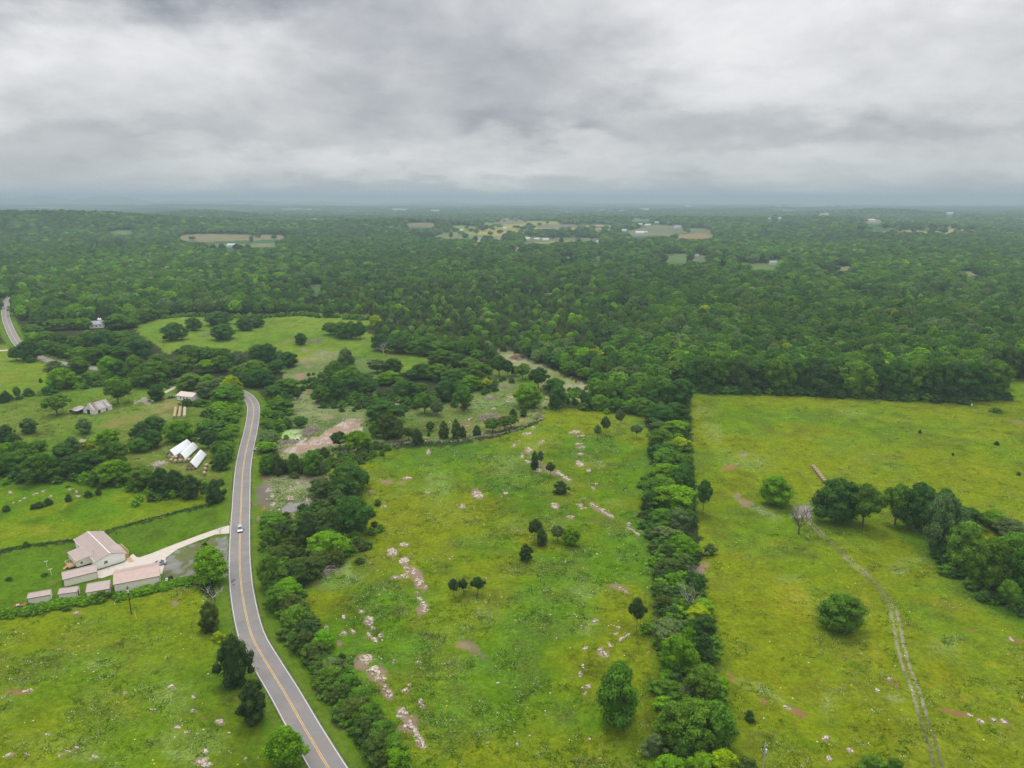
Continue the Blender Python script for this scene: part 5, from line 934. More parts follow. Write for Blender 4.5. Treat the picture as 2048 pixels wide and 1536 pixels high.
def walls(b, L, Wd, he, hr, rf=.5, mi=0, hb=None):
    """closed wall body under a gable; ridge runs along x at y = rf*Wd; hb = back eave height"""
    hb = he if hb is None else hb; yr = Wd * rf
    v = [(0, 0, 0), (L, 0, 0), (L, Wd, 0), (0, Wd, 0), (0, 0, he), (L, 0, he), (L, Wd, hb), (0, Wd, hb), (0, yr, hr), (L, yr, hr)]
    b.add(v, [(0, 1, 5, 4), (2, 3, 7, 6), (1, 2, 6, 9, 5), (3, 0, 4, 8, 7), (4, 5, 9, 8), (7, 8, 9, 6)], mi)
def put(e, name, b, m): o = b.build(name, m, e); return o
def window(e, M4, w=1.0, h=1.2, frame=trimw):
    """window standing out of a wall; M4 places its local x-z plane on the wall"""
    b = MB()
    for (x0, x1, z0, z1) in ((-w / 2 - .12, -w / 2, -h / 2 - .12, h / 2 + .12), (w / 2, w / 2 + .12, -h / 2 - .12, h / 2 + .12), (-w / 2, w / 2, h / 2, h / 2 + .12), (-w / 2, w / 2, -h / 2 - .12, -h / 2), (-w / 2, w / 2, -.03, .03)):
        b.box(x0, x1, -.07, .0, z0, z1, 0, M4)
    f = b.build('window', [frame], e); g = MB(); g.box(-w / 2, w / 2, -.03, -.005, -h / 2, h / 2, 0, M4); g.build('pane', [glass], f); return f
def door(e, M4, w=1., h=2., m=trimw):
    b = MB(); b.box(-w / 2, w / 2, -.05, 0, 0, h, 0, M4); d = b.build('door', [m], e); k = MB(); k.box(w / 2 - .15, w / 2 - .07, -.11, -.05, h * .45, h * .52, 0, M4); k.build('handle', [trimd], d); return d
def WM(x, y, z, rz): return Matrix.Translation((x, y, z)) @ Matrix.Rotation(rz, 4, 'Z')
def gable(name, label, O, ex, L, Wd, he, hr, rf=.5, wm=wallw, rm=roofm, cat='building', group=None, wins=(), doors=(), trim=trimd, over=.18, hb=None, tex=True):
    M = frame_mat(O, ex); e = empty(name, (0, 0, 0)); e.matrix_world = M
    hb = he if hb is None else hb; yr = Wd * rf; b = MB(); walls(b, L, Wd, he, hr, rf, 0, hb); put(e, 'wall', b, [wm])
    b = MB(); s1 = (hr - he) / yr; s2 = (hr - hb) / (Wd - yr) if Wd > yr else 0
    roof_slab(b, -over, L + over, -over, he - s1 * over + .12, yr, hr + .12); roof_slab(b, -over, L + over, yr, hr + .12, Wd + over, hb - s2 * over + .12)
    if tex: ribs(b, 0, L, -over, he - s1 * over + .12, yr, hr + .12); ribs(b, 0, L, yr, hr + .12, Wd + over, hb - s2 * over + .12)
    r = put(e, 'roof', b, [rm])
    if tex:
        c = MB(); c.box(-over, L + over, yr - .10, yr + .10, hr + .115, hr + .16); c.build('ridge_cap', [rm], r)
        t = MB(); t.box(-over, L + over, -over - .07, -over - .002, he - s1 * over - .02, he - s1 * over + .115)
        for x in (-.04, L - .06): t.box(x, x + .10, -.04, -.003, .02, he - .05)
        put(e, 'trim', t, [trim])
    for (side, a, z, w, h) in wins:
        m_ = {'f': WM(a, -.003, z, 0), 'b': WM(a, Wd + .003, z, math.pi), 'l': WM(-.003, a, z, -math.pi / 2), 'r': WM(L + .003, a, z, math.pi / 2)}[side]; window(e, m_, w, h)
    for (side, a, w, h, dm) in doors:
        m_ = {'f': WM(a, -.003, .02, 0), 'b': WM(a, Wd + .003, .02, math.pi), 'l': WM(-.003, a, .02, -math.pi / 2), 'r': WM(L + .003, a, .02, math.pi / 2)}[side]; door(e, m_, w, h, dm)
    tag(e, label, cat, group); return e
# ---- the house
def make_house():
    e = empty('house', (0, 0, 0)); e.matrix_world = frame_mat((-138.5, 222.8), (.705, .709))
    Wd, L, he, hr = 8.9, 23.4, 2.95, 4.35
    b = MB(); v = [(0, 0, 0), (Wd, 0, 0), (Wd, L, 0), (0, L, 0), (0, 0, he), (Wd, 0, he), (Wd, L, he), (0, L, he), (Wd / 2, 0, hr), (Wd / 2, L, hr)]
    b.add(v, [(0, 1, 5, 8, 4), (1, 2, 6, 5), (2, 3, 7, 9, 6), (3, 0, 4, 7), (4, 8, 9, 7), (5, 6, 9, 8)]); b.build('wall', [whitew], e)
    def slab_x(b, x0, z0, x1, z1, y0, y1, th=.1):
        vs = [(x0, y0, z0), (x1, y0, z1), (x1, y1, z1), (x0, y1, z0)]; b.add([(p[0], p[1], p[2] - th) for p in vs] + vs, [(0, 3, 2, 1), (4, 5, 6, 7), (0, 1, 5, 4), (1, 2, 6, 5), (2, 3, 7, 6), (3, 0, 4, 7)])
    r = MB(); sl = (hr - he) / (Wd / 2); slab_x(r, -.3, he - .3 * sl + .12, Wd / 2, hr + .12, -.3, L + .3); slab_x(r, Wd / 2, hr + .12, Wd + .3, he - .3 * sl + .12, -.3, L + .3)
    for i in range(27):
        y = -.2 + i * .9
        for (x0, z0, x1, z1) in ((-.3, he - .3 * sl + .12, Wd / 2, hr + .12), (Wd / 2, hr + .12, Wd + .3, he - .3 * sl + .12)):
            r.add([(x0, y, z0), (x0, y + .05, z0), (x1, y + .05, z1), (x1, y, z1), (x0, y, z0 + .03), (x0, y + .05, z0 + .03), (x1, y + .05, z1 + .03), (x1, y, z1 + .03)], [(4, 7, 6, 5), (0, 4, 5, 1), (1, 5, 6, 2), (0, 3, 7, 4)])
    # low cross gable over the entrance side
    gy0, gy1, gm, gz = 1.6, 9.4, 5.2, 4.18
    r.add([(Wd / 2 + .5, gm, gz), (Wd + .5, gy0, he + .06), (Wd + .5, gm, gz - .55), (Wd + .5, gy1, he + .06)], [(0, 1, 2), (0, 2, 3)])
    ro = r.build('roof', [roofm], e); c = MB(); c.box(Wd / 2 - .09, Wd / 2 + .09, -.3, L + .3, hr + .115, hr + .17); c.build('ridge_cap', [trimw], ro)
    g = MB(); g.add([(Wd + .06, gy0 + .3, he), (Wd + .06, gy1 - .3, he), (Wd + .06, gm, gz - .62), (Wd + .42, gy0 + .3, he - .02), (Wd + .42, gy1 - .3, he - .02), (Wd + .42, gm, gz - .62)], [(3, 4, 5), (0, 2, 1), (0, 1, 4, 3)]); g.build('porch_gable', [whitew], e)
    t = MB(); t.box(-.37, -.303, -.3, L + .3, he - .3 * sl - .02, he - .3 * sl + .12); t.box(Wd + .303, Wd + .37, -.3, L + .3, he - .3 * sl - .02, he - .3 * sl + .12)
    for x in (-.05, Wd - .06): t.box(x, x + .11, -.05, -.003, .3, he - .1)
    t.build('trim', [trimw], e)
    # wing
    wx, y0, y1, zw = -4.4, 5.6, 15.0, 2.45
    w = MB(); w.add([(wx, y0, .45), (-.003, y0, .45), (-.003, y1, .45), (wx, y1, .45), (wx, y0, zw), (-.003, y0, 3.0), (-.003, y1, 3.0), (wx, y1, zw)], [(0, 1, 5, 4), (2, 3, 7, 6), (3, 0, 4, 7), (4, 5, 6, 7), (0, 3, 2, 1)]); w.build('wing_wall', [wallw], e)
    w = MB(); slab_x(w, wx - .25, zw + .10, .4, 3.22, y0 - .25, y1 + .25)
    for i in range(11):
        y = y0 - .1 + i * .92; w.add([(wx - .25, y, zw + .13), (wx - .25, y + .05, zw + .13), (.38, y + .05, 3.25), (.38, y, 3.25)], [(0, 1, 2, 3)])
    w.build('wing_roof', [roofm], e)
    s = MB(); s.box(wx + .1, -.01, y0 + .1, y1 - .1, 0, .447); s.build('wing_gap_shade', [darkin], e)  # near-black box painted as the shaded gap below the wing
    k = MB(); k.box(-.02, 0 - .002, y0 + .5, y1, 0, .3); 
    window(e, WM(2.9, -.003, 1.7, 0), 1.1, 1.0); window(e, WM(-2.9, y0 - .003, 1.6, 0), .8, .8); window(e, WM(wx - .003, 13.2, 1.6, -math.pi / 2), .8, .9); window(e, WM(-.003, 19, 1.7, -math.pi / 2), 1., 1.1)
    door(e, WM(wx - .003, 8.5, .5, -math.pi / 2), .9, 1.9); door(e, WM(Wd + .003, 6.4, .5, math.pi / 2), .95, 2.0)
    dv = MB(); dv.tube([(.5, 3.6, 3.1), (.5, 3.6, 5.6)], .045, 6); dv.box(.46, 2.9, 3.58, 3.62, 5.3, 5.34); dv.box(.2, .8, 3.58, 3.62, 5.5, 5.54); dv.build('antenna_mast', [mat('dull_steel', (.30, .30, .31), .5, .1, metal=.4)], e)
    v_ = MB()
    for (x, y) in ((5.9, 20.3), (6.6, 12.0), (7.4, 3.9)): v_.tube([(x, y, hr - (x - Wd / 2) * sl), (x, y, hr - (x - Wd / 2) * sl + .45)], .07, 8)
    v_.build('roof_vent', [trimw], e)
    tag(e, "cream ranch house with wide mauve metal roof at the head of the driveway", 'house'); return e
make_house()
def deck(label, O, ex, w, d, z, stairs, rails):
    e = empty('wooden_deck', (0, 0, 0)); e.matrix_world = frame_mat(O, ex); b = MB()
    n = int(d / .16)
    for i in range(n): b.box(0, w, i * d / n + .012, (i + 1) * d / n - .012, z - .05, z)
    b.box(.05, w - .05, .05, d - .05, z - .2, z - .055); put(e, 'deck_floor', b, [wood])
    b = MB()
    for (x, y) in ((.06, .06), (w - .12, .06), (.06, d - .12), (w - .12, d - .12), (w / 2, d - .12)): b.box(x, x + .09, y, y + .09, 0, z - .21)
    put(e, 'post', b, [woodl])
    for (x0, y0, x1, y1) in rails:
        b = MB(); L = math.hypot(x1 - x0, y1 - y0); k = int(L / .8) + 1
        for i in range(k + 1):
            t = i / k; x = x0 + (x1 - x0) * t; y = y0 + (y1 - y0) * t; b.box(x - .045, x + .045, y - .045, y + .045, z, z + .95)
        Mx = Matrix.Translation((x0, y0, 0)) @ Matrix.Rotation(math.atan2(y1 - y0, x1 - x0), 4, 'Z')
        b.box(-.05, L + .05, -.07, .07, z + .952, z + 1.0, 0, Mx); b.box(0, L, -.02, .02, z + .45, z + .5, 0, Mx); put(e, 'railing', b, [woodl])
    (sx, sy, sw, dx_, dy_) = stairs; b = MB(); k = 4
    for i in range(k):
        f0, f1 = i * .3, (i + 1) * .3; zt = z - (i + 1) * z / (k + 1); 
        if dx_: b.box(sx + dx_ * f0 if dx_ > 0 else sx - f1, sx + dx_ * f1 if dx_ > 0 else sx - f0, sy, sy + sw, zt - .05, zt)
        else: b.box(sx, sx + sw, sy - f1 if dy_ < 0 else sy + f0, sy - f0 if dy_ < 0 else sy + f1, zt - .05, zt)
    put(e, 'step', b, [wood]); tag(e, label, 'deck'); return e
Mh = frame_mat((-138.5, 222.8), (.705, .709))
def hp(x, y): p = Mh @ Vector((x, y, 0)); return (p.x, p.y)
deck("long wooden deck and ramp on the house's driveway side", hp(9.0, 3.2), (.705, .709), 2.2, 7.6, .75, (.4, 0, 1.4, 0, -1), [(2.14, .1, 2.14, 7.5), (.1, 7.54, 2.1, 7.54)])
deck("small wooden porch with steps at the end of the house's wing", hp(-6.6, 6.6), (.705, .709), 2.15, 4.2, .7, (0, 1.2, 1.4, -1, 0), [(.06, .1, 2.1, .1), (.06, 2.8, .06, 4.1), (.06, 4.14, 2.1, 4.14)])
rp = MB(); Mr = frame_mat(hp(9.4, -2.6), (.705, .709)); rp.box(0, 1.4, 0, 3.9, .065, .12, 0, Mr); o = rp.build('wooden_walkway', [wood]); tag(o, "narrow wooden walkway from the deck down to the driveway", 'walkway')
gable('garage', "long pink roofed garage building beside the driveway", (-124.4, 207.3), (.904, .427), 12.9, 10.0, 3.2, 4.7, rm=roofp, doors=[('r', 3.0, 3.0, 2.6, trimw), ('r', 7.2, 3.0, 2.6, trimw)], wins=[])
gable('carport', "long cream shed with mauve roof between the house wing and small sheds", (-142.8, 211.6), (.824, .567), 9.4, 5.8, 2.5, 3.3, rf=.62, doors=[('r', 2.9, 2.6, 2.2, trimw)])
gable('storage_shed', "square storage shed next to the long garage, behind a bush", (-131.2, 203.9), (.925, .38), 6.2, 5.9, 2.4, 3.2, rf=.68, doors=[('f', 1.2, .9, 1.9, trimw)], group='small storage sheds by the hedge')
gable('storage_shed', "middle one of the three small storage sheds along the hedge", (-139.5, 203.3), (.958, .288), 5.0, 3.5, 2.2, 2.75, rf=.68, doors=[('r', 1.6, 1.0, 1.8, darkin)], group='small storage sheds by the hedge')
gable('storage_shed', "leftmost and smallest storage shed at the lawn's hedge", (-147.4, 200.9), (.92, .39), 5.8, 3.4, 2.1, 2.6, rf=.68, doors=[('r', 1.6, 1.0, 1.7, trimw)], group='small storage sheds by the hedge')
# ---- barn
rusty = mat('weathered_tin', (.40, .37, .36), .7, .22, .35, streak=(2.6, .12, .12), bump=.2)
nbr = NT(rusty.node_tree); bs = rusty.node_tree.nodes['Principled BSDF']; src_ = bs.inputs['Base Color'].links[0].from_socket; tcx = nbr.node('ShaderNodeTexCoord'); mpx_ = nbr.node('ShaderNodeMapping'); mpx_.inputs['Scale'].default_value = (1.1, .16, .16); nbr.l.new(tcx.outputs['Object'], mpx_.inputs[0])
nbr.l.new(nbr.mix(nbr.ramp(nbr.noise(mpx_.outputs[0], .9, 4, .7), .48, .60), src_, nbr.rgb((.17, .11, .09))), bs.inputs['Base Color'])
oldw = mat('peeling_white_boards', (.66, .66, .62), .85, .25, 1.6, streak=(1, 1, .3))
bn = gable('old_barn', "old white barn with streaked rusty tin roof alone in the field", (-239.6, 404.4), (.39, .92), 12.0, 9.0, 2.5, 5.8, wm=oldw, rm=rusty, doors=[('f', 3.4, 1.3, 1.9, darkin), ('f', 8.4, 1.0, 1.6, darkin), ('l', 4.3, 2.4, 2.6, darkin)], wins=[], trim=oldw)
le = empty('lean_to_shed', (0, 0, 0)); le.matrix_world = frame_mat((-255.4, 407.6), (.90, -.43))
b = MB(); roof_slab(b, -.2, 7.2, -.3, 2.2, 6.2, 3.0); ribs(b, 0, 7, -.3, 2.2, 6.2, 3.0); put(le, 'roof', b, [rusty]); b = MB(); b.box(0, 7, 6.0, 6.1, 0, 2.8); b.box(0, .1, 0, 5.99, .5, 2.0); put(le, 'wall', b, [mat('dark_boards', (.10, .085, .07), .9, .2)])
for (x, y) in ((.2, 0), (3.5, 0), (6.8, 0)):
    b = MB(); b.box(x - .07, x + .07, y - .07, y + .07, 0, 2.12); put(le, 'post', b, [MATS['dark_boards']])
tag(le, "open dark lean-to with grey tin roof at the old barn's left end", 'shed')
gable('farmhouse', "pale pink roofed farmhouse half hidden by trees beyond the hay rows", (-206.5, 437.0), (.94, -.34), 12.0, 8.0, 2.8, 4.4, wm=whitew, rm=mat('pale_pink_roof', (.56, .45, .42), .7, .12, 1), wins=[('f', 3, 1.5, 1, 1.1), ('f', 8, 1.5, 1, 1.1), ('l', 4, 1.5, 1, 1.1)], doors=[('f', 5.5, 1, 2, trimd)], cat='house', over=.4)
gable('shed', "small brown roofed shed sunk in the trees north of the lawn", tuple(U(158, 892)[:2]), (.95, -.3), 4.5, 3.4, 2.2, 3.0, wm=MATS['dark_boards'], rm=mat('brown_tin', (.30, .22, .18), .7, .15, 1), tex=False)
q = U(179, 657); gable('house', "white house with grey roof nearly buried in the left wood", (q[0], q[1]), (.93, .36), 12, 9, 3.6, 6.4, wm=whitew, rm=mat('grey_shingle', (.30, .32, .36), .8, .1), wins=[('f', 2.5, 2.0, 1.1, 1.3), ('f', 6, 2.0, 1.1, 1.3), ('f', 9.5, 2, 1.1, 1.3), ('l', 4.5, 2, 1.1, 1.3)], cat='house', over=.4)
q = U(196, 645); gable('outbuilding', "white topped outbuilding just behind the house in the left wood", (q[0], q[1]), (.93, .36), 9, 7, 2.8, 4.2, wm=whitew, rm=mat('white_tin_roof', (.72, .73, .74), .5, .05), over=.2, tex=False)
# ---- far houses and sheds
HW = [mat('far_white', (.58, .58, .56), .6, .03), mat('far_tan', (.55, .50, .42), .7, .05), mat('far_red', (.36, .16, .12), .7, .05)]
HR = [mat('far_pale_roof', (.46, .47, .48), .6, .05), mat('far_grey_roof', (.24, .25, .27), .7, .05), mat('far_brown_roof', (.30, .22, .18), .7, .05)]
HS = sorted(HOUSES)
for i, (x, y, w, k) in enumerate(HS):
    y += 1.0; s_ = None
    for _ in range(6):   # the ground there is not flat: find the point by iteration
        g = U(x, max(y, 410)); zt = terrain(g[0], g[1]); g = U(x, y, float(zt) if s_ is None else float(terrain(s_[0], s_[1]))); s_ = g
    dist = g[1]; L = w * dist / FOC / 1.0; L = max(L, 12); Wd = L * .55; z0 = float(terrain(g[0], g[1]))
    e = gable('far_house', f"pale far house {['with pale roof', 'with dark roof', 'in brick red'][k]}, {ordw(i)} from the left among the distant woods", (g[0] - L / 2, g[1]), (1, (i % 5 - 2) * .12), L, Wd, L * .24, L * .42, wm=HW[2 if k == 2 else 0], rm=HR[1 if k == 1 else (2 if k == 2 else 0)], cat='house', group='distant houses', tex=False, over=.4)
    e.location.z = z0 - .2
for i, (x, y, w) in enumerate(sorted(WARE)):
    s_ = None
    for _ in range(8):
        z0 = 0 if s_ is None else float(terrain(s_[0], s_[1])); s_ = U(x, y + 1.2, min(z0, 60))
    L = w * s_[1] / FOC; z0 = float(terrain(s_[0], s_[1]))
    e = gable('warehouse', f"long white far building near the horizon, {ordw(i)} from the left", (s_[0] - L / 2, s_[1]), (1, 0), L, min(L, 130), 17, 19, wm=HW[0], rm=HR[0], cat='building', group='distant long buildings', tex=False); e.location.z = z0
# ================================================================ vehicles
def lerp_sec(b, secs, mi=0, close=True):
    """loft of cross sections (lists of points of equal length)"""
    n = len(secs[0]); base = len(b.v)
    for s in secs: b.v += [tuple(p) for p in s]
    for i in range(len(secs) - 1):
        for k in range(n): b.f.append((base + i * n + k, base + i * n + (k + 1) % n, base + (i + 1) * n + (k + 1) % n, base + (i + 1) * n + k)); b.mi.append(mi)
    if close:
        b.f.append(tuple(base + k for k in range(n))[::-1]); b.mi.append(mi); e = base + (len(secs) - 1) * n; b.f.append(tuple(e + k for k in range(n))); b.mi.append(mi)
def car(name, label, loc, rz, paint, kind='suv'):
    e = empty(name, (loc[0], loc[1], loc[2] if len(loc) > 2 else .1), rz); Lh = 2.35 if kind != 'pickup' else 2.8; w = .93
    pm = mat(paint[0], paint[1], .28, .04, 3, metal=paint[2], spec=.6); gm = mat('car_glass', (.02, .025, .03), .08, 0.02, spec=.8); tm = mat('tyre_rubber', (.03, .03, .03), .9); rm = mat('alloy_rim', (.45, .45, .46), .35, .05, metal=.8); lm = mat('lamp_lens', (.75, .75, .72), .15); tl = mat('tail_lens', (.35, .02, .02), .2)
    def sec(x, wz, z0, z1, z2): return [(x, -wz, z0), (x, -wz * 1.0, z1), (x, -wz * .93, z2), (x, wz * .93, z2), (x, wz * 1.0, z1), (x, wz, z0)]
    b = MB()
    hood = .98 if kind == 'suv' else (.88 if kind == 'sedan' else 1.08)
    xs = [(-Lh, .84, .45, .75, .86 if kind != 'pickup' else 1.0), (-Lh + .1, .92, .32, .8, hood), (-Lh * .5, .94, .28, .85, hood + .02), (0, .94, .28, .85, hood + .02), (Lh * .42, .94, .28, .82, hood), (Lh * .82, .92, .30, .74, hood - .1), (Lh - .06, .86, .36, .66, hood - .22), (Lh, .78, .42, .62, hood - .32)]
    lerp_sec(b, [sec(*x) for x in xs]); b.build('body', [pm], e, True).data.shade_flat()
    # glasshouse
    z0 = hood + .003; z1 = {'suv': 1.68, 'sedan': 1.42, 'pickup': 1.82}[kind]
    xa, xb, xc, xd = {'suv': (-Lh + .12, -Lh + .45, Lh * .16, Lh * .46), 'sedan': (-Lh * .70, -Lh * .34, Lh * .12, Lh * .48), 'pickup': (-Lh * .10, -.05 * Lh, Lh * .30, Lh * .50)}[kind]
    g = MB(); lerp_sec(g, [[(xa, -.84, z0), (xa, .84, z0), (xd, .84, z0), (xd, -.84, z0)], [(xb, -.70, z1 - .06), (xb, .70, z1 - .06), (xc, .70, z1 - .06), (xc, -.70, z1 - .06)]]); g.build('window', [gm], e)
    r = MB(); lerp_sec(r, [[(xb - .03, -.73, z1 - .055), (xb - .03, .73, z1 - .055), (xc + .03, .73, z1 - .055), (xc + .03, -.73, z1 - .055)], [(xb + .06, -.64, z1), (xb + .06, .64, z1), (xc - .06, .64, z1), (xc - .06, -.64, z1)]]); 
    for s in (-1, 1):
        for (x0, x1) in ((xa, xb), (xd, xc), ((xa + xd) / 2, (xb + xc) / 2)): r.tube([(x0, s * .85, z0), (x1, s * .715, z1 - .05)], .035, 4)
    r.build('roof', [pm], e)
    if kind == 'pickup':
        t = MB(); t.box(-Lh + .15, -Lh * .14, -.72, .72, hood + .022, hood + .04); t.build('truck_bed', [tm], e)
        for s in (-1, 1): t = MB(); t.box(-Lh + .1, -Lh * .12, s * .80 - .06, s * .80 + .06, hood + .022, hood + .13); t.build('bed_side', [pm], e)
    for sx in (-.60, .62):
        for s in (-1, 1):
            t = MB(); t.tube([(Lh * sx, s * .72, .34), (Lh * sx, s * .95, .34)], .34, 18); wl = t.build('wheel', [tm], e); h_ = MB(); h_.tube([(Lh * sx, s * .95, .34), (Lh * sx, s * .965, .34)], .20, 14); h_.build('rim', [rm], wl)
    for s in (-1, 1):
        t = MB(); t.box(Lh - .12, Lh + .012, s * .62 - .16, s * .62 + .16, .60, .72); t.build('headlight', [lm], e); t = MB(); t.box(-Lh - .012, -Lh + .1, s * .70 - .1, s * .70 + .1, .62, .80); t.build('tail_light', [tl], e)
        t = MB(); t.box(xd - .25, xd - .1, s * .98 - .09, s * .98 + .09, z0 + .02, z0 + .16); t.build('mirror', [pm], e)
    t = MB(); t.box(Lh - .05, Lh + .02, -.42, .42, .42, .58); t.build('grille', [tm], e)
    tag(e, label, 'car' if kind != 'pickup' else 'pickup'); return e
c0 = U(477.6, 1064); i0 = int(np.argmin([math.hypot(p[0] - c0[0], p[1] - c0[1]) for p in ROAD])); d = np.array(ROAD[max(i0 - 2, 0)]) - np.array(ROAD[i0 + 2])
car('parked_car' if 0 else 'suv', "silver suv driving on the two lane road past the driveway mouth", (c0[0] + .1, c0[1] + 1.2, Zr), math.atan2(d[1], d[0]), ('silver_paint', (.42, .46, .49), .35))
q = U(517.5, 900); car('pickup_truck', "white pickup pulled off beside the road above the yellow sign", (q[0], q[1], 0), math.radians(8), ('white_paint', (.82, .82, .82), 0), 'pickup')
q = U(343, 796); car('sedan', "black car parked on grass by the pink roofed farmhouse", (q[0], q[1], 0), math.radians(25), ('black_paint', (.03, .035, .05), .1), 'sedan')
q = U(315.5, 1132); car('sedan', "grey car showing only its roof behind the long garage", (q[0], q[1] + .8, .06), math.radians(205), ('grey_paint', (.32, .36, .40), .3), 'sedan')
def atv(loc, rz, col, label):
    e = empty('quad_bike', (loc[0], loc[1], 0), rz); pm = mat('atv_' + col[0], col[1], .4); tm = MATS['tyre_rubber']
    b = MB(); lerp_sec(b, [[(x, -w, z0), (x, -w, z1), (x, w, z1), (x, w, z0)] for (x, w, z0, z1) in ((-.95, .25, .5, .75), (-.6, .42, .4, .85), (0, .22, .35, .78), (.45, .40, .4, .92), (.95, .28, .5, .80))]); b.build('body', [pm], e)
    b = MB(); b.box(-.5, .15, -.17, .17, .853, .97); b.build('seat', [tm], e); b = MB(); b.tube([(.45, -.42, 1.12), (.5, 0, 1.05), (.45, .42, 1.12)], .03, 6); b.tube([(.5, 0, .9), (.5, 0, 1.05)], .03, 6); b.build('handlebar', [tm], e)
    for x in (-.65, .65):
        for s in (-1, 1): b = MB(); b.tube([(x, s * .38, .3), (x, s * .62, .3)], .3, 14); b.build('wheel', [tm], e)
    tag(e, label, 'quad bike')
q = U(333.5, 1163); atv(q, 1.9, ('white', (.75, .75, .75)), "white quad bike on the gravel beside the long garage"); q = U(339.5, 1158); atv(q, 1.1, ('black', (.05, .05, .05)), "black quad bike right of the white one on the gravel"); q = U(342, 1163); 
# rusty machine
e = empty('farm_machine', tuple(U(41, 1213)), .4); rm_ = mat('rust_red', (.30, .12, .07), .9, .25, 3)
b = MB(); b.box(-1.6, 1.6, -.5, .5, .35, .5); b.box(-1.5, -1.3, -.9, .9, .3, .6); b.box(.9, 1.2, -.9, .9, .3, .6); b.tube([(1.6, 0, .45), (2.8, 0, .25)], .07, 6); b.tube([(-1.2, -.3, .5), (-.4, 0, 1.1), (.6, .2, .7)], .06, 6); b.build('frame', [rm_], e)
for (x, s) in ((-.3, 1), (-.3, -1)): b = MB(); b.tube([(x, s * .7, .38), (x, s * .85, .38)], .38, 14); b.build('wheel', [MATS['tyre_rubber']], e)
b = MB(); b.box(-1.0, -.2, -.3, .3, .503, .8); b.build('seat', [mat('scrap_white', (.7, .7, .68), .6)], e)
tag(e, "rusty red farm implement on the grass left of the smallest shed", 'machine')
# ================================================================ hay
straw = mat('hay_straw', (.38, .30, .17), .95, .22, 5, bump=.5); strawr = mat('old_brown_hay', (.34, .25, .17), .95, .22, 4, bump=.5); strawg = mat('greyed_hay', (.42, .36, .26), .95, .2, 4, bump=.5)
def bale_mesh(m, seed):
    rg = random.Random(seed); b = MB(); n = 20; secs = []
    for x, r in ((-.78, .74), (-.74, .84), (-.35, .88), (0, .87), (.35, .88), (.74, .84), (.78, .74)): secs.append([(x, math.cos(6.2832 * k / n) * r * rg.uniform(.98, 1.02), .85 + max(-.845, math.sin(6.2832 * k / n) * r * rg.uniform(.98, 1.02))) for k in range(n)])
    lerp_sec(b, secs)
    for x in (-.79, .79):
        for r in (.55, .3): pass
    return b.mesh('hay_bale', [m])
BM = {'s': bale_mesh(straw, 1), 'r': bale_mesh(strawr, 2), 'g': bale_mesh(strawg, 3)}
def bale(x, y, rz, label, group, m='s', z=0, s=1.):
    o = bpy.data.objects.new('hay_bale', BM[m]); C.objects.link(o); o.location = (x, y, z - .02); o.rotation_euler = (0, 0, rz); o.scale = (s, s, s); tag(o, label, 'hay bale', group)
def row(a, c, n, m, lab, grp, side=False, s=1.):
    a = np.array(a[:2]); c = np.array(c[:2]); dd = c - a; ang = math.atan2(dd[1], dd[0]) + (math.pi / 2 if side else 0)
    for i in range(n):
        p = a + dd * (i + .5) / n; bale(p[0], p[1], ang + random.Random(i).uniform(-.04, .04), f"{lab}, {ordw(i)} from its near end", grp, m, 0, s)
row((-190.2, 396.8), (-198.1, 416.6), 12, 's', "round bale in the left hay row of three", "bales of the left hay row"); row((-187.6, 396.8), (-195.6, 417.2), 12, 's', "round bale in the middle hay row of three", "bales of the middle hay row"); row((-184.8, 397.6), (-192.6, 416.0), 11, 'g', "greyer round bale in the right hay row of three", "bales of the right hay row")
row((136.1, 299.5), (138.6, 319.5), 8, 'r', "reddish brown bale in the short row of the right field", "bales in the right field", True, .93)
for i, (x, y) in enumerate([(1250, 985), (1262, 1035), (1285, 1005), (1310, 1045), (1322, 1005), (1365, 1040), (1425, 1035), (1462, 1030)]):
    p = U(*GB(x, y + 12)); bale(p[0], p[1], 1.35, f"tan round bale lying in front of the white tarps, {ordw(i)} from the left", "loose bales before the tarps", 's')
for i, (x, y) in enumerate([(1663, 1098), (1650, 1140), (1638, 1185)]):
    p = U(*GB(x, y + 10)); bale(p[0], p[1], 1.2, ["farthest", "middle", "nearest"][i] + " of three tan bales right of the white tarps", "three bales right of the tarps", 's')
tarpm = mat('white_tarp', (.66, .68, .70), .45, .04, .8, bump=.15)
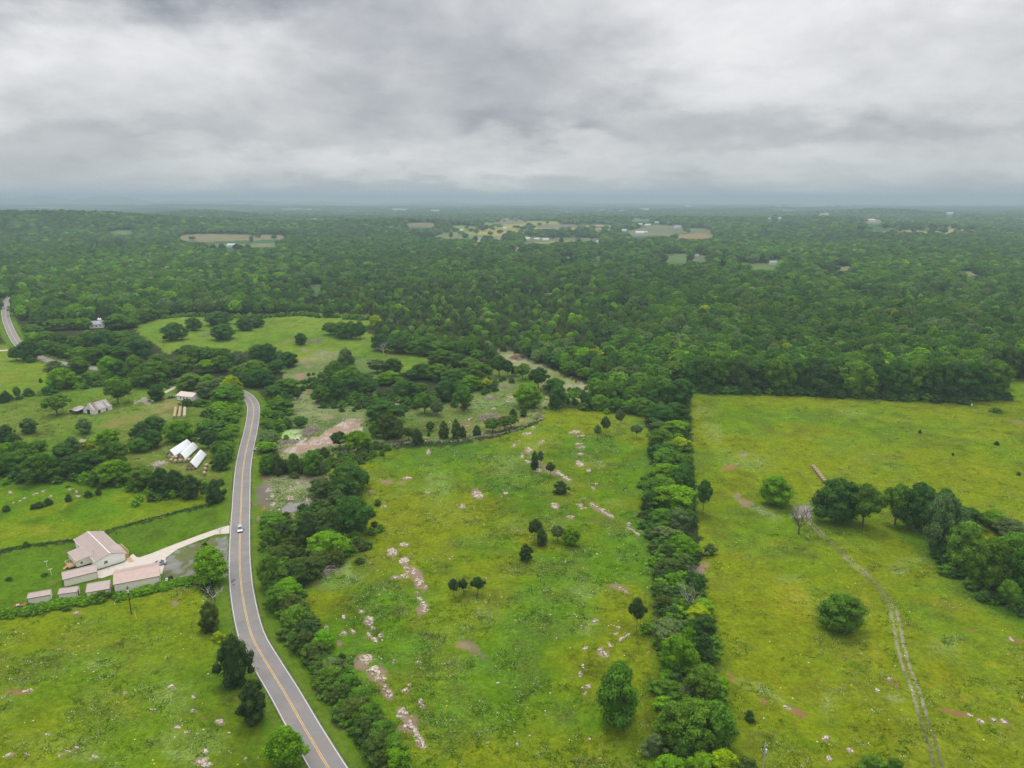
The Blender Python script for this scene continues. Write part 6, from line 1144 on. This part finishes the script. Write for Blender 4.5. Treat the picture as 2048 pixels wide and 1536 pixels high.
for i, (a, c, hw, nm) in enumerate([((-163.5, 332.6), (-162.4, 349.4), 2.55, "left"), ((-156.5, 328.2), (-157.4, 344.6), 2.45, "middle"), ((-146.6, 316.0), (-149.1, 333.6), 2.6, "right")]):
    a = Vector(a); c = Vector(c); L = (c - a).length; dx_ = (c - a).normalized(); e = empty('hay_stack_cover', (0, 0, 0)); e.matrix_world = frame_mat(a, dx_); rg = random.Random(i + 5)
    b = MB(); nx, ny = 26, 17; 
    for ix in range(nx + 1):
        for iy in range(ny):
            t = iy / (ny - 1) * 2 - 1; fx = ix / nx; y = t * hw; z = 3.75 * (1 - abs(t) ** 1.15) + .75 * abs(t) - .12 * (1 - abs(t)) * abs(math.sin(fx * 10.5 * math.pi * .5)) + rg.uniform(-.035, .035); x = fx * L + (-.5 * abs(t) if ix == 0 else (.3 * abs(t) if ix == nx else 0))
            b.v.append((x, y, z))
    for ix in range(nx):
        for iy in range(ny - 1): k = ix * ny + iy; b.f.append((k, k + ny, k + ny + 1, k + 1)); b.mi.append(0)
    o = b.build('tarp', [tarpm], e); md = o.modifiers.new('t', 'SOLIDIFY'); md.thickness = .02; o.data.shade_smooth()
    ro = MB()
    for x in (L * .15, L * .4, L * .65, L * .9): ro.tube([(x, -hw - .02, .76), (x, -hw * .5, 2.47), (x, 0, 3.80), (x, hw * .5, 2.47), (x, hw + .02, .76)], .02, 4)
    ro.build('tie_rope', [mat('rope', (.5, .5, .48), .8)], e)
    tag(e, f"{nm} white peaked tarp over stacked hay, of three side by side", 'tarp', 'white hay tarps')
    ang = math.atan2(dx_.y, dx_.x); side_ = Vector((-dx_.y, dx_.x)); cnt_ = 0
    for k in range(9):
        for (oy, z) in ((-.9, 0), (.9, 0), (0, 1.52)):
            if k > 0 and k < 8 and oy < 0: continue
            p = a + dx_ * (.95 + k * 1.75) + side_ * oy; cnt_ += 1
            if (p - a).length > L - .6: continue
            wh = 'top' if z else ('right' if oy < 0 else 'left'); bale(p.x, p.y, ang, f"bale under the {nm} white tarp, {wh} position, {ordw(k)} from its open front", f"bales under the {nm} tarp", 'r' if k else 's', z)
# loose white sheet
rg = random.Random(9); b = MB(); q = U(399, 884)
for ix in range(9):
    for iy in range(7): b.v.append((q[0] + ix * .42 - 1.6 + rg.uniform(-.2, .2), q[1] + iy * .9 - .5 + rg.uniform(-.2, .2), .15 + 2.0 * math.exp(-((ix - 3.5) / 2.3) ** 2) * (.5 + .5 * math.sin(iy * 1.2 + 1)) + rg.uniform(0, .5)))
for ix in range(8):
    for iy in range(6): k = ix * 7 + iy; b.f.append((k, k + 7, k + 8, k + 1)); b.mi.append(0)
o = b.build('crumpled_sheet', [tarpm]); o.modifiers.new('t', 'SOLIDIFY').thickness = .03; tag(o, "crumpled white plastic sheet heaped against trees behind the tarps", 'plastic sheet')
# ================================================================ poles, sign, posts
pole_m = mat('creosote_pole', (.07, .05, .04), .9, .2); greyp = mat('grey_pole', (.36, .35, .33), .8, .15); steel = mat('galvanised', (.62, .64, .66), .4, .05, metal=.3); wirem = mat('wire', (.10, .10, .10), .6)
def pole(label, g, h, m, arm=1.2, can=True, rz=0, tilt=0):
    e = empty('utility_pole', (g[0], g[1], 0), rz); b = MB(); b.tube([(0, 0, -.5), (tilt * h * .5, 0, h * .5), (tilt * h, 0, h)], [.17, .14, .11], 10); b.build('pole', [m], e)
    t = tilt * h
    if arm: b = MB(); b.box(t - arm / 2, t + arm / 2, -.20, -.11, h - .75, h - .62); b.build('crossarm', [m], e)
    for x in ((-arm / 2 + .1, arm / 2 - .1) if arm else (0,)): b = MB(); b.tube([(t + x, -.15, h - .62), (t + x, -.15, h - .42)], .05, 6); b.build('insulator', [steel], e)
    if can: b = MB(); b.tube([(t + .02, -.38, h - 2.2), (t + .02, -.38, h - 2.15), (t + .02, -.38, h - 1.3), (t + .02, -.38, h - 1.22)], [.18, .24, .24, .12], 12); b.build('transformer', [steel], e)
    tag(e, label, 'utility pole'); return e
P1 = U(263, 1228.5); pole("dark wooden utility pole standing in the lower left field below the sheds", P1, 9.4, pole_m, 1.0, True, .5, -.01)
P2 = (52.9, 130.4); pole("grey utility pole top with pale transformer at the bottom right of the picture", P2, 10.0, greyp, .9, True, .3); P3 = U(327.5, 693); pole("thin distant utility pole standing in the upper pasture's left part", P3, 7.5, pole_m, 0, False)
def cable(label, a, c, sag, r=.025, n=18):
    pts = [(a[0] + (c[0] - a[0]) * t, a[1] + (c[1] - a[1]) * t, a[2] + (c[2] - a[2]) * t - 4 * sag * t * (1 - t)) for t in np.linspace(0, 1, n)]; b = MB(); b.tube(pts, r, 5); o = b.build('power_cable', [wirem]); tag(o, label, 'cable', 'overhead cables')
q = U(-60, 1432, 8.6); cable("upper overhead cable running from the dark pole to the lower left", (P1[0], P1[1], 8.95), (q[0], q[1], 8.6), 1.2); q = U(-60, 1448, 7.8); cable("lower overhead cable running from the dark pole to the lower left", (P1[0], P1[1], 8.1), (q[0], q[1], 7.8), 1.2)
cable("overhead cable from the dark pole to the house's mast", (P1[0], P1[1], 8.5), tuple(Mh @ Vector((.5, 3.6, 5.3))), .6, .02)
q = U(273, 1238); b = MB(); b.tube([(q[0], q[1], 0), (q[0] - .55, q[1] + .5, 2.2)], .06, 6); o = b.build('guy_marker', [mat('marker_yellow', (.75, .60, .05), .5)]); tag(o, "yellow guy wire sleeve beside the dark utility pole's foot", 'guy wire'); cable("thin guy wire from the yellow sleeve up to the dark pole", (q[0], q[1], .1), (P1[0], P1[1], 7.6), 0, .012, 4)
cable("left guy wire running down from the grey pole's top", (P2[0], P2[1], 8.2), (P2[0] + 2.4, P2[1] - 6, 0), 0, .02, 4); cable("right guy wire running down from the grey pole's top", (P2[0] + .1, P2[1], 9.0), (P2[0] + 3.2, P2[1] - 6.4, 0), 0, .02, 4)
q = U(508.3, 923); e = empty('road_sign', (q[0], q[1], 0), .1); b = MB(); b.tube([(0, 0, 0), (0, 0, 2.3)], .04, 6); b.build('post', [steel], e); b = MB(); s = .62
b.add([(0, -.06, 1.9 - s), (s, -.06, 1.9), (0, -.06, 1.9 + s), (-s, -.06, 1.9), (0, -.045, 1.9 - s), (s, -.045, 1.9), (0, -.045, 1.9 + s), (-s, -.045, 1.9)], [(0, 1, 2, 3), (4, 7, 6, 5), (0, 4, 5, 1), (1, 5, 6, 2), (2, 6, 7, 3), (3, 7, 4, 0)]); sg = b.build('sign_panel', [mat('sign_yellow', (.85, .42, .01), .5, .03)], e)
b = MB(); b.tube([(-.12, -.066, 1.62), (-.12, -.066, 1.9), (.12, -.066, 2.12)], .035, 5); b.build('arrow_symbol', [trimd], sg); tag(e, "yellow diamond curve warning sign on the road's right verge", 'road sign')
q = U(459.6, 1048); e = empty('mailbox', (q[0], q[1], 0), .1); b = MB(); b.box(-.06, .06, -.06, .06, 0, 1.1); b.build('post', [trimw], e); b = MB(); b.tube([(-.3, 0, 1.24), (.3, 0, 1.24)], .14, 10); b.build('box', [trimd], e); tag(e, "white post mailbox at the driveway's mouth", 'mailbox')
for (x, y, lb) in ((94, 1134, "upper white clothesline post on the lawn left of the house"), (102.8, 1150, "lower white clothesline post on the lawn left of the house")):
    q = U(x, y); e = empty('clothesline_post', (q[0], q[1], 0), .6); b = MB(); b.tube([(0, 0, 0), (0, 0, 2.1)], .06, 6); b.build('post', [trimw], e); b = MB(); b.box(-.6, .6, -.05, .05, 2.102, 2.18); b.build('arm', [trimw], e); tag(e, lb, 'clothesline post')
# wire fence north of the lawn
def fence(label, pxs, every=4.0):
    pts = [U(*p) for p in pxs]; e = empty('wire_fence', (0, 0, 0)); seg = smooth(pts, 1.0); P = np.array(seg); d = np.r_[0, np.cumsum(np.hypot(*np.diff(P, axis=0).T))]; n = min(int(d[-1] / every), 98)
    for k in range(n + 1):
        t = d[-1] * k / n; x = np.interp(t, d, P[:, 0]); y = np.interp(t, d, P[:, 1]); b = MB(); b.box(x - .06, x + .06, y - .06, y + .06, -.1, 1.35); b.build('post', [MATS['grey_pole']], e)
    b = MB()
    for z in (.35, .75, 1.15): b.tube([(p[0], p[1], z) for p in P[::3]], .012, 3)
    b.build('wire', [wirem], e); tag(e, label, 'fence')
fence("weedy wire fence crossing behind the house up to the road", FENCE_PX, 5.5)
# ================================================================ stone wall, piles, logs
stonem = mat('grey_limestone', (.20, .185, .17), .9, .35, 1.2, bump=.4); stonep = mat('pale_limestone', (.45, .385, .345), .9, .26, 1.3, bump=.4)
def rock(b, c, r, rg, flat_=.6, mi=0, n=7):
    """one rough stone: two rings and caps"""
    k0 = rg.uniform(0, 6); top = []; bot = []
    el_ = rg.uniform(.6, 1.)
    for i in range(n):
        a = k0 + 6.2832 * i / n + rg.uniform(-.25, .25); q = r * rg.uniform(.75, 1.15); bot.append((c[0] + math.cos(a) * q, c[1] + math.sin(a) * q * el_, c[2] - .1)); q *= rg.uniform(.6, .85); top.append((c[0] + math.cos(a) * q, c[1] + math.sin(a) * q * el_, c[2] + r * flat_ * rg.uniform(.75, 1.1)))
    b.add(bot + top, [tuple(range(n, 2 * n))] + [(i, (i + 1) % n, n + (i + 1) % n, n + i) for i in range(n)], mi)
rg = random.Random(3); b = MB(); W_ = smooth([U(*p) for p in WALL_PX], .42)
for (x, y) in W_:
    for k in range(3): rock(b, (x + rg.gauss(0, .35), y + rg.gauss(0, .45), rg.choice((0, .25, .5)) * rg.random()), rg.uniform(.22, .6), rg, .8, 1 if rg.random() < .12 else 0)
o = b.build('stone_wall', [stonem, stonep]); tag(o, "long curved rubble stone wall between the centre pasture and the dirt track", 'stone wall')
twig = mat('bleached_brush', (.34, .28, .24), .9, .3, 3)
def brush(label, px, py, rx, ry, n, hgt, m=twig, cat='brush pile', seed=1):
    rg = random.Random(seed); b = MB(); g = U(px, py)
    for i in range(n):
        a = rg.uniform(0, 6.28); q = math.sqrt(rg.random()); x, y = g[0] + math.cos(a) * q * rx, g[1] + math.sin(a) * q * ry; z = rg.uniform(.05, hgt * (1.05 - q * .8)); L = rg.uniform(1., 3.6); t = rg.uniform(0, 6.28); dz_ = rg.uniform(-.5, .5)
        p0 = (x, y, z); p1 = (x + math.cos(t) * L, y + math.sin(t) * L, max(.05, z + dz_)); pm_ = ((p0[0] + p1[0]) / 2 + rg.uniform(-.2, .2), (p0[1] + p1[1]) / 2, (p0[2] + p1[2]) / 2 + .15); r = rg.choice((.04, .06, .09, .16)); b.tube([p0, pm_, p1], [r, r * .8, r * .5], 4)
    o = b.build('brush_pile', [m]); tag(o, label, cat, 'brush piles'); return o
brush("large heap of bleached logs beside the green pond", 620, 862, 4.0, 9, 330, 1.8, seed=1); brush("brush heap of dead branches just behind the stone wall", 981, 837, 6.5, 8, 380, 2.0, seed=2); brush("grey brush heap at the upper pasture's right end", 632, 682, 6, 11, 220, 1.6, seed=3); brush("small brush heap under the upper pasture's middle trees", 412, 671, 4, 7, 110, 1.0, seed=4)
brush("dead branch pile under the grove beside the big oak", 790, 803, 4, 6, 140, 1.5, seed=5); brush("reddish brown brush heap at the far end of the pale clearing", 1034, 716, 5, 9, 150, 1.4, mat('red_brush', (.26, .12, .08), .9, .3), seed=6); brush("low line of dark driftwood below the green pond", 578, 884, 4.5, 3.2, 130, .9, seed=7); brush("scattered pale logs at the grove's left foot", 690, 793, 6, 5, 40, .5, seed=8)
brush("heap of grey fallen trunk and limbs at the forest front behind the right field", 1740, 792, 5, 2.5, 60, 1.6, seed=9); brush("pile of pale scrap wood in front of the white tarps, at the left", 318.6, 929, 2.6, 3.6, 110, .8, mat('scrap_wood', (.52, .45, .38), .9, .2), seed=10); brush("grey brush row right of the yellow green sapling in the glade", 1015, 775, 6, 6, 110, 1.0, seed=11)
brush("grey brush heap around white stones in the glade", 981, 797, 4, 5, 80, .8, seed=12); brush("dead branch tangle on the roadside hedge's pasture side", 655, 1137, 3.4, 5, 140, 1.8, seed=13)
# scraps by the pond
rg = random.Random(8); b = MB()
for i in range(9): g = U(588 + i * 1.3, 877 + (i % 3) * 1.2); b.box(-.5, .5, -.3, .3, 0, .35 + .1 * (i % 3), i % 2, Matrix.Translation((g[0], g[1], 0)) @ Matrix.Rotation(i * 1.1, 4, 'Z'))
o = b.build('scrap_heap', [mat('scrap_white', (.7, .7, .68)), mat('scrap_black', (.04, .04, .04))]); tag(o, "small black and white scrap heap on the pond's near bank", 'scrap heap')
flat('pond', [(558, 868), (566, 862), (580, 860), (596, 857), (608, 860), (605, 871), (594, 878), (580, 879), (565, 877)], .03, mat('duckweed', (.25, .35, .12), .5, .08, .4))
# white tank
q = U(1926, 806); e = empty('stock_tank', (q[0], q[1], 0), .2); b = MB(); n = 16; secs = [[(math.cos(6.2832 * k / n) * r * 1.5, math.sin(6.2832 * k / n) * r, z) for k in range(n)] for r, z in ((1.15, .0), (1.3, .4), (1.25, 1.0), (1.0, 1.35), (.5, 1.5))]; lerp_sec(b, secs); b.build('tank_shell', [mat('tank_white', (.78, .78, .76), .5)], e); b = MB(); b.tube([(0, 0, 1.5), (0, 0, 1.62)], .25, 10); b.build('lid', [steel], e); tag(e, "rounded white tank at the forest front in the right field's far corner", 'tank')
q = U(1943.5, 811); b = MB(); b.box(-.35, .35, -.3, .3, 0, .9, 0, Matrix.Translation(Vector(q)) @ Matrix.Rotation(.4, 4, 'Z')); b.box(-.4, .4, -.35, .35, .902, 1.0, 0, Matrix.Translation(Vector(q)) @ Matrix.Rotation(.4, 4, 'Z')); o = b.build('feed_box', [MATS['tank_white']]); tag(o, "small white box just right of the white tank", 'box')
q = U(306, 803); b = MB(); b.box(-.6, .6, -.4, .4, .0, .9, 0, Matrix.Translation(Vector(q))); b.box(-.7, .7, -.5, .5, .902, 1.0, 0, Matrix.Translation(Vector(q))); o = b.build('feed_box', [MATS['tank_white']]); tag(o, "small white box on the edge of the barn field's gravel lot", 'box')
# ================================================================ rock outcrops
rockm = stonep.copy(); rockm.name = 'outcrop_stone'; nb = NT(rockm.node_tree); bs = rockm.node_tree.nodes['Principled BSDF']; src_ = bs.inputs['Base Color'].links[0].from_socket; pos = nb.node('ShaderNodeNewGeometry').outputs['Position']
nb.l.new(nb.mix(nb.ramp(nb.noise(pos, .9, 5, .7), .50, .62, 0, .8), src_, nb.rgb((.32, .22, .16))), bs.inputs['Base Color'])
vr = nb.node('ShaderNodeTexVoronoi', feature='DISTANCE_TO_EDGE'); vr.inputs['Scale'].default_value = .9; wv = nb.node('ShaderNodeVectorMath', operation='ADD'); nb.l.new(pos, wv.inputs[0]); nz_ = nb.node('ShaderNodeTexNoise'); nz_.inputs['Scale'].default_value = 1.3; nb.l.new(pos, nz_.inputs['Vector']); nb.l.new(nz_.outputs['Color'], wv.inputs[1]); nb.l.new(wv.outputs[0], vr.inputs['Vector'])
src_ = bs.inputs['Base Color'].links[0].from_socket; nb.l.new(nb.mix(nb.m('LESS_THAN', vr.outputs['Distance'], nb.ramp(nb.noise(pos, .7, 3), .3, .7, .01, .16)), src_, nb.rgb((.16, .13, .06))), bs.inputs['Base Color'])
total = 0
for pi, (place, lst) in enumerate(ROCKS):
    rg = random.Random(pi + 50); lst = sorted(lst, key=lambda t: -t[1])
    for i, (x, y, w, h, t) in enumerate(lst):
        m = mpx(y); ca, sa = math.cos(R(t)), math.sin(R(t)); b = MB(); area = w * h * m * m * 1.6; n = int(min(50, max(4, area / 1.3))); cen = U(x, y)
        for k in range(max(2, min(7, int(area / 5)))):
            u_ = rg.uniform(-.30, .30) * w; v_ = rg.uniform(-.26, .26) * h; rx_ = w * rg.uniform(.16, .30); ry_ = h * rg.uniform(.16, .32); ring = []; nn_ = 15
            for j in range(nn_):
                t_ = 6.2832 * j / nn_; rr_ = rg.uniform(.6, 1.15); ex, ey = u_ + math.cos(t_) * rx_ * rr_, v_ + math.sin(t_) * ry_ * rr_; ring.append(U(x + ex * ca - ey * sa, y + ex * sa + ey * ca))
            zt_ = rg.uniform(.14, .26); b.prism([(p_[0], p_[1]) for p_ in ring][::-1], -.2, zt_)
        for k in range(n):
            a = rg.uniform(0, 6.28); q = math.sqrt(rg.random()); ex, ey = math.cos(a) * q * w * .46, math.sin(a) * q * h * .46; p = U(x + ex * ca - ey * sa, y + ex * sa + ey * ca)
            r = min(rg.choice((.3, .5, .7, 1.0, 1.25)) * rg.uniform(.8, 1.15), max(.25, .3 * w * m)); rock(b, (p[0], p[1], .02), r, rg, .10 + .08 / r, 0, rg.choice((5, 6, 7)))
        o = b.build('rock_outcrop', [rockm]); total += 1; size = 'large' if area > 22 else ('small' if area < 7 else 'medium')
        tag(o, f"{size} pale limestone outcrop, {ordw(i)} from the near end of {place}", 'rock outcrop', f"outcrops of {place}")
print('outcrops', total)
# loose stones strewn through the rocky ground
def strewn():
    rg = np.random.default_rng(77); n = 26000; y = 125 + 330 * rg.random(n) ** 1.1; x = rg.uniform(-.75, .75, n) * y; px, py = proj(x, y, np.zeros(n)); pr = np.zeros(n)
    for poly, v in ((CENTER, .022), (ROCKG, .5), (GLADE, .2), (DIRTLOT, .4), (EASTMID, .2), (SWATH, .4), (LOWLEFT, .006), (RIGHTF, .002), (UPPER, .02)): pr = np.where(inpoly(px, py, poly), v, pr)
    pr *= .3 + 1.4 * sm(fbm(x, y, 14, 3, 71), .45, .62); k = np.nonzero((rg.random(n) < pr) & (polydist(x, y, ROAD) > 8) & (polydist(x, y, DIRT) > 2))[0]
    ps = []
    for s_ in range(3):
        b = MB(); rr = random.Random(s_); rock(b, (0, 0, 0), .5, rr, .4); me = b.mesh('loose_stone', [rockm]); ps.append(bpy.data.objects.new('loose_stone', me))
    s = rg.uniform(.4, 1.3, (len(k), 1)); z = np.zeros((len(k), 3)); o = gn_scatter('loose_stones', np.stack([x[k], y[k], z[:, 0]], 1), np.repeat(s, 3, 1), rg.uniform(0, 6, len(k)), rg.integers(0, 3, len(k)), z, ps)
    print('stones', len(k))
strewn()
# ================================================================ haze
HZB = min((ground.matrix_world @ v.co).z for v in ground.data.vertices) - 1.0
hz = MB(); hz.box(-30000, 30000, -4000, 30000, HZB, 225); o = hz.build('haze', [bpy.data.materials.new('haze')]); tag(o, kind='stuff'); m = o.data.materials[0]; m.use_nodes = True; m.node_tree.nodes.remove(m.node_tree.nodes['Principled BSDF'])
pv = m.node_tree.nodes.new('ShaderNodeVolumePrincipled'); pv.inputs['Density'].default_value = HAZE; pv.inputs['Color'].default_value = (.43, .535, .63, 1); pv.inputs['Anisotropy'].default_value = 0.0
m.node_tree.links.new(pv.outputs[0], m.node_tree.nodes['Material Output'].inputs['Volume'])

m.cycles.volume_sampling = 'DISTANCE'; m.cycles.homogeneous_volume = True
